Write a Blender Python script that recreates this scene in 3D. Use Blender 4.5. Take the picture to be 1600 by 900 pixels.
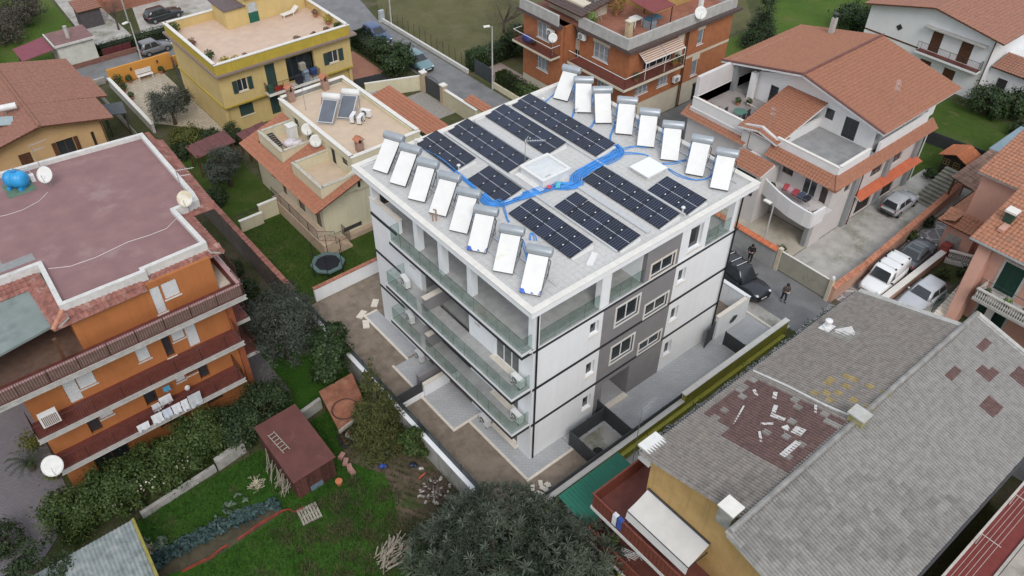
import bpy, math, random
import numpy as np
from mathutils import Matrix, Vector
for o in list(bpy.data.objects):
    bpy.data.objects.remove(o)
scene = bpy.context.scene
COL = scene.collection
rng = np.random.default_rng(7)
random.seed(7)
R = math.radians
cam_d = bpy.data.cameras.new('camera')
cam = bpy.data.objects.new('camera', cam_d)
COL.objects.link(cam)
CAM_RIGHT, CAM_UP, CAM_FWD = Vector((0.769762, -0.638269, 0.008878)), Vector((0.420747, 0.517787, 0.744895)), Vector((0.480040, 0.569657, -0.667123))
cam.matrix_world = Matrix(((CAM_RIGHT.x, CAM_UP.x, -CAM_FWD.x, -19.6682), (CAM_RIGHT.y, CAM_UP.y, -CAM_FWD.y, -21.5482), (CAM_RIGHT.z, CAM_UP.z, -CAM_FWD.z, 39.7886), (0, 0, 0, 1)))
cam_d.lens = 28.496
cam_d.sensor_width = 36.0
cam_d.clip_start = 0.5
cam_d.clip_end = 2000.0
scene.camera = cam
scene.render.resolution_x = 1024
scene.render.resolution_y = 576
SUN_EL, SUN_AZ = R(46), R(208)          # azimuth measured from +Y clockwise
world = bpy.data.worlds.new('World')
scene.world = world
world.use_nodes = True
wn = world.node_tree
wn.nodes.clear()
w_out = wn.nodes.new('ShaderNodeOutputWorld')
w_bg = wn.nodes.new('ShaderNodeBackground')
w_sky = wn.nodes.new('ShaderNodeTexSky')
w_sky.sky_type = 'NISHITA'
w_sky.sun_disc = False
w_sky.sun_elevation = SUN_EL
w_sky.sun_rotation = SUN_AZ
w_sky.air_density = 1.0
w_sky.dust_density = 4.0
w_sky.ozone_density = 1.0
w_mix = wn.nodes.new('ShaderNodeMix')
w_mix.data_type = 'RGBA'
w_mix.inputs[0].default_value = 0.78     # cloud cover: an even grey veil over the clear sky
w_mix.inputs[7].default_value = (6.6, 7.05, 7.6, 1)
wn.links.new(w_sky.outputs[0], w_mix.inputs[6])
wn.links.new(w_mix.outputs[2], w_bg.inputs[0])
w_bg.inputs[1].default_value = 0.115
wn.links.new(w_bg.outputs[0], w_out.inputs[0])
sun_d = bpy.data.lights.new('sun', 'SUN')
sun_d.energy = 1.25
sun_d.angle = R(25)
sun_d.color = (1.0, 0.965, 0.92)
sun = bpy.data.objects.new('sun', sun_d)
COL.objects.link(sun)
sdir = Vector((math.sin(SUN_AZ) * math.cos(SUN_EL), math.cos(SUN_AZ) * math.cos(SUN_EL), math.sin(SUN_EL)))
sun.rotation_euler = sdir.to_track_quat('Z', 'Y').to_euler()
scene.view_settings.view_transform = 'Standard'
scene.view_settings.look = 'None'
scene.view_settings.exposure = 0.27
scene.view_settings.gamma = 1.0
MATS = {}
def lin(c):
    return tuple((v / 255 / 12.92) if v / 255 <= 0.04045 else ((v / 255 + 0.055) / 1.055) ** 2.4 for v in c)
def mat(name, col, rough=0.8, var=0.12, scale=3.0, bump=0.0, bscale=40.0, metal=0.0, spec=0.4, col2=None, f2=0.0, s2=0.6,
        alpha=1.0, trans=0.0, streak=0.0, obj_var=0.0, detail=6.0, coat=0.0):
    if name in MATS:
        return MATS[name]
    m = bpy.data.materials.new(name)
    m.use_nodes = True
    nt = m.node_tree
    b = nt.nodes['Principled BSDF']
    tc = nt.nodes.new('ShaderNodeTexCoord')
    gm = nt.nodes.new('ShaderNodeNewGeometry')
    src = gm.outputs['Position']
    def noise(sc, det=detail, rgh=0.6, vec=src):
        n = nt.nodes.new('ShaderNodeTexNoise')
        n.inputs['Scale'].default_value = sc
        n.inputs['Detail'].default_value = det
        n.inputs['Roughness'].default_value = rgh
        nt.links.new(vec, n.inputs['Vector'])
        return n.outputs['Fac']
    def mixrgb(fac, a, bb, blend='MIX'):
        x = nt.nodes.new('ShaderNodeMix'); x.data_type = 'RGBA'; x.blend_type = blend
        for s, v in ((0, fac), (6, a), (7, bb)):
            if hasattr(v, 'is_linked') or hasattr(v, 'links'):
                nt.links.new(v, x.inputs[s])
            elif s == 0:
                x.inputs[0].default_value = v
            else:
                x.inputs[s].default_value = (*v[:3], 1)
        return x.outputs[2]
    def ramp(v, a, bb):
        r = nt.nodes.new('ShaderNodeMapRange'); r.inputs[1].default_value = a; r.inputs[2].default_value = bb
        r.interpolation_type = 'SMOOTHSTEP'
        nt.links.new(v, r.inputs[0]); return r.outputs[0]
    lo = tuple(max(0, c * (1 - var)) for c in col)
    hi = tuple(min(1, c * (1 + var)) for c in col)
    c = mixrgb(ramp(noise(scale), 0.3, 0.7), lo, hi)
    fine = noise(scale * 9, 4.0)
    c = mixrgb(ramp(fine, 0.25, 0.75), c, mixrgb(1.0, c, (1 + var * .5,) * 3, 'MULTIPLY'))
    if col2 is not None:
        c = mixrgb(ramp(noise(s2, 8.0, 0.7), 0.62 - f2 * 0.35, 0.78 - f2 * 0.25), c, col2)
    if streak:
        mp = nt.nodes.new('ShaderNodeMapping'); mp.inputs['Scale'].default_value = (2.2, 2.2, 0.12)
        nt.links.new(src, mp.inputs['Vector'])
        sn = noise(1.5, 6.0, 0.7, mp.outputs[0])
        c = mixrgb(ramp(sn, 0.45, 0.8), c, tuple(v * (1 - streak) for v in col))
    if obj_var:
        oi = nt.nodes.new('ShaderNodeObjectInfo')
        hs = nt.nodes.new('ShaderNodeHueSaturation')
        mr = nt.nodes.new('ShaderNodeMapRange'); mr.inputs[3].default_value = 1 - obj_var; mr.inputs[4].default_value = 1 + obj_var
        nt.links.new(oi.outputs['Random'], mr.inputs[0]); nt.links.new(mr.outputs[0], hs.inputs['Value'])
        nt.links.new(c, hs.inputs['Color']); c = hs.outputs[0]
    nt.links.new(c, b.inputs['Base Color'])
    rr = nt.nodes.new('ShaderNodeMapRange'); rr.inputs[3].default_value = max(0.02, rough - .1); rr.inputs[4].default_value = min(1, rough + .1)
    nt.links.new(fine, rr.inputs[0]); nt.links.new(rr.outputs[0], b.inputs['Roughness'])
    b.inputs['Metallic'].default_value = metal
    b.inputs['Specular IOR Level'].default_value = spec
    b.inputs['Alpha'].default_value = alpha
    b.inputs['Transmission Weight'].default_value = trans
    b.inputs['Coat Weight'].default_value = coat
    if bump:
        bp = nt.nodes.new('ShaderNodeBump'); bp.inputs['Strength'].default_value = bump; bp.inputs['Distance'].default_value = 0.02
        nt.links.new(noise(bscale, 5.0, 0.65), bp.inputs['Height']); nt.links.new(bp.outputs[0], b.inputs['Normal'])
    MATS[name] = m
    return m
def leafmat(name, c1, c2, c3, rough=0.6, scale=1.2):
    if name in MATS:
        return MATS[name]
    m = bpy.data.materials.new(name); m.use_nodes = True
    nt = m.node_tree; b = nt.nodes['Principled BSDF']
    g = nt.nodes.new('ShaderNodeNewGeometry')
    r = nt.nodes.new('ShaderNodeValToRGB')
    e = r.color_ramp.elements
    e[0].color = (*c1, 1); e[1].color = (*c3, 1); e[0].position = 0.05; e[1].position = 0.98
    k = e.new(0.5); k.color = (*c2, 1)
    n = nt.nodes.new('ShaderNodeTexNoise'); n.inputs['Scale'].default_value = scale; n.inputs['Detail'].default_value = 3
    nt.links.new(g.outputs['Position'], n.inputs['Vector'])
    a = nt.nodes.new('ShaderNodeMath'); a.operation = 'MULTIPLY_ADD'; a.inputs[1].default_value = 0.55
    nt.links.new(g.outputs['Random Per Island'], a.inputs[0])
    s = nt.nodes.new('ShaderNodeMapRange'); s.inputs[1].default_value = .3; s.inputs[2].default_value = .7; s.inputs[3].default_value = 0; s.inputs[4].default_value = .45
    nt.links.new(n.outputs['Fac'], s.inputs[0]); nt.links.new(s.outputs[0], a.inputs[2])
    nt.links.new(a.outputs[0], r.inputs[0])
    nt.links.new(r.outputs[0], b.inputs['Base Color'])
    b.inputs['Roughness'].default_value = rough
    b.inputs['Specular IOR Level'].default_value = 0.25
    MATS[name] = m
    return m
class G:
    def __init__(s):
        s.v = []; s.f = []
    def add(s, vs, fs):
        n = len(s.v); s.v.extend(tuple(map(float, v)) for v in vs); s.f.extend(tuple(n + i for i in f) for f in fs); return s
    def box(s, x0, x1, y0, y1, z0, z1):
        if x0 > x1: x0, x1 = x1, x0
        if y0 > y1: y0, y1 = y1, y0
        return s.add([(x0, y0, z0), (x1, y0, z0), (x1, y1, z0), (x0, y1, z0), (x0, y0, z1), (x1, y0, z1), (x1, y1, z1), (x0, y1, z1)],
                     [(3, 2, 1, 0), (4, 5, 6, 7), (0, 1, 5, 4), (1, 2, 6, 5), (2, 3, 7, 6), (3, 0, 4, 7)])
    def cbox(s, c, size, rz=0.0, rx=0.0, ry=0.0):
        m = Matrix.Rotation(rz, 4, 'Z') @ Matrix.Rotation(ry, 4, 'Y') @ Matrix.Rotation(rx, 4, 'X')
        hx, hy, hz = (q / 2 for q in size)
        vs = [Vector(c) + m @ Vector((a * hx, b * hy, d * hz)) for d in (-1, 1) for a, b in ((-1, -1), (1, -1), (1, 1), (-1, 1))]
        return s.add(vs, [(3, 2, 1, 0), (4, 5, 6, 7), (0, 1, 5, 4), (1, 2, 6, 5), (2, 3, 7, 6), (3, 0, 4, 7)])
    def prism(s, poly, z0, z1):
        n = len(poly)
        zt = z1 if isinstance(z1, (list, tuple)) else [z1] * n
        zb = z0 if isinstance(z0, (list, tuple)) else [z0] * n
        vs = [(p[0], p[1], b) for p, b in zip(poly, zb)] + [(p[0], p[1], t) for p, t in zip(poly, zt)]
        fs = [tuple(range(n - 1, -1, -1)), tuple(range(n, 2 * n))] + [(i, (i + 1) % n, n + (i + 1) % n, n + i) for i in range(n)]
        return s.add(vs, fs)
    def loft(s, rings, cap=True, close=True):
        n = len(rings[0]); vs = [p for r in rings for p in r]; fs = []
        for k in range(len(rings) - 1):
            for i in range(n if close else n - 1):
                j = (i + 1) % n
                fs.append((k * n + i, k * n + j, (k + 1) * n + j, (k + 1) * n + i))
        if cap:
            fs.append(tuple(range(n - 1, -1, -1))); fs.append(tuple((len(rings) - 1) * n + i for i in range(n)))
        return s.add(vs, fs)
    def tube(s, pts, r, n=6, cap=True):
        pts = [Vector(p) for p in pts]
        rs = r if isinstance(r, (list, tuple)) else [r] * len(pts)
        rings = []
        for i, p in enumerate(pts):
            t = (pts[min(i + 1, len(pts) - 1)] - pts[max(i - 1, 0)])
            if t.length < 1e-9: t = Vector((0, 0, 1))
            t.normalize()
            u = t.cross(Vector((0, 0, 1))) if abs(t.z) < .95 else t.cross(Vector((1, 0, 0)))
            u.normalize(); w = u.cross(t)
            rings.append([p + (u * math.cos(a) + w * math.sin(a)) * rs[i] for a in (2 * math.pi * k / n for k in range(n))])
        return s.loft(rings, cap)
    def bar(s, a, b, r, n=5): return s.tube([a, b], r, n)
    def lathe(s, c, prof, n=12):
        rings = [[(c[0] + r * math.cos(2 * math.pi * k / n), c[1] + r * math.sin(2 * math.pi * k / n), c[2] + z) for k in range(n)] for r, z in prof]
        return s.loft(rings)
    def ball(s, c, r, n=8, sq=(1, 1, 1)):
        rings = []
        m = max(4, n // 2 + 1)
        for j in range(m):
            a = math.pi * (j + .02) / (m - 1 + .04) - math.pi / 2
            rings.append([(c[0] + r * sq[0] * math.cos(a) * math.cos(2 * math.pi * k / n), c[1] + r * sq[1] * math.cos(a) * math.sin(2 * math.pi * k / n), c[2] + r * sq[2] * math.sin(a)) for k in range(n)])
        return s.loft(rings)
    def mesh(s, name, m, smooth=False):
        me = bpy.data.meshes.new(name)
        me.from_pydata(s.v, [], s.f)
        me.materials.append(m)
        if smooth:
            me.polygons.foreach_set('use_smooth', [True] * len(me.polygons))
        me.update()
        return me
    def mk(s, name, m, parent=None, kind=None, label=None, cat=None, group=None, smooth=False, bevel=0.0, base=None):
        o = bpy.data.objects.new(name, None) if False else None
        if base is not None and parent is None:
            s.v = [(a - base[0], b - base[1], c - base[2]) for a, b, c in s.v]
        me = s.mesh(name, m, smooth)
        o = bpy.data.objects.new(name, me)
        COL.objects.link(o)
        if base is not None and parent is None: o.location = base
        if parent is not None:
            o.parent = parent
            off = Vector((0, 0, 0)); q = parent
            while q is not None: off += Vector(q.location); q = q.parent
            o.location = -off
        tag(o, label, cat, group, kind)
        if bevel:
            bv = o.modifiers.new('bevel', 'BEVEL'); bv.width = bevel; bv.segments = 2; bv.limit_method = 'ANGLE'
        return o
def tag(o, label=None, cat=None, group=None, kind=None):
    if label: o['label'] = label
    if cat: o['category'] = cat
    if group: o['group'] = group
    if kind: o['kind'] = kind
    return o
def thing(name, label, cat, loc=(0, 0, 0), rz=0.0, group=None):
    o = bpy.data.objects.new(name, None)
    COL.objects.link(o)
    o.empty_display_size = 0.2
    o.location = loc; o.rotation_euler = (0, 0, rz)
    return tag(o, label, cat, group)
def local(name, g, m, parent, smooth=False, kind=None, bevel=0.0, label=None):
    o = bpy.data.objects.new(name, g.mesh(name, m, smooth) if isinstance(g, G) else g)
    COL.objects.link(o); o.parent = parent
    if kind: o['kind'] = kind
    if label: o['label'] = label
    if bevel:
        bv = o.modifiers.new('bevel', 'BEVEL'); bv.width = bevel; bv.segments = 2; bv.limit_method = 'ANGLE'
    return o
def copy_tree(o, parent=None):
    c = o.copy(); COL.objects.link(c); c.parent = parent
    for ch in o.children:
        copy_tree(ch, c)
    return c
def place(src, used, loc, rz, label, group=None, scale=None):
    o = src if not used.get(src.name) else copy_tree(src)
    used[src.name] = 1
    o.location = loc; o.rotation_euler = (0, 0, rz); o['label'] = label
    if group: o['group'] = group
    if scale: o.scale = (scale,) * 3 if not isinstance(scale, tuple) else scale
    return o
USED = {}
class Face:
    def __init__(s, side, pos):
        s.side = side; s.pos = pos
    def pt(s, u, d, z):
        p = s.pos
        return {'-y': (u, p - d, z), '+y': (u, p + d, z), '-x': (p - d, u, z), '+x': (p + d, u, z)}[s.side]
    def box(s, g, u0, u1, d0, d1, z0, z1):
        a = s.pt(u0, d0, z0); b = s.pt(u1, d1, z1)
        return g.box(a[0], b[0], a[1], b[1], z0, z1)
def wall(g, face, u0, u1, z0, z1, t, holes=()):
    us = sorted({u0, u1, *[min(max(h[0], u0), u1) for h in holes], *[min(max(h[1], u0), u1) for h in holes]})
    zs = sorted({z0, z1, *[min(max(h[2], z0), z1) for h in holes], *[min(max(h[3], z0), z1) for h in holes]})
    for a, b in zip(us, us[1:]):
        run = None
        for c, d in zip(zs, zs[1:]):
            mu, mz = (a + b) / 2, (c + d) / 2
            hole = any(h[0] < mu < h[1] and h[2] < mz < h[3] for h in holes)
            if hole:
                if run: face.box(g, a, b, -t, 0, *run); run = None
            else:
                run = (run[0], d) if run else (c, d)
        if run: face.box(g, a, b, -t, 0, *run)
    return g
def window(parent, face, u0, u1, z0, z1, frame, glass, n=2, rec=0.12, fw=0.07, sill=None, sd=0.12, surround=None, sw=0.12, shut=None, open_=0.0, name='window', bars=None, nh=1):
    g = G()
    d = -rec
    face.box(g, u0, u1, d - .05, d, z0, z0 + fw); face.box(g, u0, u1, d - .05, d, z1 - fw, z1)
    ws = (u1 - u0 - fw * (n + 1)) / n
    for i in range(n + 1):
        a = u0 + i * (ws + fw)
        face.box(g, a, a + fw, d - .05, d, z0 + fw, z1 - fw)
    for k in range(1, nh):
        zz = z0 + (z1 - z0) * k / nh
        face.box(g, u0 + fw, u1 - fw, d - .045, d - .005, zz - .02, zz + .02)
    w = g.mk(name, frame, parent)
    for i in range(n):
        a = u0 + fw + i * (ws + fw)
        p = G(); face.box(p, a, a + ws, d - .035, d - .022, z0 + fw, z1 - fw)
        p.mk('pane', glass, w)
    if sill:
        p = G(); face.box(p, u0 - .06, u1 + .06, -rec, .07, z0 - .06, z0 - .002); p.mk('sill', sill, w)
    if surround:
        p = G()
        face.box(p, u0 - sw, u0, -.05, .03, z0 - sw, z1 + sw); face.box(p, u1, u1 + sw, -.05, .03, z0 - sw, z1 + sw)
        face.box(p, u0, u1, -.05, .03, z1, z1 + sw); face.box(p, u0, u1, -.05, .03, z0 - sw, z0)
        p.mk('surround', surround, w)
    if shut:
        half = (u1 - u0) / 2
        for sgn, uu in ((-1, u0), (1, u1)):
            p = G()
            if open_ == 0:
                a, b = (u0 + .02, u0 + half - .01) if sgn < 0 else (u0 + half + .01, u1 - .02)
                face.box(p, a, b, -.06, -.02, z0 + .02, z1 - .02)
                k = z0 + .12
                while k < z1 - .1:
                    face.box(p, a + .06, b - .06, -.02, -.005, k, k + .035); k += .09
            else:   # folded back against the wall
                a, b = (uu - half * open_, uu - .03) if sgn < 0 else (uu + .03, uu + half * open_)
                face.box(p, a, b, .02, .06, z0, z1)
                k = z0 + .1
                while k < z1 - .1:
                    face.box(p, a + .06, b - .06, .06, .075, k, k + .035); k += .09
            p.mk('shutter', shut, w)
    if bars:
        p = G()
        k = u0 + .12
        while k < u1 - .05:
            p.bar(face.pt(k, .05, z0), face.pt(k, .05, z1), .012, 4); k += .13
        for zz in (z0 + .05, (z0 + z1) / 2, z1 - .05):
            p.bar(face.pt(u0, .05, zz), face.pt(u1, .05, zz), .012, 4)
        p.mk('window_bars', bars, w)
    return w
def rail(g, a, b, z, h=1.0, step=.12, r=.011, top=.022, mid=None):
    a = Vector((*a, z)); b = Vector((*b, z)); L = (b - a).length; up = Vector((0, 0, h))
    g.bar(a + up, b + up, top, 5); g.bar(a + Vector((0, 0, .08)), b + Vector((0, 0, .08)), r * 1.3, 4)
    for k in range(int(L / step) + 1):
        p = a.lerp(b, min(1, k * step / L)); g.bar(p + Vector((0, 0, .08)), p + up, r, 4)
    for k in range(int(L / 1.5) + 2):
        p = a.lerp(b, min(1, k * 1.5 / L)); g.bar(p, p + up, r * 1.8, 4)
    return g
def tiles(g, o, eu, ev, nu, nv, wu, wv, hump=.045, step=.035, jit=.006):
    o, eu, ev = Vector(o), Vector(eu).normalized(), Vector(ev).normalized()
    n = eu.cross(ev).normalized()
    if n.z < 0: n = -n
    prof = [(0.0, 0.0), (.12, .55), (.3, .95), (.5, 1.0), (.68, .6), (.8, .1), (1.0, 0.0)]
    for j in range(nv):
        for i in range(nu):
            jj = random.uniform(-jit, jit); lift = random.uniform(0, jit)
            lo, hi = [], []
            for t, h in prof:
                b = o + eu * ((i + t) * wu)
                lo.append(b + ev * (j * wv - .03 + jj) + n * (h * hump + step + lift))
                hi.append(b + ev * ((j + 1) * wv) + n * (h * hump * .9 + lift))
            lip = [p - n * step * .9 for p in lo]
            k = len(prof)
            vs = lip + lo + hi
            fs = []
            for q in range(k - 1):
                fs.append((q, q + 1, k + q + 1, k + q)); fs.append((k + q, k + q + 1, 2 * k + q + 1, 2 * k + q))
            g.add(vs, fs)
    return g
def tiled_plane(name, parent, m, under, o, eu, ev, Lu, Lv, wu=.27, wv=.36, thick=.12, **kw):
    o, eu, ev = Vector(o), Vector(eu).normalized(), Vector(ev).normalized()
    n = eu.cross(ev).normalized()
    if n.z < 0: n = -n
    c = [o, o + eu * Lu, o + eu * Lu + ev * Lv, o + ev * Lv]
    g = G().add([p - n * (thick + .005) for p in c] + [p - n * .005 for p in c], [(3, 2, 1, 0), (4, 5, 6, 7), (0, 1, 5, 4), (1, 2, 6, 5), (2, 3, 7, 6), (3, 0, 4, 7)])
    r = g.mk(name, under, parent)
    nu, nv = max(1, round(Lu / wu)), max(1, round(Lv / wv))
    t = tiles(G(), o, eu, ev, nu, nv, Lu / nu, Lv / nv, **kw)
    t.mk('roof_tiles', m, r, kind='stuff')
    return r
def ridge_tiles(parent, m, a, b, r=.12, n=None):
    a, b = Vector(a), Vector(b); L = (b - a).length; k = n or max(1, int(L / .4)); d = (b - a) / k
    g = G()
    for i in range(k):
        p = a + d * i; q = p + d * 1.06
        g.tube([p + Vector((0, 0, .01)), q + Vector((0, 0, .035))], [r * 1.08, r * .95], 8)
    return g.mk('ridge_tiles', m, parent, kind='stuff')
# ================================================================ shared materials
m_white = mat('white_plaster', (.83, .845, .87), .85, .03, .8, .05, 60, col2=(.75, .76, .78), f2=.0, s2=.5, streak=.06)
m_grey_pl = mat('grey_plaster', (.235, .225, .235), .9, .06, 1.2, .08, 60)
m_band = mat('black_band', (.03, .031, .037), .55, .1)
m_trav = mat('travertine', (.68, .62, .54), .7, .08, 6, .05, 30)
m_floor = mat('terrace_floor', (.36, .355, .35), .75, .12, 2, .05, 20, col2=(.29, .29, .29), f2=.2, s2=.8)
m_paver = mat('roof_paver', (.53, .525, .515), .85, .06, 5, .1, 60, col2=(.45, .445, .44), f2=.25, s2=.5)
m_joint = mat('mortar', (.3, .3, .295), .9, .1)
m_frame_w = mat('white_frame', (.75, .76, .77), .5, .03)
m_glass_d = mat('window_glass', (.03, .035, .04), .06, .2, .7, spec=.7)
m_steel = mat('galvanised_steel', (.42, .43, .44), .45, .1, 8, metal=.7)
m_dsteel = mat('dark_steel', (.05, .052, .056), .5, .1, 5)
m_anth = mat('anthracite_metal', (.055, .062, .07), .5, .08, 4)
m_black = mat('black_plastic', (.015, .015, .016), .5, .1)
m_blue = mat('blue_hose', (.06, .28, .7), .45, .12, 3)
m_bluef = mat('blue_film', (.05, .13, .5), .5, .2)
m_tank = mat('tank_shell', (.37, .40, .43), .4, .05, 3, metal=.35)
m_film = mat('white_film', (.74, .735, .72), .55, .03, 2, .25, 9, col2=(.66, .62, .53), f2=.12, s2=.7)
m_conc = mat('concrete', (.42, .41, .39), .9, .12, 3, .2, 30, col2=(.3, .29, .27), f2=.3, s2=.6)
m_plastic_w = mat('white_plastic', (.72, .72, .71), .5, .04, 4)
m_soil = mat('bare_soil', (.2, .16, .125), .95, .22, 1.6, .5, 14, col2=(.27, .22, .175), f2=.45, s2=.35)
m_pavg = mat('grey_paving', (.33, .335, .35), .75, .1, 2.5, .1, 24, col2=(.26, .262, .275), f2=.35, s2=.5)
m_asph = mat('asphalt', (.185, .185, .19), .9, .12, .8, .35, 60, col2=(.14, .14, .145), f2=.35, s2=.25)
m_concpave = mat('concrete_paving', (.4, .385, .36), .9, .14, .9, .25, 20, col2=(.2, .2, .15), f2=.42, s2=.33)
def glass_mat():
    m = bpy.data.materials.new('balustrade_glass'); m.use_nodes = True
    nt = m.node_tree; nt.nodes.clear()
    o = nt.nodes.new('ShaderNodeOutputMaterial'); mx = nt.nodes.new('ShaderNodeMixShader')
    t = nt.nodes.new('ShaderNodeBsdfTransparent'); t.inputs[0].default_value = (.9, .95, .93, 1)
    g = nt.nodes.new('ShaderNodeBsdfGlossy'); g.inputs[0].default_value = (.8, .86, .84, 1); g.inputs[1].default_value = .03
    mx.inputs[0].default_value = .12
    nt.links.new(t.outputs[0], mx.inputs[1]); nt.links.new(g.outputs[0], mx.inputs[2])
    nt.links.new(mx.outputs[0], o.inputs[0])
    return m
m_bglass = glass_mat()
def pattern(name, c1, c2, gap, sx, sy, rz=0.0, gapw=.02, rough=.8, off=.5, bump=.4, dirt=None, f2=.3, s2=.4):
    m = bpy.data.materials.new(name); m.use_nodes = True
    nt = m.node_tree; b = nt.nodes['Principled BSDF']
    g = nt.nodes.new('ShaderNodeNewGeometry'); mp = nt.nodes.new('ShaderNodeMapping')
    mp.inputs['Rotation'].default_value = (0, 0, rz)
    nt.links.new(g.outputs['Position'], mp.inputs[0])
    br = nt.nodes.new('ShaderNodeTexBrick'); br.offset = off
    br.inputs['Scale'].default_value = 1; br.inputs['Brick Width'].default_value = sx; br.inputs['Row Height'].default_value = sy
    br.inputs['Mortar Size'].default_value = gapw; br.inputs['Mortar Smooth'].default_value = .1
    br.inputs['Color1'].default_value = (*c1, 1); br.inputs['Color2'].default_value = (*c2, 1); br.inputs['Mortar'].default_value = (*gap, 1)
    nt.links.new(mp.outputs[0], br.inputs[0])
    n = nt.nodes.new('ShaderNodeTexNoise'); n.inputs['Scale'].default_value = s2; n.inputs['Detail'].default_value = 8; n.inputs['Roughness'].default_value = .65
    nt.links.new(g.outputs['Position'], n.inputs[0])
    mr = nt.nodes.new('ShaderNodeMapRange'); mr.inputs[1].default_value = .62 - f2 * .35; mr.inputs[2].default_value = .82 - f2 * .3
    nt.links.new(n.outputs['Fac'], mr.inputs[0])
    mx = nt.nodes.new('ShaderNodeMix'); mx.data_type = 'RGBA'
    nt.links.new(mr.outputs[0], mx.inputs[0]); nt.links.new(br.outputs[0], mx.inputs[6])
    dd = dirt or tuple(v * .75 for v in c1)
    mx.inputs[7].default_value = (*dd, 1)
    nt.links.new(mx.outputs[2], b.inputs['Base Color']); b.inputs['Roughness'].default_value = rough
    b.inputs['Specular IOR Level'].default_value = .3
    bp = nt.nodes.new('ShaderNodeBump'); bp.inputs['Strength'].default_value = bump; bp.inputs['Distance'].default_value = .01; bp.invert = True
    nt.links.new(br.outputs[1], bp.inputs['Height']); nt.links.new(bp.outputs[0], b.inputs['Normal'])
    MATS[name] = m
    return m
m_yard = pattern('yard_pavers', (.44, .445, .46), (.4, .405, .42), (.33, .33, .335), .42, .21, .78, .012)
def grass_mat(name, c1, c2, c3, s=.5, dirt=(.16, .13, .08), df=.3):
    m = bpy.data.materials.new(name); m.use_nodes = True
    nt = m.node_tree; b = nt.nodes['Principled BSDF']; g = nt.nodes.new('ShaderNodeNewGeometry')
    def nz(sc, d=8, r=.65):
        n = nt.nodes.new('ShaderNodeTexNoise'); n.inputs['Scale'].default_value = sc; n.inputs['Detail'].default_value = d; n.inputs['Roughness'].default_value = r
        nt.links.new(g.outputs['Position'], n.inputs[0]); return n.outputs['Fac']
    r = nt.nodes.new('ShaderNodeValToRGB'); e = r.color_ramp.elements
    e[0].position = .3; e[1].position = .72; e[0].color = (*c1, 1); e[1].color = (*c3, 1); k = e.new(.5); k.color = (*c2, 1)
    nt.links.new(nz(s), r.inputs[0])
    fi = nz(9, 6, .8)
    mf = nt.nodes.new('ShaderNodeMapRange'); mf.inputs[1].default_value = .3; mf.inputs[2].default_value = .7; mf.inputs[3].default_value = .55; mf.inputs[4].default_value = 1.4
    nt.links.new(fi, mf.inputs[0])
    mu = nt.nodes.new('ShaderNodeMix'); mu.data_type = 'RGBA'; mu.blend_type = 'MULTIPLY'; mu.inputs[0].default_value = 1
    nt.links.new(r.outputs[0], mu.inputs[6]); nt.links.new(mf.outputs[0], mu.inputs[7])
    md = nt.nodes.new('ShaderNodeMapRange'); md.inputs[1].default_value = .64 - df * .3; md.inputs[2].default_value = .74 - df * .2
    nt.links.new(nz(s * .8 + .13, 10, .7), md.inputs[0])
    mx = nt.nodes.new('ShaderNodeMix'); mx.data_type = 'RGBA'; nt.links.new(md.outputs[0], mx.inputs[0]); nt.links.new(mu.outputs[2], mx.inputs[6]); mx.inputs[7].default_value = (*dirt, 1)
    nt.links.new(mx.outputs[2], b.inputs['Base Color']); b.inputs['Roughness'].default_value = .95; b.inputs['Specular IOR Level'].default_value = .1
    bp = nt.nodes.new('ShaderNodeBump'); bp.inputs['Strength'].default_value = .9; bp.inputs['Distance'].default_value = .08
    nt.links.new(nz(14, 6, .75), bp.inputs['Height']); nt.links.new(bp.outputs[0], b.inputs['Normal'])
    MATS[name] = m
    return m
m_ground = grass_mat('rough_ground', (.05, .065, .025), (.075, .085, .035), (.1, .095, .05), .25, (.13, .11, .08), .5)
m_lawn = grass_mat('lawn', (.04, .075, .015), (.06, .1, .02), (.085, .105, .035), .45, (.13, .12, .05), .25)
m_lush = grass_mat('lush_grass', (.025, .075, .012), (.04, .105, .014), (.055, .11, .022), .4, (.09, .085, .04), .28)
m_dry = grass_mat('dry_field', (.09, .09, .045), (.125, .12, .06), (.16, .145, .08), .3, (.11, .115, .045), .4)
m_field = grass_mat('green_field', (.055, .105, .02), (.08, .135, .025), (.11, .14, .04), .18, (.14, .13, .05), .2)
# ================================================================ ground and roads
def sheet(name, m, poly, z, kind='structure', parent=None, **kw):
    return G().add([(x, y, z) for x, y in poly], [tuple(range(len(poly)))]).mk(name, m, parent, kind=kind, **kw)
def rect(x0, x1, y0, y1): return [(x0, y0), (x1, y0), (x1, y1), (x0, y1)]
sheet('ground', m_ground, [(-4.3, -420), (620, -420), (620, 620), (-420, 620), (-420, 62.4), (-4.3, 62.4)], -.03)
sheet('low_ground', m_ground, rect(-420, -4.2, -420, 62.5), -.74)
sheet('road', m_asph, [(21.2, -40), (25.9, -40), (25.9, 5), (26.6, 20), (26.6, 58), (28.5, 66), (34, 74), (44, 90), (36, 96), (26, 78), (22.6, 68.5), (22.7, 8), (21.4, 4)], -.018)
sheet('road', m_asph, [(-60, 62.9), (22.6, 62.9), (22.75, 67.4), (9, 67.4), (-60, 67.6)], -.0175)
sheet('parking_apron', m_concpave, [(3, 67.45), (22, 67.45), (24, 76), (20, 80), (6, 80)], -.016)
G().box(-4.34, -4.2, -300, 62.5, -.8, -.031).mk('bank', m_conc, kind='structure'); G().box(-300, -4.34, 62.38, 62.52, -.8, -.031).mk('bank', m_conc, kind='structure')
sheet('garden_lawn', m_lush, [(-24.5, -30), (-4.35, -30), (-4.35, 11.4), (-24.5, 11.2)], -.72)
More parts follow.
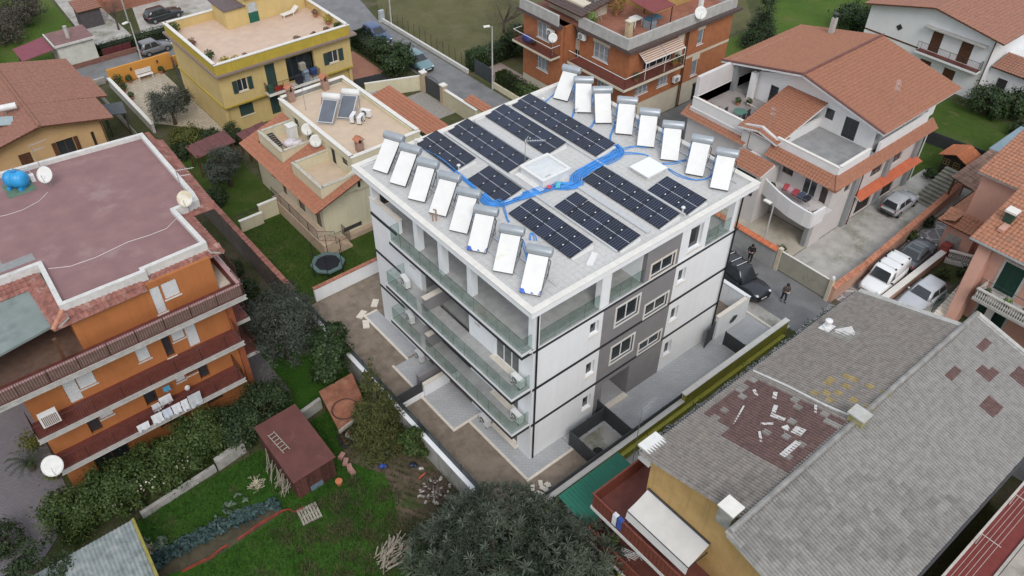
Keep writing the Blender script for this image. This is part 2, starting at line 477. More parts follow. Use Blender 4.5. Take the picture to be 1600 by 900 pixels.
sheet('garden_lawn', m_lush, [(-10.6, 11.9), (-4.4, 11.9), (-4.4, 20), (-8.2, 20), (-8.2, 14.5), (-10.6, 14.5)], -.721)
sheet('garden_lawn', m_lawn, rect(-4.1, 4.5, 20.2, 33), -.012)
sheet('garden_lawn', m_lawn, rect(-4.1, 1.0, 33.4, 47), -.011)
sheet('garden_lawn', m_lawn, rect(12.9, 18.4, 21, 31.6), -.012)
sheet('dry_field', m_dry, [(27.1, 30), (60, 30), (90, 60), (60, 110), (36, 75), (29.6, 63), (27.1, 58)], -.013)
sheet('green_field', m_field, [(44.5, 18), (62, 20.5), (62, 60), (100, 90), (140, 60), (140, 24), (75, 22), (62.3, 20.5), (62, 30), (90, 59), (60.5, 30), (44.5, 28)][:0] or [(44.5, 19), (160, 19), (160, 140), (95, 62), (62, 29.5), (44.5, 29.5)], -.0125)
sheet('garden_lawn', m_lawn, rect(48, 61, -2, 18.8), -.0115)
# ================================================================ the new white apartment block
W, D = 16.37, 15.66
B = thing('apartment_building', 'new white four storey apartment block with grey stair panel and solar roof', 'building', (0, 0, 0))
fR = Face('-y', 0.0)      # right-hand facade in the photograph
fL = Face('-x', 0.0)      # left-hand facade
small = [(4.15, 4.83, 7.65, 8.65), (4.15, 4.83, 4.28, 5.42), (4.15, 4.83, 1.25, 2.45), (11.42, 12.1, 7.5, 8.6), (11.42, 12.1, 4.32, 5.48), (11.42, 12.1, 1.22, 2.45)]
bigL = [(6.22, 8.05, 7.25, 8.65), (6.22, 8.05, 4.1, 5.48)]
bigR = [(8.75, 10.68, 6.36, 7.35), (8.75, 10.68, 3.28, 4.15)]
porch = (5.75, 8.1, 0.0, 2.68)
g = G()
wall(G(), fR, 0.3, 5.13, 0, 9.1, .3, small).mk('wall', m_white, B); wall(G(), fR, 11.08, W, 0, 9.1, .3, small).mk('wall', m_white, B)
g = G(); wall(g, Face('-y', -.012), 5.13, 11.08, 0, 9.1, .312, bigL + bigR + [porch]); g.mk('grey_wall_panel', m_grey_pl, B)
g = G(); g.box(5.45, 5.75, .3, 3.0, 0, 2.68); g.box(8.1, 8.4, .3, 3.0, 0, 2.68); g.box(5.45, 8.4, 3.0, 3.2, 0, 2.7); g.box(5.45, 8.4, .3, 3.2, 2.68, 2.9); g.mk('porch_lining', m_grey_pl, B)
G().box(5.45, 8.4, .12, 3.2, -.02, .06).mk('porch_floor', m_yard, B)
G().box(5.76, 8.09, -.28, .12, .0, .1).mk('porch_step', m_trav, B)
G().box(6.2, 7.6, 2.93, 2.99, .02, 2.3).mk('entrance_door', m_anth, B)
segs = [(0.0, 1.15, 3.25), ]
holesL = []
for zf in (0.2, 3.25, 6.3):
    holesL += [(1.15, 3.25, zf + .02, zf + 2.35), (4.55, 4.95, zf + 1.35, zf + 2.35), (11.0, 11.45, zf + 1.35, zf + 2.35), (13.6, 14.3, zf + 1.35, zf + 2.3)] if zf > 1 else [(1.15, 3.25, .2, 2.4), (11.0, 11.45, 1.4, 2.3)]
holesL = [h for h in holesL if not (h[0] == 13.6)]
wall(G(), fL, 0.0, 5.6, 0, 9.1, .3, holesL).mk('wall', m_white, B); wall(G(), fL, 10.35, D, 0, 9.1, .3, holesL).mk('wall', m_white, B)
g = G(); g.box(W - .3, W, .3, D - .3, 0, 9.1); g.box(.3, W, D - .3, D, 0, 9.1); g.mk('wall', m_white, B)
g = G(); g.box(.3, 2.1, 5.3, 5.6, 0, 9.1); g.box(.3, 2.1, 10.35, 10.65, 0, 9.1); g.box(2.1, 2.4, 5.3, 10.65, 0, 9.1)
g.mk('loggia_wall', m_grey_pl, B)
g = G()
for zf in (0.2, 3.25, 6.3):
    top = zf + 2.82
    g.box(.45, 2.1, 8.62, 8.88, zf, top); g.box(-.95 if zf > 1 else -1.9, .45, 8.6, 8.9, zf - .15, zf + 1.0)
g.mk('balcony_divider', m_grey_pl, B)
for zf in (3.25, 6.3):
    G().box(-1.0, .44, 8.55, 8.95, zf + 1.003, zf + 1.05).mk('wall_cap', m_trav, B)
for zf in (3.25, 6.3):
    for y0 in (6.2, 9.15):
        window(B, Face('-x', 2.1), y0, y0 + 1.0, zf + .02, zf + 2.3, m_frame_w, m_glass_d, 2, -.06, .06, name='balcony_door')
for zf in (0.2, 3.25, 6.3):
    w = window(B, fL, 1.15, 3.25, zf + .02, zf + 2.35, m_frame_w, mat('door_glass', (.1, .11, .115), .08, .2, .6, spec=.7), 3, .1, .08, name='balcony_door')
    G().box(-.28, .28, 1.0, 3.4, zf - .005, zf + .022).mk('threshold', m_trav, w)
for h in holesL:
    if h[1] - h[0] < 1:
        window(B, fL, *h, m_frame_w, m_glass_d, 1, .16, .06, m_trav)
for h in small: window(B, fR, *h, m_frame_w, m_glass_d, 1, .18, .07, m_trav)
for h in bigL + bigR + [(8.75, 10.68, 9.47, 10.48)]: window(B, Face('-y', -.012), *h, m_frame_w, m_glass_d, 2, .1, .08, None, surround=m_trav if h[2] > 9 else mat('cream_frame', (.7, .685, .655), .6, .04), sw=.13)
g = G()
for z, xo in ((3.0, -1.32), (6.05, -1.38)):
    g.box(.3, W - .3, .3, D - .3, z, z + .24)
g.box(.02, W - .02, .02, D - .02, 9.1, 9.36)
g.mk('floor_slab', m_floor, B)
for z, xo, y1 in ((3.0, -1.3, 12.3), (6.05, -1.35, 12.3), (9.1, -.7, 12.45)):
    sl = G().box(xo, -.002, .12, y1, z, z + .25).mk('balcony_slab', m_floor, B)
    e = G(); e.box(xo - .03, xo, .09, y1 + .03, z + .12, z + .27); e.box(xo, -.03, .09, .12, z + .12, z + .27); e.box(xo, -.03, y1, y1 + .03, z + .12, z + .27)
    e.mk('edge_trim', m_frame_w, sl)
    e = G(); e.box(xo - .035, xo, .085, y1 + .035, z - .1, z + .119); e.box(xo, -.03, .085, .119, z - .1, z + .119); e.box(xo, -.03, y1 + .001, y1 + .035, z - .1, z + .119)
    e.mk('dark_edge', m_band, sl)
for z in (3.05, 6.1, 9.1):
    g = G(); g.box(.0, W, -.035, -.013, z, z + .19) if z < 9 else g.box(-.02, W + .35, -.04, -.013, z + .02, z + .22)
    g.mk('black_band', m_band, B)
    G().box(-.035, -.001, 12.75, D, z, z + .19).mk('black_band', m_band, B)
g = G(); g.box(-.3, W, -.05, -.013, 9.325, 9.4); g.mk('edge_trim', m_frame_w, B)
g = G()
g.box(3.2, 8.2, 3.1, 3.4, 9.36, 12.0); g.box(3.2, 3.5, 3.4, 15.3, 9.36, 12.0); g.box(3.5, W - 2.9, 15.05, 15.35, 9.36, 12.0); g.box(13.2, 13.5, .3, 15.05, 9.36, 12)
g.box(8.2, 8.5, .3, 3.1, 9.36, 12.0)
wall(g, fR, 11.08, 13.5, 9.36, 12.0, .3, [(11.85, 13.0, 9.75, 11.5)])
g.mk('attic_wall', m_white, B)
g = G(); wall(g, Face('-y', -.012), 8.25, 11.08, 9.4, 11.72, .3, [(8.75, 10.68, 9.47, 10.48)]); g.mk('grey_wall_panel', m_grey_pl, B)
window(B, fR, 11.85, 13.0, 9.75, 11.5, m_frame_w, m_glass_d, 1, .2, .07, m_trav)
for x, y in ((.02, .05), (.02, 5.25), (-.12, 7.75), (.02, 10.4), (4.82, .05), (15.9, .05), (.02, 15.2)):
    G().box(x, x + (.42 if x < 15 else .4) if not 4 < x < 5 else x + .7, y, y + (.42 if y < 15 else .3), 9.36, 11.75).mk('column', m_white, B)
pp = G().box(.0, .28, 12.5, D, 9.36, 10.36).mk('attic_parapet', m_white, B)
G().box(-.03, .31, 12.45, D + .03, 10.363, 10.41).mk('wall_cap', m_trav, pp)
RX0, RX1, RY0, RY1 = -.52, 17.3, -.37, 16.34
g = G().box(RX0 + .25, RX1 - .25, RY0 + .25, RY1 - .25, 11.98, 12.3); g.mk('roof_slab', m_white, B)
g = G(); g.box(RX0, RX1, RY0, RY0 + .25, 11.74, 12.5); g.box(RX0, RX1, RY1 - .25, RY1, 11.9, 12.5); g.box(RX0, RX0 + .25, RY0 + .25, RY1 - .25, 11.74, 12.5); g.box(RX1 - .25, RX1, RY0 + .25, RY1 - .25, 11.9, 12.5)
g2 = G(); g2.box(.0, W, -.02, .25, 11.7, 11.98); g2.box(-.02, .25, .25, D, 11.7, 11.98); g2.mk('roof_beam', m_white, B)
g = G(); g.box(RX0, RX1, RY0, RY0 + .3, 12.16, 12.52); g.box(RX0, RX1, RY1 - .3, RY1, 12.16, 12.52); g.box(RX0, RX0 + .3, RY0 + .3, RY1 - .3, 12.16, 12.52); g.box(RX1 - .3, RX1, RY0 + .3, RY1 - .3, 12.16, 12.52)
par = g.mk('roof_parapet', m_white, B)
m_cap = mat('parapet_cap', (.7, .675, .63), .75, .05, 3, .05, 30)
g = G(); cz = (12.523, 12.575)
for i in range(12):
    a = RX0 - .04 + i * (RX1 - RX0 + .08) / 12; b = a + (RX1 - RX0 + .08) / 12 - .008
    G().box(a, b, RY0 - .04, RY0 + .34, *cz).mk('cap_stone', m_cap, par); G().box(a, b, RY1 - .34, RY1 + .04, *cz).mk('cap_stone', m_cap, par)
for i in range(11):
    L = (RY1 - RY0 - .68) / 11; a = RY0 + .345 + i * L; b = a + L - .008
    G().box(RX0 - .04, RX0 + .34, a, b, *cz).mk('cap_stone', m_cap, par); G().box(RX1 - .34, RX1 + .04, a, b, *cz).mk('cap_stone', m_cap, par)
G().box(RX0 + .3, RX1 - .3, RY0 + .3, RY1 - .3, 12.3, 12.37).mk('roof_screed', m_joint, B)
g = G()
nx, ny = 46, 43; sx = (RX1 - RX0 - .62) / nx; sy = (RY1 - RY0 - .62) / ny
for i in range(nx):
    for j in range(ny):
        x = RX0 + .31 + i * sx; y = RY0 + .31 + j * sy; z = 12.385 + random.uniform(0, .004)
        g.add([(x + .004, y + .004, 12.37), (x + sx - .004, y + .004, 12.37), (x + sx - .004, y + sy - .004, 12.37), (x + .004, y + sy - .004, 12.37),
               (x + .004, y + .004, z), (x + sx - .004, y + .004, z), (x + sx - .004, y + sy - .004, z), (x + .004, y + sy - .004, z)],
              [(4, 5, 6, 7), (0, 1, 5, 4), (1, 2, 6, 5), (2, 3, 7, 6), (3, 0, 4, 7)])
g.mk('roof_pavers', m_paver, B, kind='stuff')
for x, y in ((.16, -.1), (16.28, -.1)):
    G().tube([(x, y, .15), (x, y, 12.15)], .055, 8).mk('downpipe', m_black, B)
def panes(a, b, z, h, n, off=.0):
    for i in range(n):
        p0 = Vector(a).lerp(Vector(b), i / n); p1 = Vector(a).lerp(Vector(b), (i + 1) / n); dd = (p1 - p0).normalized() * .012
        p0 = p0 + dd; p1 = p1 - dd; nn = Vector((-dd.y, dd.x)).normalized() * .008
        gg = G().prism([(p0.x - nn.x, p0.y - nn.y), (p1.x - nn.x, p1.y - nn.y), (p1.x + nn.x, p1.y + nn.y), (p0.x + nn.x, p0.y + nn.y)], z, z + h)
        pn = gg.mk('glass_pane', m_bglass, B)
        m_edge = mat('glass_edge', (.03, .06, .052), .2, .1)
        e = G(); e.bar((p0.x, p0.y, z + h + .006), (p1.x, p1.y, z + h + .006), .009, 4); e.bar((p1.x + dd.x, p1.y + dd.y, z), (p1.x + dd.x, p1.y + dd.y, z + h), .008, 4); e.mk('glass_edge', m_edge, pn)
panes((-1.24, .2), (-1.24, 8.5), 3.25, 1.0, 8); panes((-1.24, 9.0), (-1.24, 12.22), 3.25, 1.0, 3); panes((-1.24, .2), (-.05, .2), 3.25, 1.0, 1); panes((-1.24, 12.22), (-.05, 12.22), 3.25, 1.0, 1)
panes((-1.29, .2), (-1.29, 8.5), 6.3, 1.0, 8); panes((-1.29, 9.0), (-1.29, 12.22), 6.3, 1.0, 3); panes((-1.29, .2), (-.05, .2), 6.3, 1.0, 1); panes((-1.29, 12.22), (-.05, 12.22), 6.3, 1.0, 1)
panes((-.63, .2), (-.63, 12.35), 9.36, 1.0, 12); panes((-.63, .2), (.0, .2), 9.36, 1.0, 1); panes((-.63, 12.37), (-.05, 12.37), 9.36, 1.0, 1)
panes((.5, .12), (4.8, .12), 9.36, 1.0, 4); panes((5.55, .12), (8.2, .12), 9.36, 1.0, 3); panes((13.55, .12), (15.9, .12), 9.36, 1.0, 2); panes((16.3, .2), (16.3, 6), 9.36, 1.0, 6)
for z in (6.05, 3.0):
    G().box(W + .002, W + 1.3, 2.0, 9, z, z + .2).mk('balcony_slab', m_white, B)
    panes((W + 1.25, 2.05), (W + 1.25, 8.9), z + .2, 1.0, 6); panes((W + .05, 2.05), (W + 1.25, 2.05), z + .2, 1.0, 1)
# ================================================================ roof equipment
def pv_mat():
    m = bpy.data.materials.new('solar_cells'); m.use_nodes = True
    nt = m.node_tree; b = nt.nodes['Principled BSDF']
    tc = nt.nodes.new('ShaderNodeTexCoord'); sp = nt.nodes.new('ShaderNodeSeparateXYZ'); nt.links.new(tc.outputs['Object'], sp.inputs[0])
    def line(src, mul, w):
        a = nt.nodes.new('ShaderNodeMath'); a.operation = 'MULTIPLY_ADD'; a.inputs[1].default_value = mul; a.inputs[2].default_value = 50.0; nt.links.new(src, a.inputs[0])
        f = nt.nodes.new('ShaderNodeMath'); f.operation = 'FRACT'; nt.links.new(a.outputs[0], f.inputs[0])
        c = nt.nodes.new('ShaderNodeMath'); c.operation = 'LESS_THAN'; c.inputs[1].default_value = w; nt.links.new(f.outputs[0], c.inputs[0]); return c.outputs[0]
    l1 = line(sp.outputs['Y'], 6 / .98, .075); l2 = line(sp.outputs['X'], 20 / 1.62, .05)
    ab = nt.nodes.new('ShaderNodeMath'); ab.operation = 'ABSOLUTE'; nt.links.new(sp.outputs['X'], ab.inputs[0])
    ct = nt.nodes.new('ShaderNodeMath'); ct.operation = 'LESS_THAN'; ct.inputs[1].default_value = .016; nt.links.new(ab.outputs[0], ct.inputs[0])
    def mix(f, a, bb):
        x = nt.nodes.new('ShaderNodeMix'); x.data_type = 'RGBA'; nt.links.new(f, x.inputs[0])
        if isinstance(a, tuple): x.inputs[6].default_value = a
        else: nt.links.new(a, x.inputs[6])
        x.inputs[7].default_value = bb; return x.outputs[2]
    oi = nt.nodes.new('ShaderNodeObjectInfo')
    base = mix(oi.outputs['Random'], (.008, .011, .026, 1), (.012, .019, .046, 1))
    c = mix(l2, base, (.03, .036, .055, 1)); c = mix(l1, c, (.2, .22, .27, 1)); c = mix(ct.outputs[0], c, (.5, .51, .53, 1))
    nt.links.new(c, b.inputs['Base Color']); b.inputs['Roughness'].default_value = .22; b.inputs['Specular IOR Level'].default_value = .35
    MATS['solar_cells'] = m
    return m
m_pv = pv_mat()
gf = G(); px, py = .835, .505
gf.box(-px, px, -py, -py + .02, -.035, 0); gf.box(-px, px, py - .02, py, -.035, 0); gf.box(-px, -px + .02, -py + .02, py - .02, -.035, 0); gf.box(px - .02, px, -py + .02, py - .02, -.035, 0)
me_pf = gf.mesh('panel', mat('panel_frame', (.04, .04, .045), .4, .1, metal=.5))
me_pg = G().box(-px + .02, px - .02, -py + .02, py - .02, -.03, -.004).mesh('cells', m_pv)
me_cl = G().box(-.045, .045, -.03, .03, -.01, .02).mesh('clamp', m_plastic_w)
me_bal = G().prism([(-.8, -.1), (.8, -.1), (.8, .1), (-.8, .1)], 0, [.05, .33, .33, .05]).mesh('ballast_wedge', m_plastic_w)
TILT = math.asin(.29 / 1.67)
arrays = [(5.85 - 1.0, 14.1, 4, 'short solar array of four panels in the back left corner of the roof', 4.06),
          (7.3, 13.03, 6, 'long solar array of six panels, second from the back left', 0), (10.35, 13.0, 6, 'solar array of six panels behind the skylight hatch', 0),
          (12.65, 12.0, 8, 'longest solar array, eight panels beside the right row of water heaters', 0), (4.95, 9.35, 3, 'small dark solar array of three panels left of the skylight hatch', 0),
          (4.7, 4.2, 5, 'solar array of five panels nearest the left row of water heaters', 0), (7.1, 3.0, 5, 'solar array of five panels with a raised darker first panel', 0),
          (10.25, 3.5, 6, 'solar array of six panels in the middle of the roof front', 0), (12.45, 1.85, 3, 'short solar array of three panels near the right roof edge', 0)]
for cx, cy, n, lab, _ in arrays:
    cx -= .02
    A = thing('solar_array', lab, 'solar panels', (cx, cy, 12.39), 0, 'solar arrays on the white roof')
    L = n * 1.03
    for i in range(n):
        yy = -L / 2 + (i + .5) * 1.03
        lift = .05 if ('raised' in lab and i == n - 1) else 0
        p = bpy.data.objects.new('panel', me_pf); COL.objects.link(p); p.parent = A; p.location = (0, yy, .24 + lift); p.rotation_euler = (0, -TILT, 0)
        c = bpy.data.objects.new('cells', me_pg); COL.objects.link(c); c.parent = p
        if i < n - 1:
            for sx_ in (-.42, .42):
                k = bpy.data.objects.new('clamp', me_cl); COL.objects.link(k); k.parent = p; k.location = (sx_, .515, 0)
    for yy in [-L / 2 + .12 + k * (L - .24) / n for k in range(n + 1)]:
        w = bpy.data.objects.new('ballast_wedge', me_bal); COL.objects.link(w); w.parent = A; w.location = (0, yy - (.14 if yy < -L / 2 + .2 else 0), 0); w.scale = (.93, 1, .66)
for x0, x1, y0, y1 in ((6.15, 6.35, .5, 16), (8.62, 8.95, .6, 6.2), (11.45, 11.6, .4, 16), (8.5, 8.68, 9.5, 16), (.9, 1.02, .5, 15.5), (1.85, 1.97, .5, 15.6), (15.4, 15.5, .6, 15.6), (16.3, 16.4, .6, 15.6)):
    G().box(x0, x1, y0, y1, 12.392, 12.392 + (.09 if x1 - x0 > .15 else .05)).mk('cable_tray', mat('pale_steel', (.55, .56, .57), .5, .06, 4, metal=.3), label={6.15: 'pale cable tray beside the three panel and five panel arrays', 8.62: 'wide pale cable tray between the two middle front arrays', 11.45: 'pale cable tray left of the longest array', 8.5: 'pale cable tray behind the skylight hatch', .9: 'thin front foot rail under the left row heaters', 1.85: 'thin rear foot rail under the left row heaters', 15.4: 'thin front foot rail under the right row heaters', 16.3: 'thin rear foot rail under the right row heaters'}[x0], cat='tray' if x1 - x0 > .14 else 'rail', group='cable trays on the roof' if x1 - x0 > .14 else 'heater foot rails', base=(x0, y0, 12.392))
def heater():
    t = thing('solar_water_heater', 'x', 'water heater')
    a = R(40); L = 2.0; cy, sy_ = math.cos(a), math.sin(a)
    g = G(); nU = 6; nV = 8
    m = Matrix.Translation((0, .0, .07)) @ Matrix.Rotation(a, 4, 'X')
    vs = []
    for j in range(nV + 1):
        for i in range(nU + 1):
            b = .012 * math.sin(i * 2.1 + j * 1.3) + random.uniform(-.006, .006)
            vs.append(m @ Vector((-.53 + 1.06 * i / nU, L * j / nV, .125 + (b if 0 < i < nU and 0 < j < nV else 0))))
    fs = [(j * (nU + 1) + i, j * (nU + 1) + i + 1, (j + 1) * (nU + 1) + i + 1, (j + 1) * (nU + 1) + i) for j in range(nV) for i in range(nU)]
    g.add(vs, fs); local('film_cover', g, m_film, t, smooth=True)
    g = G()
    g.add([m @ Vector(p) for p in [(-.54, -.02, 0), (.54, -.02, 0), (.54, L + .02, 0), (-.54, L + .02, 0), (-.54, -.02, .092), (.54, -.02, .092), (.54, L + .02, .092), (-.54, L + .02, .092)]],
          [(3, 2, 1, 0), (4, 5, 6, 7), (0, 1, 5, 4), (1, 2, 6, 5), (2, 3, 7, 6), (3, 0, 4, 7)])
    local('collector', g, m_dsteel, t)
    ty, tz = 1.7, 1.58
    g = G(); n = 16
    prof = [(-.68, .19), (-.66, .245), (-.6, .262), (.6, .262), (.66, .245), (.68, .19)]
    g.loft([[(x, ty + r * math.cos(2 * math.pi * k / n), tz + r * math.sin(2 * math.pi * k / n)) for k in range(n)] for x, r in prof])
    local('tank', g, m_tank, t, smooth=True)
    g = G()
    for x in (-.5, .5):
        g.bar((x, -.02, .05), (x, 1.75, .05), .025); g.bar((x, 1.7, .05), (x, 1.7, 1.3), .025); g.bar((x, .8, .05), (x, 1.68, .95), .018); g.bar((x, 1.32, 1.2), (x, 1.85, 1.3), .022)
    g.bar((-.5, 1.7, .05), (.5, 1.7, .05), .02); g.bar((-.5, 1.7, .3), (.5, 1.7, 1.1), .014); g.bar((-.5, 1.5, 1.24), (.5, 1.5, 1.24), .02)
    local('stand', g, m_steel, t)
    g = G(); g.tube([(.56, 1.5, 1.28), (.66, 1.45, 1.2), (.64, 1.2, .9), (.6, .9, .5)], .022, 5); g.tube([(-.5, 1.45, 1.25), (-.56, 1.5, 1.4), (-.55, 1.6, 1.5)], .02, 5); local('pipes', g, m_black, t)
    g = G(); g.tube([(-.6, 1.6, 1.35), (-.66, 1.55, .9), (-.62, 1.6, .4), (-.7, 1.5, .03)], .02, 5); g.tube([(-.57, 1.55, 1.3), (-.6, 1.3, .8), (-.66, 1.7, .2), (-.8, 1.9, .03)], .018, 5)
    local('hose', g, m_blue, t)
    return t
H0 = heater()
hl = [(.55, 14.8, -67), (.6, 13.0, -64), (.55, 11.0, -60), (.7, 9.15, -62), (.65, 7.15, -59), (.4, 5.2, -56), (.4, 3.0, -55), (.4, .85, -56)]
hr = [(14.85, 14.5, -66), (14.85, 12.3, -42), (14.95, 10.45, -38), (15.0, 8.65, -49), (15.0, 6.75, -50), (15.0, 4.75, -50), (14.95, 2.7, -58), (14.95, .8, -58)]
ordw = ['first', 'second', 'third', 'fourth', 'fifth', 'sixth', 'seventh', 'last']
for k, (x, y, rz) in enumerate(hl):
    extra = {5: 'with blue scraps of film at its foot', 7: 'with torn blue film, nearest the front corner'}.get(k, '%s from the back of the left row' % ordw[k])
    h = place(H0, USED, (x, y, 12.39), R(rz), 'solar water heater under white film, ' + extra, 'water heaters in the left row')
    if k in (5, 7):
        g = G(); mm = Matrix.Translation((0, 0, .07)) @ Matrix.Rotation(R(40), 4, 'X')
        for q in ([(-.55, -.01), (-.2, -.01), (-.3, .1), (-.35, .2), (-.55, .22)], [(-.1, .03), (.2, .02), (.08, .12), (.02, .25), (-.05, .15)], [(.4, -.01), (.53, -.01), (.53, .3), (.45, .18)]):
            g.add([mm @ Vector((a, b, .125)) for a, b in q], [tuple(range(len(q)))])
        local('torn_film', g, m_bluef, h)
for k, (x, y, rz) in enumerate(hr):
    place(H0, USED, (x, y, 12.39), R(rz), 'solar water heater under white film, %s from the back of the right row' % ordw[k], 'water heaters in the right row')
t = thing('roof_hatch', 'white square skylight hatch with clear domed lid in the middle of the roof', 'skylight', (8.3, 8.3, 12.39))
hx0, hx1, hy0, hy1 = 6.95, 9.05, 7.35, 9.35
G().box(hx0, hx1, hy0, hy1, 12.39, 12.95).mk('kerb', m_plastic_w, t)
g = G(); g.box(hx0 - .08, hx1 + .08, hy0 - .08, hy0 + .1, 12.953, 13.05); g.box(hx0 - .08, hx1 + .08, hy1 - .1, hy1 + .08, 12.953, 13.05); g.box(hx0 - .08, hx0 + .1, hy0 + .1, hy1 - .1, 12.953, 13.05); g.box(hx1 - .1, hx1 + .08, hy0 + .1, hy1 - .1, 12.953, 13.05); g.mk('lid_frame', m_plastic_w, t)
g = G(); cx, cy = (hx0 + hx1) / 2, (hy0 + hy1) / 2
g.loft([[(hx0 + .1, hy0 + .1, 12.97), (hx1 - .1, hy0 + .1, 12.97), (hx1 - .1, hy1 - .1, 12.97), (hx0 + .1, hy1 - .1, 12.97)], [(cx - .75, cy - .65, 13.04), (cx + .75, cy - .65, 13.04), (cx + .75, cy + .65, 13.04), (cx - .75, cy + .65, 13.04)], [(cx - .2, cy - .2, 13.12), (cx + .2, cy - .2, 13.12), (cx + .2, cy + .2, 13.12), (cx - .2, cy + .2, 13.12)]])
g.mk('dome', mat('frosted_dome', (.62, .64, .65), .2, .05, spec=.6), t)
G().tube([(7.3, 7.5, 13.0), (7.35, 7.55, 13.07), (7.65, 7.55, 13.07), (7.7, 7.5, 13.0)], .02, 5).mk('handle', m_steel, t)
G().box(6.6, 6.95, 7.2, 9.5, 12.392, 12.5).mk('flashing', m_plastic_w, t)
t = thing('vent_box', 'flat white square roof cap between solar array and right heaters', 'roof vent', (13.2, 4.8, 12.39))
x, y = 13.2, 4.82
G().box(x - .7, x + .7, y - .62, y + .62, 12.39, 12.62).mk('kerb', m_plastic_w, t); G().box(x - .85, x + .85, y - .76, y + .76, 12.64, 12.7).mk('lid', mat('bright_white', (.82, .83, .84), .4, .02), t); G().box(x - .66, x + .66, y - .58, y + .58, 12.62, 12.64).mk('seal', m_dsteel, t)
x, y = (7.64, 9.79)
t = thing('tv_aerial', 'thin mast with yagi aerial standing beside the skylight hatch', 'aerial', (x, y, 12.39))
G().bar((x, y, 12.39), (x, y, 14.3), .02).mk('mast', m_steel, t)
g = G(); g.bar((x - .05, y, 14.28), (x + .9, y - .75, 14.34), .012, 4)
for k in range(9):
    q = k / 8; c = Vector((x + .9 * q, y - .75 * q, 14.3)); dd = Vector((.64, .77, 0)) * (.2 - .08 * q); g.bar(c - dd, c + dd, .008, 4)
g.bar((x - .02, y - .02, 14.3), (x + .15, y - .1, 14.6), .012, 4); g.bar((x - .02, y - .02, 14.3), (x + .12, y - .12, 14.02), .012, 4)
g.mk('yagi', m_plastic_w, t)
for k, (pt, lab) in enumerate((((3.94, 15.94, 12.39), 'white mushroom vent at the back left roof corner'), ((4.28, 11.97, 12.39), 'white mushroom vent at the end of the short back array'), ((11.55, 0.62, 12.39), 'white mushroom vent in front of the short right array'), ((13.59, 14.92, 12.39), 'white vent at the back end of the longest array'), ((14.48, 12.56, 12.39), 'white vent at the foot of a right row water heater'), ((11.30, 15.76, 12.39), 'white vent between the back arrays'))):
    x, y, z = pt
    t = thing('roof_vent', lab, 'vent', pt, 0, 'roof vents')
    G().tube([(x, y, z), (x, y, z + .42)], .035, 8).mk('pipe', m_plastic_w, t); G().lathe((x, y, z + .4), [(.1, 0), (.13, .03), (.1, .09), (.03, .12)], 10).mk('hood', m_plastic_w, t, smooth=True)
x, y, z = (0.36, 8.83, 12.39)
t = thing('pipe_stack', 'pair of copper pipes with elbows near the left roof edge', 'pipes', (x, y, z))
mc = mat('copper_pipe', (.42, .27, .2), .45, .15, metal=.5)
G().tube([(x, y, z), (x, y, z + .75), (x - .12, y + .05, z + .8)], .05, 8).mk('pipe', mc, t); G().tube([(x - .16, y + .1, z), (x - .16, y + .1, z + .45), (x - .3, y + .15, z + .5)], .04, 8).mk('pipe', mc, t)
def bundle(path, n, spread, lab, r=.032, z0=12.42):
    t = thing('pipe_bundle', lab, 'pipes', path[0])
    pts = [Vector(p) for p in path]
    fine = []
    for i in range(len(pts) - 1):
        p0, p1, p2, p3 = pts[max(i - 1, 0)], pts[i], pts[i + 1], pts[min(i + 2, len(pts) - 1)]
        for q in range(5):
            u = q / 5
            fine.append(.5 * ((2 * p1) + (p2 - p0) * u + (2 * p0 - 5 * p1 + 4 * p2 - p3) * u * u + (3 * p1 - p0 - 3 * p2 + p3) * u ** 3))
    fine.append(pts[-1])
    for k in range(n):
        o = (k - (n - 1) / 2) * spread + random.uniform(-.01, .01); ph = random.uniform(0, 6)
        out = []
        for i, p in enumerate(fine):
            d_ = (fine[min(i + 1, len(fine) - 1)] - fine[max(i - 1, 0)]); nn = Vector((-d_.y, d_.x, 0)).normalized()
            out.append(Vector((p.x, p.y, z0)) + nn * (o + .03 * math.sin(i * .35 + ph)) + Vector((0, 0, .03 * (k % 3) + .02 * math.sin(i * .5 + ph))))
        G().tube(out, r, 5).mk('hose', m_blue, t, smooth=True)
    return t
bundle([(13.55, 8.14, 12.42), (13.24, 7.43, 12.42), (12.46, 7.22, 12.42), (11.39, 7.25, 12.42), (10.30, 7.23, 12.42), (9.47, 7.02, 12.42), (8.87, 6.56, 12.42), (8.25, 6.72, 12.42), (7.80, 7.17, 12.42)], 17, .048, 'thick bundle of bright blue pipes from skylight to the right array')
bundle([(7.80, 7.17, 12.42), (6.95, 7.35, 12.42), (6.17, 7.48, 12.42), (4.93, 7.74, 12.42), (4.08, 7.87, 12.42), (3.72, 8.24, 12.42), (3.79, 9.16, 12.42)], 15, .048, 'thick bundle of bright blue pipes from skylight towards the left heaters')
bundle([(3.79, 9.16, 12.42), (3.97, 10.43, 12.42), (4.07, 11.82, 12.42), (4.19, 13.61, 12.42), (4.13, 15.43, 12.42)], 5, .055, 'blue pipes along the side of the short back left array')
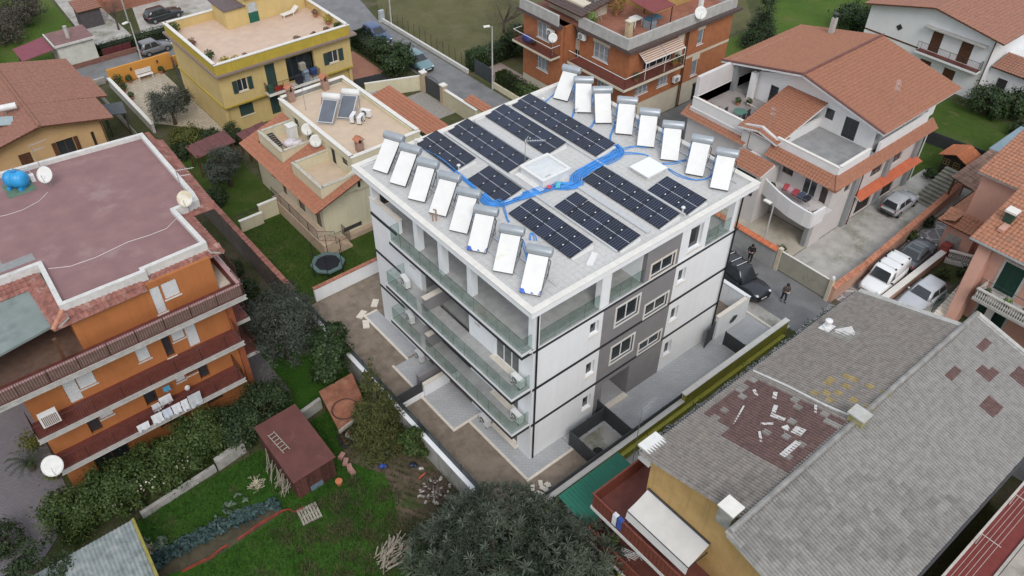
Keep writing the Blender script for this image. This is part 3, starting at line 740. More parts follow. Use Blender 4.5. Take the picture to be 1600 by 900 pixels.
for k, (pth, lab) in enumerate((([(4.33, 7.82, 12.42), (3.85, 7.11, 12.42), (3.50, 6.46, 12.42), (3.43, 6.15, 12.42)], 'short blue pipes branching to the seventh left heater'), ([(12.98, 7.45, 12.42), (13.81, 7.44, 12.42), (14.50, 7.27, 12.42), (15.02, 6.66, 12.42)], 'blue pipe branching to the fifth right heater'), ([(12.51, 7.27, 12.42), (13.44, 7.08, 12.42), (14.26, 6.33, 12.42), (14.41, 5.92, 12.42)], 'blue pipe running to the white roof cap'),
        ([(13.45, 8.21, 12.42), (14.09, 8.97, 12.42), (14.92, 9.51, 12.42), (15.83, 10.13, 12.42)], 'blue pipe looping to the fourth right heater'), ([(13.69, 10.50, 12.42), (14.68, 11.05, 12.42), (15.47, 11.69, 12.42)], 'blue pipe running to the third right heater'), ([(13.50, 12.00, 12.42), (14.42, 12.75, 12.42), (15.02, 13.15, 12.42)], 'blue pipe running to the second right heater'), ([(13.87, 14.97, 12.42), (14.61, 15.28, 12.42), (15.31, 15.53, 12.42)], 'blue pipe at the first right heater'),
        ([(14.45, 4.79, 12.42), (15.11, 4.34, 12.42), (15.91, 4.16, 12.42)], 'blue pipe between the sixth and seventh right heaters'), ([(14.30, 4.18, 12.42), (14.26, 3.33, 12.42), (14.65, 2.40, 12.42), (15.35, 2.01, 12.42), (16.08, 2.13, 12.42)], 'blue pipe curving to the last right heater'), ([(2.92, 4.50, 12.42), (2.59, 3.84, 12.42), (2.24, 3.22, 12.42)], 'blue pipe between the two front left heaters'), ([(3.27, 4.21, 12.42), (3.66, 4.62, 12.42), (3.69, 4.38, 12.42), (3.48, 3.97, 12.42)], 'small loop of blue pipe behind the front left heater'))):
    bundle(pth, 2, .06, lab, .028)
G().cbox((4.75, 0.90, 12.43), (1.1, .35, .08), R(30)).mk('spare_wedge', m_plastic_w, label='white ballast wedge lying loose near the front array', cat='ballast', base=(4.78, 0.94, 12.39))
t = thing('blue_red_tape', 'scraps of red and turquoise tape on the pipe bundle by the skylight', 'tape', (7.55, 7.23, 12.45))
G().cbox((7.29, 7.17, 12.55), (.3, .22, .05), .5).mk('tape', mat('red_tape', (.6, .08, .1), .5), t); G().cbox((7.83, 6.99, 12.55), (.6, .25, .06), .7).mk('tape', mat('cyan_tape', (.1, .5, .62), .5), t)
# ================================================================ yard of the white block
m_ywall = mat('yellow_green_plaster', (.42, .4, .07), .85, .08, 1.2, .05, 30, col2=(.3, .29, .07), f2=.2, s2=.6, streak=.15)
sheet('bare_yard', m_soil, rect(-4.02, 2.6, -3.0, 20.1), -.006)
sheet('yard_paving', m_yard, rect(2.6, 20.3, -2.98, -.002), .0)
m_border = m_trav
def patio(name, x0, x1, y0, y1, z=.03, skip=()):
    p = G().box(x0, x1, y0, y1, -.02, z).mk(name, m_yard, kind='structure')
    b = .16
    for s_, bb in (('w', (x0 - b, x0, y0 - b, y1 + b)), ('s', (x0, x1, y0 - b, y0)), ('n', (x0, x1, y1, y1 + b))):
        if s_ not in skip: G().box(*bb, -.02, z + .02).mk('stone_border', m_border, p)
patio('patio_paving', -.95, 0, 11.45, 16.6, .03, 's'); patio('patio_paving', -2.05, 0, 8.25, 11.29, .034, 'n'); patio('patio_paving', -2.1, 0, 4.66, 7.9, .034, 'n'); patio('patio_paving', -.95, 0, -1.0, 4.5, .03, 'n'); patio('patio_paving', .0, 2.55, -1.0, -.002, .0305, 'wn')
sheet('concrete_pad', m_concpave, rect(2.75, 5.35, -2.95, -.9), .0045)
t = G().lathe((3.55, -2.2, .006), [(.33, 0), (.34, .02), (.3, .03), (.05, .032)], 18).mk('manhole_cover', m_black, label='round black manhole cover on the small concrete pad', cat='manhole', base=(3.55, -2.2, .006))
for k, pt in enumerate(((-1.12, 16.95, 0.00), (0.26, 17.36, 0.00), (-1.39, 15.92, 0.00))):
    G().cbox((pt[0], pt[1], .03), ((.55, .45, .1)[k % 1] + .25, .45, .07), .5 + .3 * k).mk('stone_slab', m_trav, label=['large cream stepping slab on the bare soil', 'cream slab lying at the house corner', 'small cream slab nearest the garden wall'][k], cat='slab', base=(pt[0], pt[1], 0))
g = G()
for k in range(7):
    g.cbox((-.9 + .5 * math.cos(k), -2.0 + .3 * math.sin(k * 2), .06 + .02 * k), (.3 + .1 * (k % 3), .25, .08), k, .2)
g.mk('rubble_heap', m_trav, label='small heap of pale broken slabs near the front corner', cat='rubble', base=(-.9, -2, 0))
def capwall(name, lab, m, poly, h, mc=None, over=.04, ch=.06, base=None, zb=-.8):
    cx = sum(p[0] for p in poly) / len(poly); cy = sum(p[1] for p in poly) / len(poly)
    t = thing(name, lab, 'wall', base or (cx, cy, 0))
    G().prism(poly, zb, h).mk('wall_body', m, t)
    if mc:
        pp = [(cx + (p[0] - cx) + math.copysign(over, p[0] - cx), cy + (p[1] - cy) + math.copysign(over, p[1] - cy)) for p in poly]
        G().prism(pp, h + .002, h + ch).mk('coping', mc, t)
    return t
m_oldconc = mat('weathered_concrete', (.36, .345, .32), .95, .16, 1.3, .3, 20, col2=(.2, .2, .17), f2=.35, s2=.7, streak=.35)
cw = capwall('retaining_wall', 'long weathered concrete garden wall topped with white cap and dark fence', m_oldconc, rect(-4.36, -4.1, -.9, 20.4), .95, m_white, .01, .07)
fence = thing('yard_fence', 'dark metal fence standing on the long garden wall', 'fence', (-4.06, 10, .95))
for i in range(10):
    y0 = -.8 + i * 2.1
    G().box(-4.07, -4.05, y0 + .04, y0 + 2.06, .3, 1.55).mk('fence_panel', mat('dark_green_metal', (.035, .05, .055), .5, .1), fence); G().box(-4.1, -4.02, y0 - .03, y0 + .03, .1, 1.65).mk('post', m_anth, fence)
t = capwall('yard_wall', 'white plastered wall with brick coping behind the bare yard', m_white, rect(-2.9, 2.6, 20.15, 20.35), 1.15, None)
m_brickcop = mat('brick_coping', (.36, .15, .1), .85, .2, 5, .2, 20, obj_var=.2)
for i in range(26):
    G().box(-2.9 + i * .212, -2.9 + i * .212 + .19, 20.1, 20.42, 1.153, 1.22).mk('coping_brick', m_brickcop, t)
t = capwall('partition_wall', 'low white partition wall with cream cap below the balconies', m_white, rect(-2.0, -.02, 7.92, 8.12), 1.05, m_trav)
g = thing('slatted_gate', 'dark slatted gate between the two bare yards', 'gate', (-2.85, 8.05, 0))
G().box(-3.95, -2.03, 7.97, 8.12, 0, .42).mk('plinth', m_white, g); G().box(-3.9, -2.05, 8.02, 8.06, .45, 1.35).mk('gate_leaf', m_anth, g)
gg = G()
for k in range(8): gg.box(-3.88, -2.07, 8.0, 8.02, .5 + k * .1, .56 + k * .1)
gg.mk('slats', m_dsteel, g, kind='stuff')
def dfence(lab, a, b, h, n, name='slatted_fence', z=0):
    t = thing(name, lab, 'fence', (a[0], a[1], z))
    A, Bv = Vector(a), Vector(b)
    for i in range(n):
        p = A.lerp(Bv, i / n); q = A.lerp(Bv, (i + 1) / n); dd = (q - p).normalized(); nn = Vector((-dd.y, dd.x)) * .02; p = p + dd * .03; q = q - dd * .03
        G().prism([tuple(p - nn), tuple(q - nn), tuple(q + nn), tuple(p + nn)], z + .06, z + h).mk('fence_panel', m_anth, t)
        s_ = G()
        for k in range(int((h - .1) / .1)):
            mm = nn * 1.7; s_.prism([tuple(p - mm), tuple(q - mm), tuple(q - nn), tuple(p - nn)], z + .1 + k * .1, z + .15 + k * .1);
        s_.mk('slats', m_dsteel, t, kind='stuff')
    for i in range(n + 1):
        p = A.lerp(Bv, i / n); G().box(p.x - .03, p.x + .03, p.y - .03, p.y + .03, z, z + h + .05).mk('post', m_dsteel, t)
    return t
dfence('dark slatted fence on the near side of the concrete pad', (2.55, -.78), (2.55, -2.95), 1.35, 2)
dfence('dark slatted fence between concrete pad and white wall', (2.55, -.72), (5.45, -.72), 1.35, 2)
dfence('dark slatted fence between concrete pad and grey paving', (5.5, -.05), (5.5, -2.95), 1.35, 2)
dfence('low dark fence along the inside of the yellow wall', (-2.2, -2.98), (9.9, -2.98), 1.35, 7, 'yard_fence')
yw = thing('boundary_wall', 'long yellow green boundary wall with cream cap beside the ochre house', 'wall', (-2.5, -3.2, 0))
G().box(-2.6, 9.85, -3.32, -3.1, -.1, .95).mk('wall_body', m_ywall, yw); G().box(9.85, 20.4, -3.32, -3.1, -.1, 1.5).mk('wall_body', m_ywall, yw)
for i in range(10): G().box(-2.62 + i * 1.245, -2.62 + i * 1.245 + 1.235, -3.36, -3.03, .953, 1.01).mk('cap_stone', m_cap, yw)
for i in range(9): G().box(9.8 + i * 1.18, 9.8 + i * 1.18 + 1.17, -3.37, -3.0, 1.503, 1.57).mk('cap_stone', m_cap, yw)
t = capwall('yard_wall', 'white wall with cream cap hiding a soil bed by the street', m_white, rect(16.4, 19.5, -.42, -.2), 2.0, m_trav)
capwall('yard_wall', 'white wall with cap beside the parked black car', m_white, rect(19.52, 19.75, -.42, 7.5), 2.0, m_frame_w)
sheet('soil_bed', m_soil, rect(16.4, 19.5, -.2, 7), .3)
dfence('dark slatted gate leaf standing open across the paved yard', (16.45, -1.15), (16.45, -2.75), 1.25, 1, 'slatted_gate')
dfence('narrow dark gate leaf against the white wall', (15.2, -.55), (16.2, -.35), 1.7, 1, 'slatted_gate')
G().box(20.25, 20.42, -2.98, 0, -.02, .08).mk('kerb', m_trav, kind='structure')
sheet('pavement', m_concpave, [(20.42, -3.0), (21.6, -3.0), (21.6, 8), (20.42, 8)], -.004)
g = G()
for k in range(6): g.cbox((18.0 + .08 * k, -.45 - .005 * k, .75 + .12 * (k % 3)), (.22, .03, .3), 0, 0, .4 * k)
g.mk('wall_sign', mat('dark_green_paint', (.06, .07, .06), .7), label='dark irregular plaque on the white yard wall', cat='plaque', base=(18.0, -.45, .6))
def acunit():
    t = thing('air_conditioner', 'x', 'air conditioner')
    local('casing', G().box(-.42, .42, -.16, .16, .1, .68), m_plastic_w, t, bevel=.02)
    local('fan_grille', G().tube([(-.1, -.161, .4), (-.1, -.185, .4)], .22, 16), m_dsteel, t)
    g = G()
    for k in range(5): g.tube([(-.1 + .2 * math.cos(a), -.19, .4 + .2 * math.sin(a)) for a in (k * .63, k * .63 + math.pi)], .006, 4)
    local('guard', g, m_plastic_w, t)
    g = G()
    for x in (-.32, .32): g.box(x - .03, x + .03, -.17, .17, 0, .1)
    local('feet', g, m_black, t)
    return t
AC = acunit()
for pt, rz, lab in (((-.55, 11.35, 6.3), -100, 'white air conditioner on the upper left balcony end'), ((-.5, 11.3, 3.25), -100, 'white air conditioner on the middle left balcony end'), ((-.4, 10.75, .035), -95, 'white air conditioner on the patio by the left house wall'), ((-.4, .75, 6.3), -90, 'white air conditioner in the upper balcony front corner'), ((-.4, .75, 3.25), -90, 'white air conditioner in the middle balcony front corner'), ((-.4, 3.75, .035), -92, 'white air conditioner on the front patio strip')):
    place(AC, USED, pt, R(rz), lab, 'air conditioners of the white block')
# ================================================================ vehicles
def paint(name, c, rough=.3): return mat('paint_' + name, c, rough, .03, 1.0, spec=.5, coat=.5)
m_cglass = mat('car_glass', (.025, .03, .035), .05, .1, spec=.8)
m_tyre = mat('tyre', (.02, .02, .02), .85)
m_rim = mat('rim', (.35, .36, .37), .35, .1, metal=.7)
m_lampw = mat('headlamp', (.7, .72, .74), .15, .05)
m_lampr = mat('tail_lamp', (.45, .02, .02), .2, .05)
def car(lab, pos, rz, col, L=4.1, Wd=1.75, H=1.48, style='hatch', extra=None, cat='car', name='parked_car', group='parked cars'):
    t = thing(name, lab, cat, pos, rz, group)
    hw = Wd / 2; hl = L / 2
    belt = .88 if style != 'van' else 1.05
    hood = {'hatch': .8, 'sedan': .78, 'van': .95, 'suv': 1.0}[style]
    tail = {'hatch': .9, 'sedan': .86, 'van': 1.1, 'suv': 1.0}[style]
    st = [(-hl, .74, .55, .5), (-hl + .06, .86, tail - .12, .42), (-hl + .3, .96, tail, .3), (-hl * .55, 1.0, belt, .25), (0, 1.0, belt, .22), (hl * .38, 1.0, belt, .24), (hl * .6, .985, hood + .02, .28), (hl - .35, .95, hood - .08, .3), (hl - .1, .84, hood - .18, .36), (hl, .7, .58, .46)]
    rings = []
    for x, w, zt, zb in st:
        w *= hw
        rings.append([(x, -w * .92, zb), (x, -w, zb + .15), (x, -w * 1.0, (zb + zt) / 2 + .05), (x, -w * .95, zt - .06), (x, -w * .8, zt), (x, 0, zt + .02), (x, w * .8, zt), (x, w * .95, zt - .06), (x, w * 1.0, (zb + zt) / 2 + .05), (x, w, zb + .15), (x, w * .92, zb)])
    local('body', G().loft(rings), col, t, smooth=True)
    a0, a1, a2, a3 = {'hatch': (.34, .06, -.78, -.96), 'sedan': (.33, .04, -.42, -.7), 'van': (.5, .3, -.96, -.985), 'suv': (.36, .1, -.8, -.97)}[style]
    a0, a1, a2, a3 = (q * hl for q in (a0, a1, a2, a3))
    zb = belt - .04; wb = hw * .9; wt = hw * (.74 if style != 'van' else .82); zr = H
    def ring(z, x0, x1, w):
        c = .12
        return [(x1, -w + c, z), (x1 - c, -w, z), (x0 + c, -w, z), (x0, -w + c, z), (x0, w - c, z), (x0 + c, w, z), (x1 - c, w, z), (x1, w - c, z)]
    zs = zr - .07
    f = lambda k: (a3 + (a2 - a3) * k, a0 + (a1 - a0) * k)
    rr = [ring(zb, a3, a0, wb)] + [ring(zb + (zs - zb) * k, *f(k), wb + (wt - wb) * k) for k in (.5, 1)] + [ring(zr - .02, a2 + .1, a1 - .12, wt - .1), ring(zr, a2 + .3, a1 - .35, wt - .28)]
    local('cabin', G().loft(rr), col, t, smooth=True)
    def strip(p, q, r, s_, nm, off):
        o = Vector(off); local(nm, G().add([Vector(v) + o for v in (p, q, r, s_)], [(0, 1, 2, 3)]), m_cglass, t)
    k0, k1 = .1, .97
    def at(k): return f(k) + (wb + (wt - wb) * k, zb + (zs - zb) * k)
    r0, f0, w0, z0 = at(k0); r1, f1, w1, z1 = at(k1)
    strip((f0, -w0 + .12, z0), (f0, w0 - .12, z0), (f1, w1 - .13, z1), (f1, -w1 + .13, z1), 'windscreen', (.012, 0, .008))
    if style != 'van': strip((r0, w0 - .14, z0 + .03), (r0, -w0 + .14, z0 + .03), (r1, -w1 + .15, z1), (r1, w1 - .15, z1), 'rear_window', (-.012, 0, .006))
    mid = (a1 + a2) / 2 + .05
    for s_ in (-1, 1):
        if style == 'van':
            strip((f0 - .25, s_ * w0, z0), (a1 - .5, s_ * w0, z0), (a1 - .5, s_ * w1, z1 - .05), (f1 - .2, s_ * w1, z1 - .05), 'side_window', (0, s_ * .012, 0))
        else:
            strip((f0 - .3, s_ * w0, z0), (mid + .05, s_ * w0, z0), (mid + .05, s_ * w1, z1 - .03), (f1 - .18, s_ * w1, z1 - .03), 'side_window', (0, s_ * .012, 0))
            strip((mid - .05, s_ * w0, z0), (r0 + .28, s_ * w0, z0), (r1 + .25, s_ * w1, z1 - .03), (mid - .05, s_ * w1, z1 - .03), 'side_window', (0, s_ * .012, 0))
        for xw in (hl - .78, -hl + .72):
            w = G().tube([(xw, s_ * (hw - .2), .31), (xw, s_ * (hw + .005), .31)], .31, 16); wo = local('wheel', w, m_tyre, t)
            local('rim', G().tube([(xw, s_ * (hw - .02), .31), (xw, s_ * (hw + .012), .31)], .19, 12), m_rim, wo)
        local('headlight', G().ball((hl - .17, s_ * hw * .66, hood - .2), .17, 8, (.9, .8, .45)), m_lampw, t, smooth=True)
        local('tail_light', G().ball((-hl + .1, s_ * hw * .76, tail - .16), .13, 8, (.6, .7, 1.1)), m_lampr, t, smooth=True)
        local('mirror', G().ball((a0 - .3, s_ * (hw + .06), belt + .05), .1, 8, (.6, 1.1, .8)), m_black if style == 'van' else col, t, smooth=True)
    local('number_plate', G().box(hl - .02, hl + .012, -.26, .26, .42, .53), m_plastic_w, t)
    local('bumper_trim', G().box(-hl - .012, hl + .004, -hw * .62, hw * .62, .3, .4), m_black, t)
    if extra: extra(t, H, a1, a2, wt)
    return t
def bars(t, H, a1, a2, wt):
    for x in (a1 - .5, (a1 + a2) / 2, a2 + .35):
        g = G().bar((x, -wt + .05, H + .05), (x, wt - .05, H + .05), .022)
        b = local('roof_bar', g, m_plastic_w if H > 1.7 else m_black, t)
        q = G()
        for s_ in (-1, 1): q.box(x - .06, x + .06, s_ * (wt - .1) - .05, s_ * (wt - .1) + .05, H - .03, H + .08)
        local('bar_foot', q, m_black, b)
def sunroof(t, H, a1, a2, wt): local('sunroof', G().box(a1 - .85, a1 - .4, -wt + .22, wt - .22, H + .001, H + .012), m_cglass, t)
car('grey small hatchback parked by the far street wall', (3.55, 66.2, 0), R(5), paint('grey', (.16, .165, .175)), 3.6, 1.65, 1.5)
car('dark estate car parked on the pale far apron', (7.6, 73.9, 0), R(3), paint('dark', (.02, .024, .028)), 4.3)
car('dark blue car parked beside the clipped hedge', (23.9, 54.0, 0), R(-91), paint('blue', (.05, .085, .19)), 4.3, 1.78, 1.46)
car('teal car mostly hidden behind the dark round tree', (23.7, 45.6, 0), R(-90), paint('teal', (.14, .24, .27)), 3.9)
car('black people carrier with roof bars parked along the white wall', (22.35, 2.1, 0), R(-98), paint('black', (.016, .018, .024)), 4.75, 1.85, 1.75, 'suv', bars)
car('old silver hatchback on the drive beside the pale villa', (40.3, -.1, 0), R(1), paint('silver', (.42, .44, .46)), 4.0, 1.68, 1.42)
car('white van with roof bars on the patterned drive', (30.6, -4.55, 0), R(182), paint('white', (.78, .79, .8)), 4.4, 1.8, 1.85, 'van', bars, 'van', 'parked_van')
car('dark grey saloon with sunroof behind the white van', (35.2, -4.5, 0), R(3), paint('slate', (.11, .125, .14)), 4.4, 1.76, 1.43, 'sedan', sunroof)
car('silver hatchback parked beside the outside stairs', (31.0, -7.4, 0), R(178), paint('silver2', (.46, .48, .52)), 4.2, 1.76, 1.47)
# ================================================================ street lamps
def lamp(lab, pos, h, rz, head=(1, 0)):
    x, y, z = pos
    t = thing('street_lamp', lab, 'street lamp', pos, 0, 'street lamps')
    G().tube([(x, y, 0), (x, y, h * .5), (x, y, h)], [.09, .075, .05], 8).mk('pole', mat('lamp_pole', (.45, .45, .43), .6, .08), t)
    dx, dy = math.cos(rz) * .55, math.sin(rz) * .55
    G().bar((x, y, h - .03), (x + dx, y + dy, h + .06), .025).mk('arm', m_steel, t)
    G().cbox((x + dx, y + dy, h + .1), (.62, .3, .13), rz).mk('lamp_head', mat('lamp_head', (.7, .69, .64), .4), t, bevel=.03)
lamp('tall street lamp at the field kerb behind the white block', (26.7, 36.9, 0), 6.6, R(160))
lamp('street lamp at the orange wall near the grey hatchback', (1.35, 64.2, 0), 4.6, R(200))
lamp('pale street lamp in the far left street', (4.0, 75.5, 0), 4.4, R(150))
lamp('low street lamp inside the curved forecourt wall', (26.0, 3.1, 0), 4.9, R(90))
lamp('thin pole at the road bend by the meter box', (27.07, 55.93, 0.00), 6.0, R(100))
# ================================================================ people
m_skin = mat('skin', (.45, .28, .2), .6, .05)
def skinmesh(name, verts, edges, radii, m, parent, sub=1):
    me = bpy.data.meshes.new(name); me.from_pydata(verts, edges, []); me.materials.append(m)
    o = bpy.data.objects.new(name, me); COL.objects.link(o); o.parent = parent
    o.modifiers.new('skin', 'SKIN')
    if not me.skin_vertices: me.attributes.new('x', 'FLOAT', 'POINT') if False else None
    bm_layer = me.skin_vertices[0].data if len(me.skin_vertices) else None
    if bm_layer is None:
        import bmesh
        bm = bmesh.new(); bm.from_mesh(me); bm.verts.layers.skin.verify(); bm.to_mesh(me); bm.free(); bm_layer = me.skin_vertices[0].data
    for i, r in enumerate(radii):
        bm_layer[i].radius = r if isinstance(r, tuple) else (r, r); bm_layer[i].use_root = (i == 0)
    s_ = o.modifiers.new('sub', 'SUBSURF'); s_.levels = sub; s_.render_levels = sub
    for p in me.polygons: p.use_smooth = True
    return o
def person(lab, pos, rz, jacket, trousers, hair, stride=.12, lean=.05, hold=True, back=False):
    t = thing('person', lab, 'person', pos, rz)
    J = {'pelvis': (0, 0, .95), 'chest': (lean, 0, 1.28), 'neck': (lean + .02, 0, 1.48), 'head0': (lean + .06, 0, 1.56), 'head1': (lean + .09, 0, 1.68)}
    V = [J['pelvis'], J['chest'], J['neck'], J['head0'], J['head1']]; E = [(0, 1), (1, 2), (2, 3), (3, 4)]; Rr = [(.13, .15), (.12, .17), (.055, .055), (.085, .075), (.085, .08)]
    for s_ in (-1, 1):
        k = len(V); fx = stride * s_
        V += [(0, s_ * .1, .9), (fx * .6 + .03, s_ * .11, .5), (fx, s_ * .12, .09), (fx + .13, s_ * .13, .05)]; E += [(0, k), (k, k + 1), (k + 1, k + 2), (k + 2, k + 3)]; Rr += [(.095, .095), (.062, .062), (.045, .045), (.04, .035)]
        k = len(V)
        V += [(lean, s_ * .19, 1.42), (lean + .02, s_ * .27, 1.15), (lean + .26, s_ * .12, 1.16), (lean + .33, s_ * .08, 1.17)]; E += [(1, k), (k, k + 1), (k + 1, k + 2), (k + 2, k + 3)]; Rr += [(.06, .06), (.046, .046), (.034, .034), (.035, .02)]
        for q in range(4):
            V.append((lean + .41 - .012 * q, s_ * (.04 + .022 * q), 1.18)); E.append((k + 3, len(V) - 1)); Rr.append((.01, .01))
        V.append((lean + .36, s_ * .02, 1.2)); E.append((k + 3, len(V) - 1)); Rr.append((.011, .011))
    skinmesh('body', V, E, Rr, m_skin, t)
    V = [(0, 0, .92), (lean, 0, 1.28), (lean + .015, 0, 1.43)]; E = [(0, 1), (1, 2)]; Rr = [(.16, .185), (.15, .2), (.09, .12)]
    for s_ in (-1, 1):
        k = len(V); V += [(lean, s_ * .2, 1.42), (lean + .02, s_ * .28, 1.15), (lean + .24, s_ * .13, 1.16)]; E += [(1, k), (k, k + 1), (k + 1, k + 2)]; Rr += [(.08, .08), (.062, .062), (.05, .05)]
    skinmesh('jacket', V, E, Rr, jacket, t)
    V = [(0, 0, .98)]; E = []; Rr = [(.15, .17)]
    for s_ in (-1, 1):
        k = len(V); fx = stride * s_; V += [(0, s_ * .1, .88), (fx * .6 + .03, s_ * .11, .5), (fx, s_ * .12, .1)]; E += [(0, k), (k, k + 1), (k + 1, k + 2)]; Rr += [(.115, .115), (.08, .08), (.065, .065)]
    skinmesh('trousers', V, E, Rr, trousers, t)
    g = G().ball((lean + .055, 0, 1.67), .125, 12, (1, .95, 1.02)); local('hair', g, hair, t, smooth=True)
    for s_ in (-1, 1):
        fx = stride * s_; local('shoe', G().ball((fx + .06, s_ * .12, .045), .13, 8, (1.1, .45, .38)), m_black, t, smooth=True)
        local('eye', G().ball((lean + .168, s_ * .032, 1.64), .012, 6), m_black, t)
    return t
m_dark = mat('black_cloth', (.018, .018, .02), .9); m_hair = mat('dark_hair', (.015, .012, .01), .7)
person('person in black clothes walking beside the forecourt wall', (25.0, 3.3, 0), R(205), m_dark, m_dark, m_hair, .22)
p2_ = person('person in brown jacket and dark jeans looking at a handheld controller', (23.3, -1.05, 0), R(235), mat('brown_jacket', (.085, .07, .065), .85), mat('dark_jeans', (.02, .028, .05), .9), m_hair, .1)
t = thing('remote_controller', 'small pale controller held by the person in the street', 'controller', (23.3, -1.05, 1.15), R(235))
local('controller_body', G().box(.36, .46, -.1, .1, 0, .04), m_plastic_w, t, bevel=.01); local('screen', G().box(.4, .41, -.05, .05, .04, .12), m_black, t)
# ================================================================ orange apartment house on the left
m_orange = mat('orange_plaster', (.42, .155, .05), .85, .08, .8, .05, 30, col2=(.36, .125, .04), f2=.15, s2=.5, streak=.1)
m_brownroof = mat('brown_membrane', (.24, .135, .135), .75, .1, .7, .1, 30, col2=(.29, .2, .19), f2=.25, s2=.35)
m_tile_br = mat('brown_tile', (.24, .1, .08), .8, .28, 2.6, .2, 30, col2=(.38, .26, .22), f2=.3, s2=2.2)
m_redfloor = mat('red_floor_tile', (.15, .045, .035), .6, .15, 3, .05, 20)
m_shutw = mat('white_shutter', (.6, .61, .62), .6, .04, 3)
m_greycan = mat('grey_canopy', (.2, .235, .225), .8, .1, .8, .1, 20, col2=(.15, .18, .17), f2=.3, s2=.6)
m_pinkrail = mat('pink_coping', (.42, .25, .25), .7, .1)
m_wood = mat('brown_wood', (.1, .045, .025), .6, .2, 4)
m_satwhite = mat('dish_white', (.68, .68, .66), .45, .05)
m_oldwhite = mat('aged_white_cap', (.58, .57, .55), .8, .1, 3, .1, 30, col2=(.4, .39, .37), f2=.2, s2=1.5)
m_edgeg = mat('grey_edge', (.42, .4, .38), .8, .1, 3)
O = thing('apartment_house', 'orange plastered apartment house with brown flat roof, tiled eaves and balconies', 'building', (-16, 16, -.7))
OY = 15.65; fO = Face('-y', OY)
lv = (2.5, 5.35, 8.55)
mid_w = [(-19.6, -18.92, 5.4, 7.22), (-18.9, -18.0, 6.05, 7.22), (-15.68, -15.0, 6.03, 7.22), (-13.62, -12.9, 6.35, 7.5), (-12.84, -12.2, 5.4, 7.5), (-14.2, -13.72, 5.4, 7.25)]
low_w = [(-19.4, -18.75, 2.6, 4.6), (-18.7, -17.95, 3.35, 4.6), (-14.25, -13.7, 3.3, 4.5), (-13.6, -12.95, 3.4, 4.5), (-12.9, -12.3, 2.6, 4.5), (-16.2, -15.5, 2.6, 4.5)]
up_w = [(-13.83, -13.3, 8.65, 10.5), (-13.2, -12.35, 9.4, 10.5)]
gr_w = [(-20, -18, -.6, 1.7), (-16, -14.8, .3, 1.7), (-13, -12, .3, 1.7)]
wall(G(), fO, -21.5, -10.3, -.75, 8.3, .3, mid_w + low_w + gr_w).mk('wall', m_orange, O)
wall(G(), fO, -17.9, -10.3, 8.3, 10.9, .3, up_w).mk('wall', m_orange, O)
G().box(-10.6, -10.3, OY + .3, 29.5, -.75, 10.9).mk('wall', m_orange, O); G().box(-21.5, -21.2, OY + .3, 30, -.75, 8.3).mk('wall', m_orange, O); G().box(-21.2, -10.6, 29.2, 29.5, -.75, 10.9).mk('wall', m_orange, O)
G().box(-17.9, -17.6, OY + .3, 20, 8.3, 10.9).mk('wall', m_orange, O); G().box(-24, -17.6, 20.0, 20.3, 8.3, 10.9).mk('wall', m_orange, O)
G().box(-10.3, -9.95, OY - .2, OY + 2.6, -.7, 8.0).mk('side_pier', mat('rust_pier', (.3, .09, .04), .8, .1), O)
for h in mid_w + low_w + up_w:
    if h == (-14.2, -13.72, 5.4, 7.25) or h[2] < 3.3 or h in low_w[3:5]:
        window(O, fO, *h, m_wood, m_glass_d, 1 if h[1] - h[0] < .8 else 2, .15, .07, m_trav if h[2] > 2.7 else None)
    else:
        w = window(O, fO, *h, m_frame_w, m_glass_d, 1, .2, .05, m_oldwhite if h[2] != 5.4 else None)
        sg = G(); k = h[2] + .02
        while k < h[3] - .05: fO.box(sg, h[0] + .015, h[1] - .015, -.1, -.05 + .012 * (int(k * 20) % 2), k, k + .048); k += .05
        sg.mk('roller_shutter', m_shutw, w)
for h in gr_w: window(O, fO, *h, m_wood, m_glass_d, 2, .15, .08)
G().box(-21.2, -10.6, OY + .3, 29.2, 8.2, 8.5).mk('floor_slab', m_redfloor, O)
fr_y = 14.25
ends = {2.5: (-21.6, -10.75), 5.35: (-21.75, -10.2), 8.55: (-24.5, -9.35)}
for z, (x0, x1) in ends.items():
    sl = G().box(x0, x1, fr_y, OY - .002, z - .26, z - .01).mk('balcony_slab', m_conc, O)
    G().box(x0 + .05, x1 - .05, fr_y + .05, OY - .002, z - .01, z + .012).mk('balcony_floor', m_redfloor, sl)
    e = G(); e.box(x0 - .03, x1 + .03, fr_y - .04, fr_y, z - .04, z + .04); e.mk('edge_strip', m_edgeg, sl)
    e = G(); e.box(x0 - .03, x1 + .03, fr_y - .09, fr_y - .045, z - .26, z - .19); e.mk('gutter', m_edgeg, sl)
    g = G(); rail(g, (x0 + .05, fr_y + .05), (x1 - .05, fr_y + .05), z + .012, .95, .13, .01, .02); rail(g, (x1 - .05, fr_y + .05), (x1 - .05, OY), z + .012, .95, .13, .01, .02); rail(g, (x0 + .05, fr_y + .05), (x0 + .05, OY), z + .012, .95, .13, .01, .02)
    g.mk('railing', mat('rail_brown', (.07, .025, .022), .5, .1), O)
g = G(); g.box(-24.5, -9.35, fr_y + .1, fr_y + .22, 8.56, 9.3); g.mk('balcony_parapet', mat('brown_parapet', (.2, .13, .11), .85, .15, 4), O)
G().box(-24.5, -9.35, fr_y + .06, fr_y + .26, 9.303, 9.36).mk('coping', m_pinkrail, O); G().box(-9.6, -9.38, fr_y + .27, 19.2, 9.303, 9.36).mk('coping', m_pinkrail, O)
G().box(-9.58, -9.42, fr_y + .27, 19.2, 8.55, 9.3).mk('balcony_parapet', m_redfloor, O)
sd = G().box(-10.3 + .002, -9.0, OY + .1, 20.5, 8.28, 8.53).mk('side_balcony', m_conc, O); G().box(-10.2, -9.05, OY + .1, 20.4, 8.532, 8.55).mk('balcony_floor', m_trav, sd)
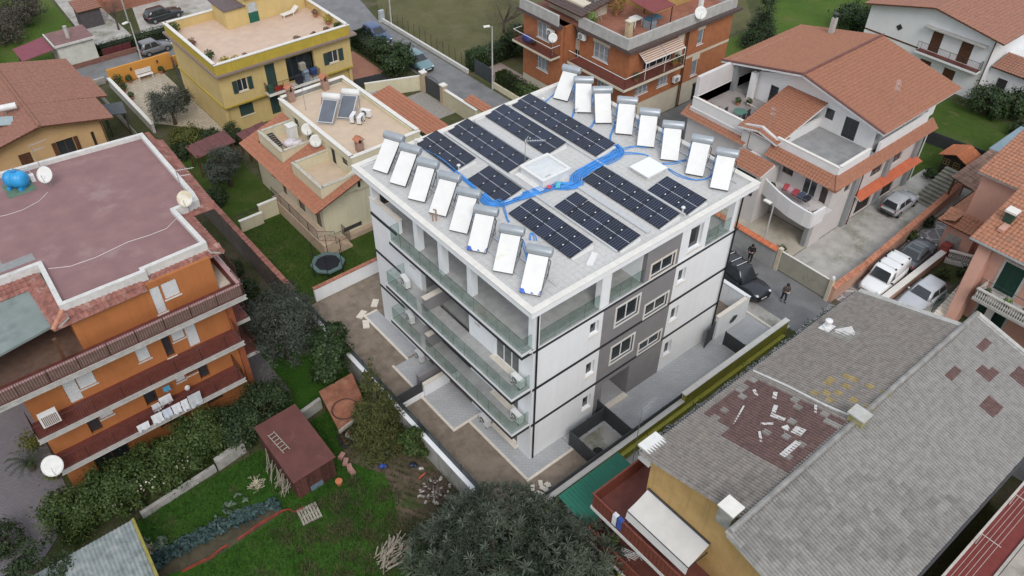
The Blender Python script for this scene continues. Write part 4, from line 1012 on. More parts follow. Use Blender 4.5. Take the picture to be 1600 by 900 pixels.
for z in (5.35, 2.5):
    sd = G().box(-10.29, -9.0, 15.9, 20.5, z - .25, z - .01).mk('side_balcony', m_conc, O); G().box(-10.2, -9.05, 15.95, 20.4, z - .01, z + .012).mk('balcony_floor', m_redfloor, sd)
    g = G(); rail(g, (-9.05, 15.95), (-9.05, 20.4), z + .012, .95, .13, .01, .02); rail(g, (-10.2, 15.95), (-9.05, 15.95), z + .012, .95, .13, .01, .02); g.mk('railing', mat('rail_brown', (.07, .025, .022), .5, .1), O)
g = G(); rail(g, (-9.05, OY + .15), (-9.05, 20.4), 8.55, .95, .13, .01, .02); g.mk('railing', mat('rail_brown', (.07, .025, .022), .5, .1), O)
G().prism([(-25, 14.6), (-18.65, 15.75), (-18.65, 19.6), (-25, 20.0)], 10.62, 10.75).mk('terrace_canopy', m_greycan, O)
G().box(-25, -17.9, 14.5, 20, 8.5, 8.54).mk('terrace_floor', mat('terrace_tile', (.16, .1, .075), .7, .15, 3), O)
for x in (-23.8, -19.0): G().box(x, x + .18, 14.8, 14.98, 8.54, 10.6).mk('canopy_post', m_wood, O)
RP = [(-8.6, 29.6), (-8.75, 21.2), (-8.85, 20.35), (-10.3, 20.3), (-10.2, 16.25), (-13.7, 16.2), (-13.7, 15.95), (-17.9, 16.05), (-17.75, 20.1), (-27, 20.3), (-27, 31.0), (-17, 30.5)]
G().prism(RP[::-1], 10.9, 11.3).mk('roof_deck', m_brownroof, O)
loop = RP
for i in range(len(loop)):
    a, b = Vector(loop[i]), Vector(loop[(i + 1) % len(loop)])
    if (b - a).length < .5 or max(a.x, b.x) < -26.5: continue
    dd = (b - a).normalized(); nn = Vector((-dd.y, dd.x)) * .13
    G().prism([tuple(p) for p in (a - nn - dd * .1, b - nn + dd * .1, b + nn + dd * .1, a + nn - dd * .1)], 11.0, 11.58 + .003 * (i % 3)).mk('parapet', m_oldwhite, O)
def skirt(p0, p1, out, z0, z1, run):
    a = Vector((*p0, z0)); b = Vector((*p1, z0)); eu = b - a; o = Vector((*out, 0)); ev = (-o * run + Vector((0, 0, z1 - z0)))
    return tiled_plane('tiled_eave', O, m_tile_br, m_conc, a, eu, ev, eu.length, ev.length, .27, .34, .1)
skirt((-14.0, 15.7), (-9.4, 15.75), (0, -1), 10.78, 11.15, .55)
skirt((-18.75, 15.3), (-13.95, 15.35), (0, -1), 10.72, 11.15, .62)
skirt((-18.8, 19.9), (-18.7, 15.35), (-1, 0), 10.72, 11.15, .8)
skirt((-25, 19.2), (-18.1, 19.3), (0, -1), 10.75, 11.15, .8)
skirt((-9.4, 15.75), (-9.4, 20.2), (1, 0), 10.78, 11.15, .7)
skirt((-7.9, 20.2), (-7.5, 29.4), (1, 0), 10.78, 11.15, .8)
skirt((-10.1, 20.1), (-7.9, 20.0), (0, -1), 10.78, 11.15, .25)
ridge_tiles(O, mat('ridge_clay', (.42, .2, .13), .8, .2), (-18.75, 15.3, 10.82), (-17.95, 16.0, 11.2))
g = thing('lattice_box', 'white lattice box hanging on the left balcony end', 'lattice box', (-20.9, 14.3, 5.35))
G().box(-21.25, -20.35, 14.24, 14.6, 5.95, 6.75).mk('box_body', m_plastic_w, g)
q = G()
for k in range(9): q.box(-21.15 + .085 * k, -21.11 + .085 * k, 14.215, 14.24, 6.02, 6.7)
q.mk('lattice', mat('lattice_dark', (.2, .12, .09), .7), g, kind='stuff')
m_sheet = mat('laundry_white', (.7, .71, .74), .9, .06, 3, .2, 12)
m_sheetb = mat('laundry_blue', (.1, .32, .5), .9, .1, 3)
def cloth(lab, x0, x1, y, z1, h, m, seed):
    r = random.Random(seed); g = G(); n, mm = 7, 5; vs = []
    for j in range(mm + 1):
        for i in range(n + 1):
            vs.append((x0 + (x1 - x0) * i / n + r.uniform(-.02, .02), y - .05 * math.sin(i * 1.7 + seed) * (j / mm) - .04 * j / mm, z1 - h * j / mm * (1 + .08 * math.sin(i * 1.3 + seed))))
    fs = [(j * (n + 1) + i, j * (n + 1) + i + 1, (j + 1) * (n + 1) + i + 1, (j + 1) * (n + 1) + i) for j in range(mm) for i in range(n)]
    nn = len(vs); vs += [(x, y_ + .012, z) for x, y_, z in vs]; fs += [tuple(nn + q for q in reversed(f)) for f in fs]
    g.add(vs, fs); return g.mk('laundry_sheet', m, label=lab, cat='laundry', group='laundry on the orange house', smooth=True, base=((x0 + x1) / 2, y, z1 - h))
cloth('small white cloth at the left end of the balcony washing line', -17.3, -16.65, 14.05, 3.2, .5, m_sheet, 1)
cloth('white sheet on the line, second from the left', -16.45, -15.85, 14.05, 3.4, .75, m_sheet, 2)
cloth('bluish white sheet in the middle of the washing line', -15.8, -15.3, 14.05, 3.4, .7, mat('laundry_pale', (.55, .6, .7), .9), 3)
cloth('white sheet right of the middle on the washing line', -15.25, -14.75, 14.05, 3.4, .75, m_sheet, 4)
cloth('white pillowcase near the right end of the washing line', -14.7, -14.3, 14.05, 3.4, .85, m_sheet, 5)
cloth('large grey white sheet at the right end of the washing line', -14.25, -13.5, 14.1, 3.45, 1.0, mat('laundry_grey', (.5, .52, .54), .9), 6)
cloth('white washing on the rack against the orange wall', -15.6, -14.9, 14.95, 3.5, .7, m_sheet, 7)
cloth('white shirts on the rack beside the blue bundle', -16.1, -15.65, 14.9, 3.3, .6, m_sheet, 8)
cloth('bright blue bundle on the clothes rack', -15.15, -14.75, 15.2, 3.9, .4, m_sheetb, 9)
G().ball((-13.9, 15.1, 3.1), .17, 8, (1, .7, 1.2)).mk('hanging_lantern', m_plastic_w, label='small white box hanging beside the balcony window', cat='box', base=(-13.9, 15.1, 2.9))
t = thing('water_tank', 'bright blue plastic water tank lying on a green mat', 'water tank', (-16.4, 28.8, 11.3))
m_tb = mat('tank_blue', (.03, .3, .62), .35, .08)
G().box(-17.3, -15.75, 27.75, 29.5, 11.3, 11.325).mk('green_mat', mat('green_felt', (.11, .18, .13), .95, .15), t)
n = 16; A_, B_ = Vector((-16.95, 29.1, 11.9)), Vector((-16.0, 28.2, 11.9)); ax = (B_ - A_).normalized(); sd_ = Vector((-ax.y, ax.x, 0))
g = G().loft([[A_ + ax * (u * (B_ - A_).length) + (sd_ * math.cos(2 * math.pi * k / n) + Vector((0, 0, 1)) * math.sin(2 * math.pi * k / n)) * r for k in range(n)] for u, r in ((0, .2), (.06, .42), (.2, .5), (.21, .53), (.27, .53), (.28, .5), (.5, .51), (.51, .54), (.56, .54), (.57, .51), (.8, .5), (.94, .42), (1, .2))])
g.mk('tank_body', m_tb, t, smooth=True); G().lathe((-16.45, 28.65, 12.38), [(.17, 0), (.17, .08), (.1, .1)], 12).mk('lid', mat('tank_lid', (.02, .2, .45), .4), t)
g = G()
for u in (.2, .75):
    c = A_.lerp(B_, u); g.cbox((c.x, c.y, 11.42), (.2, .9, .2), math.atan2(ax.y, ax.x))
g.mk('cradle', m_tb, t)
def dish(lab, pos, h, r, az, tiltd, group='satellite dishes', m=None):
    x, y, z = pos
    t = thing('satellite_dish', lab, 'satellite dish', pos, 0, group)
    G().bar((x, y, z), (x, y, z + h), .03).mk('mast', m_steel, t)
    d_ = Vector((math.cos(az) * math.cos(tiltd), math.sin(az) * math.cos(tiltd), math.sin(tiltd))); u = d_.cross(Vector((0, 0, 1))).normalized(); v = u.cross(d_)
    c = Vector((x, y, z + h)) + d_ * .12; n = 20; g = G()
    rings = [[c + d_ * (.22 * r * q * q) + (u * math.cos(2 * math.pi * k / n) + v * 1.06 * math.sin(2 * math.pi * k / n)) * r * q for k in range(n)] for q in (.02, .35, .7, 1)]
    back = [[p - d_ * .02 for p in rr] for rr in reversed(rings)]
    g.loft(rings + back); g.mk('reflector', m or m_satwhite, t, smooth=True)
    f = c + d_ * r * 1.0 - v * r * .15
    g = G(); g.bar(c - v * r * .95 + d_ * .15 * r, f, .015); g.mk('feed_arm', m_steel, t); g = G(); g.tube([f - d_ * .08, f + d_ * .08], .045, 8); g.mk('receiver', m_plastic_w, t)
    return t
CAMD = R(228)
dish('white satellite dish on the brown roof beside the blue tank', (-14.95, 27.6, 11.3), .8, .48, CAMD, R(35))
dish('yellowed satellite dish at the step of the brown roof parapet', (-9.5, 19.9, 11.3), .9, .45, CAMD + .1, R(30), m=mat('dish_yellowed', (.62, .55, .4), .5, .15, 2, col2=(.7, .7, .68), f2=.5, s2=1.2))
dish('large white satellite dish at the lower balcony corner above the drive', (-21.75, 14.1, 2.5), .9, .55, CAMD + .5, R(40))
def aerial(lab, pos, h, az, group='roof aerials', n=8, L=1.0):
    x, y, z = pos
    t = thing('tv_aerial', lab, 'aerial', pos, 0, group)
    G().bar((x, y, z), (x, y, z + h), .022).mk('mast', m_steel, t)
    g = G(); dx, dy = math.cos(az), math.sin(az)
    for zz, LL in ((h - .05, L), (h - .45, L * .7)):
        g.bar((x - dx * .15, y - dy * .15, z + zz), (x + dx * LL, y + dy * LL, z + zz), .012, 4)
        for k in range(n):
            q = LL * k / n; w = .22 * (1 - .4 * k / n); g.bar((x + dx * q - dy * w, y + dy * q + dx * w, z + zz), (x + dx * q + dy * w, y + dy * q - dx * w, z + zz), .007, 4)
    g.mk('yagi', m_steel, t)
    return t
aerial('television aerial at the back edge of the brown flat roof', (-14.9, 29.6, 11.3), 1.9, R(10))
aerial('television aerial above the step of the brown roof parapet', (-9.3, 21.0, 11.3), 2.2, R(-20))
t = thing('roof_pump', 'small pump with grey pipes beside the blue water tank', 'pump', (-15.6, 29.1, 11.3))
G().box(-15.75, -15.5, 28.7, 29.0, 11.3, 11.75).mk('pump_body', m_plastic_w, t); G().tube([(-15.6, 28.9, 11.7), (-15.6, 29.1, 12.0), (-16.0, 29.3, 12.0), (-16.4, 29.2, 12.3)], .035, 6).mk('pipe', m_steel, t)
G().tube([(-15.32, 27.04, 11.31), (-16.06, 26.38, 11.31), (-17.03, 26.10, 11.31), (-17.89, 26.15, 11.31), (-18.53, 26.35, 11.31)], .012, 4).mk('cable', m_plastic_w, label='thin pale cable trailing from the dish across the brown roof', cat='cable')
G().tube([(-10.17, 19.82, 11.31), (-11.22, 19.11, 11.31), (-12.15, 19.11, 11.31), (-13.36, 19.27, 11.31), (-15.20, 19.03, 11.31), (-16.52, 19.13, 11.31), (-17.52, 19.67, 11.31)], .014, 4).mk('cable', m_plastic_w, label='long pale cable along the front of the brown roof', cat='cable')
g = G(); g.box(-27, -17.8, 20.9, 21.6, 11.302, 11.31)
for k in range(5): g.box(-19.7 - k * 1.4, -19.3 - k * 1.4, 21.6, 27 - k * .6, 11.302, 11.309)
g.mk('roof_patch', mat('grey_sealant', (.25, .25, .25), .7, .1), label='grey sealant strips on the brown flat roof', cat='roof patch')
# ================================================================ terracotta gabled house, top left
m_terra = mat('terracotta_tile', (.26, .125, .09), .82, .13, 4, .15, 30, col2=(.21, .11, .085), f2=.25, s2=1.5)
m_cream_o = mat('apricot_plaster', (.52, .34, .17), .85, .06, 1, .05, 30)
T = thing('gabled_house', 'apricot house with a large terracotta gabled roof at the far left', 'building', (-12.4, 50, -.7))
TY = 45.1
zr = lambda x: 6.75 - abs(x + 12.4) * .2
wl = [(-14.6, -13.7, 3.2, 4.6), (-11.7, -10.4, 2.9, 4.7), (-9.0, -8.75, 2.6, 4.6)]
wall(G(), Face('-y', TY), -16.8, -7.9, -.75, 5.5, .3, wl).mk('wall', m_cream_o, T)
G().prism([(-16.8, TY), (-7.9, TY), (-7.9, TY + .3), (-16.8, TY + .3)], 5.5, 5.502).mk('wall_plate', m_cream_o, T)
G().add([(-16.8, TY, 5.5), (-7.9, TY, 5.5), (-12.4, TY, 6.6), (-16.8, TY + .3, 5.5), (-7.9, TY + .3, 5.5), (-12.4, TY + .3, 6.6)], [(0, 1, 2), (5, 4, 3), (0, 2, 5, 3), (2, 1, 4, 5)]).mk('gable', m_cream_o, T)
G().box(-8.2, -7.9, TY + .3, 57, -.75, 5.4).mk('wall', m_cream_o, T); G().box(-16.8, -16.5, TY + .3, 57, -.75, 5.4).mk('wall', m_cream_o, T)
for h in wl: window(T, Face('-y', TY), *h, m_wood, m_glass_d, 2 if h[1] - h[0] > .5 else 1, .12, .06, m_trav if h[1] - h[0] > .5 else None, shut=m_wood if h[1] - h[0] > .5 else None, open_=.0 if h[0] < -12 else .55)
ev = Vector((-5.2, 0, 1.12))
tiled_plane('roof_plane', T, m_terra, m_wood, (-7.1, 44.3, 5.63), (0, 1, 0), ev, 4.3, ev.length + .02, .3, .36)
ev2 = Vector((-6.15, 0, 1.3)); tiled_plane('roof_plane', T, m_terra, m_wood, (-6.15, 48.62, 5.45), (0, 1, 0), ev2, 4.5, ev2.length, .3, .36)
ev3 = Vector((-5.6, 0, 1.2)); tiled_plane('roof_plane', T, m_terra, m_wood, (-6.7, 53.14, 5.55), (0, 1, 0), ev3, 4.6, ev3.length, .3, .36)
evL = Vector((5.2, 0, 1.12)); tiled_plane('roof_plane', T, m_terra, m_wood, (-17.7, 57.7, 5.63), (0, -1, 0), evL, 13.4, evL.length, .3, .36)
ridge_tiles(T, m_terra, (-12.4, 44.3, 6.82), (-12.4, 57.7, 6.82))
G().tube([(-8.0, 44.98, 5.3), (-8.0, 44.98, -.6)], .05, 6).mk('downpipe', m_wood, T)
t = thing('solar_water_heater', 'single white solar water heater on the terracotta gabled roof', 'water heater', (-13.7, 48.2, 6.5))
G().cbox((-14.3, 47.2, 6.62), (1.3, 1.0, .08), R(-12), R(14), R(10)).mk('collector', mat('grey_panel', (.3, .36, .38), .3, .08), t); G().tube([(-14.1, 48.35, 7.15), (-12.95, 48.1, 7.15)], .26, 14).mk('tank', m_satwhite, t)
g = G()
for x in (-13.9, -13.2): g.bar((x, 48.3, 6.45), (x, 48.3, 7.0), .025); g.bar((x, 48.3, 6.9), (x, 47.7, 6.6), .02)
g.mk('stand', m_steel, t)
# ================================================================ cream house with roof terraces
m_cream = mat('cream_plaster', (.62, .57, .41), .85, .05, 1, .05, 30, col2=(.52, .48, .36), f2=.15, s2=.6, streak=.12)
m_terr = mat('beige_terrace', (.55, .43, .32), .7, .06, 1.4, .04, 20, col2=(.5, .4, .32), f2=.2, s2=.6)
m_tile_r = mat('red_roof_tile', (.36, .15, .09), .82, .16, 5, .2, 30, col2=(.25, .13, .09), f2=.3, s2=2.5)
m_greypar = mat('grey_parapet', (.22, .215, .21), .9, .12, 2, .1, 20)
m_tanst = mat('tan_stone', (.48, .36, .26), .8, .1, 2, .1, 20)
m_rail = mat('rail_dark', (.05, .04, .04), .5, .1)
m_trunk_d = mat('brown_door', (.035, .03, .03), .6, .1)
Cc = thing('villa', 'cream house with red tiled skirts, roof terraces and flat beige roof', 'building', (5, 30, 0))
fCy = Face('-y', 25.2); fCx = Face('-x', 1.0); fTx = Face('-x', 4.05)
wall(G(), fCy, 1.0, 9.9, 0, 4.25, .3, [(2.5, 4.15, .52, .98), (6, 7.2, 1.5, 2.9)]).mk('wall', m_cream, Cc)
G().add([(1.0, 25.2, 4.25), (4.05, 25.2, 4.25), (4.05, 25.2, 5.55), (1.0, 25.2, 4.5), (1.0, 25.5, 4.25), (4.05, 25.5, 4.25), (4.05, 25.5, 5.55), (1.0, 25.5, 4.5)], [(0, 1, 2, 3), (7, 6, 5, 4), (3, 2, 6, 7), (0, 3, 7, 4), (1, 5, 6, 2)]).mk('gable', m_cream, Cc)
wx = [(25.7, 26.7, 1.25, 3.2), (28.3, 29.5, 1.25, 3.2), (33, 34, 1.9, 3.1), (31.3, 32.1, 1.25, 3.2)]
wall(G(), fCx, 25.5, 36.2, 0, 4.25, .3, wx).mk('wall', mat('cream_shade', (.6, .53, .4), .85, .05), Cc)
for h in wx: window(Cc, fCx, *h, m_wood, m_glass_d, 1, .12, .07)
window(Cc, fCy, 2.5, 4.15, .52, .98, m_dsteel, m_glass_d, 3, .1, .04); window(Cc, fCy, 6, 7.2, 1.5, 2.9, m_wood, m_glass_d, 2, .1, .07)
G().box(1.3, 9.9, 35.9, 36.2, 0, 4.25).mk('wall', m_cream, Cc); G().box(9.6, 9.9, 25.5, 35.9, 0, 7.0).mk('wall', m_cream, Cc)
tw = [(27.85, 28.55, 4.75, 6.5), (26.0, 26.85, 5.55, 6.4), (31.6, 32.4, 4.75, 6.4), (33.6, 34.4, 5.4, 6.3)]
wall(G(), fTx, 25.0, 36.2, 4.25, 6.75, .3, tw).mk('wall', m_cream, Cc)
for h in tw: window(Cc, fTx, *h, m_trunk_d, m_trunk_d if h[2] < 5 else m_glass_d, 1, .1, .06, name='terrace_door' if h[2] < 5 else 'window')
G().box(4.05, 9.9, 25.0, 25.198, 4.0, 6.75).mk('wall', m_cream, Cc); G().box(4.35, 9.6, 35.9, 36.2, 4.25, 6.75).mk('wall', m_cream, Cc)
G().box(4.05, 9.9, 25.0, 36.2, 6.5, 6.748).mk('roof_deck', m_terr, Cc)
for bx, m_ in (((3.9, 9.98, 24.9, 25.15, 6.4, 6.98), m_cream), ((3.9, 4.15, 25.15, 36.3, 6.4, 6.98), m_cream), ((9.73, 9.98, 25.15, 36.3, 6.4, 7.08), m_greypar), ((4.15, 9.73, 36.05, 36.3, 6.4, 7.1), m_greypar)):
    p = G().box(*bx).mk('parapet', m_, Cc)
    G().box(bx[0] - .05, bx[1] + .05, bx[2] - .05, bx[3] + .05, bx[5] + .003, bx[5] + .06).mk('coping', m_cap, p)
sl = .335
def skr(y0, y1, x0, x1, m_=m_tile_r):
    z0 = 4.3 + x0 * sl; ev = Vector((x1 - x0, 0, (x1 - x0) * sl))
    tiled_plane('tiled_roof', Cc, m_, m_wood, (x0, y1, z0), (0, -1, 0), ev, y1 - y0, ev.length, .24, .34, .08)
skr(24.0, 36.45, -.1, 1.0); skr(29.25, 31.0, 1.01, 4.03); skr(35.05, 36.45, 1.01, 4.03); skr(24.0, 24.78, 1.01, 5.2)
def terrace(x0, x1, y0, y1, zf, zt):
    G().box(x0 + .2, x1, y0 + .2, y1 - .2, zf - .15, zf).mk('terrace_floor', m_terr, Cc)
    for bx in ((x0, x0 + .22, y0, y1), (x0 + .22, x1, y0, y0 + .22), (x0 + .22, x1, y1 - .22, y1)):
        p = G().box(*bx, 4.3, zt).mk('parapet', m_cream, Cc); G().box(bx[0] - .03, bx[1] + .03, bx[2] - .03, bx[3] + .03, zt + .002, zt + .05).mk('coping', mat('weathered_cap', (.45, .42, .35), .85, .15, 3, .1, 20), p)
terrace(1.0, 4.04, 24.8, 29.2, 4.75, 5.6); terrace(1.1, 4.04, 31.0, 35.0, 4.75, 5.6)
G().box(.1, 1.0, 24.75, 32.2, 0, 1.2).mk('balcony_base', m_tanst, Cc); G().box(.05, 1.0, 24.7, 32.25, 1.202, 1.25).mk('balcony_floor', m_terr, Cc)
G().box(1.0, 9.9, 24.75, 25.198, 0, .42).mk('plinth', m_tanst, Cc)
g = G(); rail(g, (.1, 24.75), (.1, 32.2), 1.25, .95, .12, .01, .02); rail(g, (1.1, 23.9), (2.3, 23.9), 1.0, .95, .1, .01, .02); rail(g, (.1, 24.75), (1.1, 23.9), 1.2, .95, .1, .01, .02); rail(g, (2.3, 23.9), (2.3, 25.1), .6, .95, .1, .01, .02); g.mk('railing', m_rail, Cc)
for k in range(6): G().box(1.0 + k * .24, 1.24 + k * .24, 23.95, 24.745, 0, 1.15 - k * .19).mk('step', m_tanst, Cc)
G().box(.1, 1.0, 23.95, 24.745, 0, 1.2).mk('landing', m_tanst, Cc)
def chimney(lab, x, y, z, h=1.0, w=.5):
    t = thing('chimney', lab, 'chimney', (x, y, z), 0, 'brick chimneys on the cream house')
    m_cb = mat('chimney_brick', (.33, .21, .16), .9, .15, 4, .2, 20); m_ct = mat('chimney_tile', (.42, .17, .1), .85, .2, 3)
    G().box(x - w / 2, x + w / 2, y - w / 2, y + w / 2, z, z + h * .65).mk('stack', m_cb, t)
    g = G()
    for a, b in ((-1, -1), (1, -1), (1, 1), (-1, 1)): g.box(x + a * w * .36 - .06, x + a * w * .36 + .06, y + b * w * .36 - .06, y + b * w * .36 + .06, z + h * .65, z + h * .85)
    g.mk('pillars', m_cb, t); G().box(x - w * .3, x + w * .3, y - w * .3, y + w * .3, z + h * .65, z + h * .7).mk('flue', m_black, t)
    W2 = w * .72
    g = G()
    for s_ in (-1, 1):
        for k in range(3):
            a = y - W2 + k * W2 * .667
            g.add([(x, a, z + h * 1.08), (x, a + W2 * .62, z + h * 1.08), (x + s_ * W2, a + W2 * .62, z + h * .86), (x + s_ * W2, a, z + h * .86), (x, a, z + h * 1.12), (x, a + W2 * .62, z + h * 1.12), (x + s_ * W2, a + W2 * .62, z + h * .9), (x + s_ * W2, a, z + h * .9)], [(0, 1, 2, 3), (7, 6, 5, 4), (0, 4, 5, 1), (1, 5, 6, 2), (2, 6, 7, 3), (3, 7, 4, 0)])
    g.mk('cap_tiles', m_ct, t)
chimney('tiled brick chimney at the left back corner of the beige roof', 4.75, 35.7, 6.75, 1.35); chimney('tiled brick chimney at the middle of the back parapet', 7.9, 35.7, 6.75, 1.25); chimney('tiled brick chimney at the front edge of the beige roof', 5.1, 25.75, 6.75, 1.1)
def heater2(lab, x, y, rz):
    t = thing('solar_water_heater', lab, 'water heater', (x, y, 6.75), rz, 'water heaters on the cream house')
    m_ = Matrix.Translation((0, 0, .15)) @ Matrix.Rotation(R(28), 4, 'X')
    f = lambda a, b, c: m_ @ Vector((a, b, c))
    def bx(x0, x1, y0, y1, z0, z1): return G().add([f(*p) for p in ((x0, y0, z0), (x1, y0, z0), (x1, y1, z0), (x0, y1, z0), (x0, y0, z1), (x1, y0, z1), (x1, y1, z1), (x0, y1, z1))], [(3, 2, 1, 0), (4, 5, 6, 7), (0, 1, 5, 4), (1, 2, 6, 5), (2, 3, 7, 6), (3, 0, 4, 7)])
    local('collector_frame', bx(-.62, .62, 0, 2.1, 0, .08), mat('alu_frame', (.6, .61, .62), .4, .05, metal=.4), t)
    local('collector_glass', bx(-.56, .56, .06, 2.04, .082, .09), mat('collector_glass', (.12, .135, .16), .2, .1, 1), t)
    local('tank', G().tube([(-.75, 2.15, 1.3), (-.7, 2.15, 1.3), (.7, 2.15, 1.3), (.75, 2.15, 1.3)], [.2, .28, .28, .2], 16), m_satwhite, t, smooth=True)
    g = G()
    for xx in (-.6, .6): g.bar((xx, .05, 0), (xx, 2.15, 0), .03); g.bar((xx, 2.15, 0), (xx, 2.15, 1.1), .03); g.bar((xx, 1.2, 0), (xx, 2.1, .9), .02)
    g.bar((-.6, 0, .05), (.6, 0, .05), .03); local('stand', g, m_steel, t)
    g = G(); g.tube([(-.7, 2.0, 1.1), (-.8, 1.8, .8), (-.75, 1.7, .1)], .03, 6); g.tube([(-.85, 2.2, 1.2), (-.9, 2.1, .6), (-.9, 2.3, .05)], .025, 6); local('pipes', g, mat('copper_red', (.3, .1, .08), .5), t)
heater2('solar heater with dark panel and white tank, left of the pair', 5.0, 30.7, R(-48)); heater2('solar heater with dark panel and white tank, right of the pair', 6.55, 30.35, R(-48))
for x, y, rz, lab in ((7.0, 29.75, 40, 'air conditioner beside the right solar heater'), (7.35, 29.2, 35, 'front air conditioner of the trio on the beige roof'), (8.15, 29.7, -60, 'air conditioner standing apart on the beige roof'), ):
    place(AC, USED, (x, y, 6.75), R(rz), lab, 'air conditioners on the cream house')
dish('white satellite dish with red lettering on the cream terrace wall', (3.75, 31.4, 5.6), .9, .45, CAMD + .2, R(25)); dish('lower satellite dish beside the terrace parapet', (3.7, 30.1, 5.3), .8, .47, CAMD + .2, R(25))
aerial('slender aerial behind the left solar heater', (4.9, 33.6, 6.75), 2.0, R(20))
t = thing('folding_lounger', 'black folding chair stored on the rear roof terrace', 'chair', (1.9, 33.4, 4.75))
g = G()
for k in range(7): g.box(1.5, 1.95, 32.4 + k * .26, 32.6 + k * .26, 5.25 + .05 * k, 5.29 + .05 * k)
g.mk('slats', m_black, t); g = G()
for x in (1.5, 1.95): g.bar((x, 32.4, 5.24), (x, 34.2, 5.55), .025); g.bar((x, 32.6, 4.75), (x, 33.2, 5.4), .02); g.bar((x, 34, 4.75), (x, 33.2, 5.4), .02)
g.mk('frame', m_dsteel, t)
t = thing('storage_cabinet', 'white plastic cabinet in the corner of the rear roof terrace', 'cabinet', (3.4, 33.6, 4.75))
G().box(3.05, 3.75, 33.3, 34.0, 4.75, 5.95).mk('body', m_plastic_w, t, bevel=.02); G().box(3.0, 3.8, 33.25, 34.05, 5.953, 6.0).mk('lid', m_plastic_w, t)
t = thing('draped_furniture', 'furniture wrapped in pale sheeting on the rear roof terrace', 'covered furniture', (2.8, 32.6, 4.75))
g = G(); g.ball((2.7, 32.7, 5.05), .55, 12, (1.1, .8, .6)); g.ball((3.2, 32.3, 5.0), .4, 10, (1.2, .7, .7)); g.mk('sheeting', mat('lilac_sheet', (.6, .56, .6), .8, .15, 4, .6, 6), t, smooth=True)
t = thing('trampoline', 'round trampoline with dark mat and net poles on the lawn', 'trampoline', (-.45, 22.6, 0))
tx, ty = -.45, 22.6
G().lathe((tx, ty, .78), [(.02, 0), (.95, 0), (.95, .015), (.02, .015)], 8).mk('mat', mat('trampoline_mat', (.012, .013, .02), .6), t)
g = G(); g.loft([[(tx + r * math.cos(2 * math.pi * (k + .5) / 8), ty + r * math.sin(2 * math.pi * (k + .5) / 8), z) for k in range(8)] for r, z in ((.95, .8), (1.28, .82), (1.28, .7), (.95, .76), (.95, .8))], cap=False); g.mk('edge_pad', mat('edge_pad', (.1, .15, .15), .6, .1), t)
for k in range(6):
    a = 2 * math.pi * k / 6; G().bar((tx + 1.22 * math.cos(a), ty + 1.22 * math.sin(a), 0), (tx + 1.22 * math.cos(a), ty + 1.22 * math.sin(a), 2.4), .025).mk('net_pole', m_black, t)
g = G(); n = 24
g.tube([(tx + 1.22 * math.cos(2 * math.pi * k / n), ty + 1.22 * math.sin(2 * math.pi * k / n), 2.38) for k in range(n + 1)], .012, 4); g.mk('net_ring', m_black, t)
capwall('garden_wall', 'stepped cream garden wall joining the cream house balcony', m_cream, rect(-3.4, -1.5, 31.0, 31.2), 1.0, m_cap); capwall('garden_wall', 'higher end of the cream garden wall beside the balcony', m_cream, rect(-1.5, .05, 31.4, 31.6), 1.45, m_cap)
bw = thing('brick_coped_wall', 'long dark wall with brick coping between orange house and lawns', 'wall', (-4.3, 30, -.7))
G().box(-4.45, -4.2, 20.45, 47.2, -.8, 1.75).mk('wall_body', mat('dark_wall', (.13, .115, .105), .95, .2, 2, .2, 20, col2=(.2, .18, .16), f2=.3), bw)
me_cb = G().box(-.2, .2, -.085, .085, 0, .07).mesh('coping_brick', mat('coping_brick_dark', (.3, .13, .1), .9, .2, 4, .2, 20, obj_var=.25))
for k in range(134):
    o = bpy.data.objects.new('coping_brick', me_cb); COL.objects.link(o); o.parent = bw; o.location = (-.02 + random.uniform(-.015, .015), -9.45 + k * .2, 2.453); o.rotation_euler = (0, 0, random.uniform(-.05, .05))
t = thing('tiled_canopy', 'long low canopy of red tiles along the cream house', 'canopy', (15.2, 35, 0))
tiled_plane('canopy_roof', t, m_tile_r, m_wood, (14.2, 39.5, 2.45), (0, -1, 0), (2.1, 0, .35), 15.5, 2.13, .25, .34, .08)
for y in (38, 33, 28): G().box(14.4, 14.6, y, y + .2, 0, 2.4).mk('post', m_cream, t)
t = thing('side_parapet', 'cream stepped parapet beside the red tile canopy', 'wall', (13.4, 30, 0)); G().box(13.0, 13.2, 25, 38.5, 0, 2.9).mk('wall_body', m_cream, t); G().box(12.9, 13.3, 24.9, 38.6, 2.903, 2.97).mk('coping', m_cap, t)
capwall('street_wall', 'cream plastered street wall left of the dark gate', m_cream, [(15.8, 43.3), (21.2, 41.2), (21.25, 41.4), (15.85, 43.5)], 1.5, m_cap, 0.02)
capwall('street_wall', 'cream street wall right of the dark gate', mat('stained_cream', (.55, .5, .36), .9, .1, 2, .1, 20, col2=(.3, .28, .2), f2=.3, s2=1), rect(21.0, 21.25, 32.3, 37.3), 1.6, m_cap)
for y, lab in ((40.95, 'square stone gate pillar left of the dark gate'), (37.55, 'square stone gate pillar right of the dark gate')):
    t = thing('gate_pillar', lab, 'pillar', (21.1, y, 0)); G().box(20.85, 21.35, y - .25, y + .25, 0, 2.0).mk('shaft', mat('pillar_stone', (.45, .36, .26), .85, .15, 5, .2, 20), t); G().box(20.78, 21.42, y - .32, y + .32, 2.003, 2.12).mk('cap', m_cap, t)
t = thing('iron_gate', 'dark iron double gate with arched top in the cream street wall', 'gate', (21.15, 39.2, 0))
for y0, y1 in ((37.85, 39.2), (39.22, 40.65)):
    G().box(21.12, 21.16, y0, y1, .1, 1.75).mk('gate_leaf', m_anth, t)
g = G(); g.tube([(21.14, 37.85 + 2.8 * k / 10, 1.75 + .35 * math.sin(math.pi * k / 10)) for k in range(11)], .025, 6);
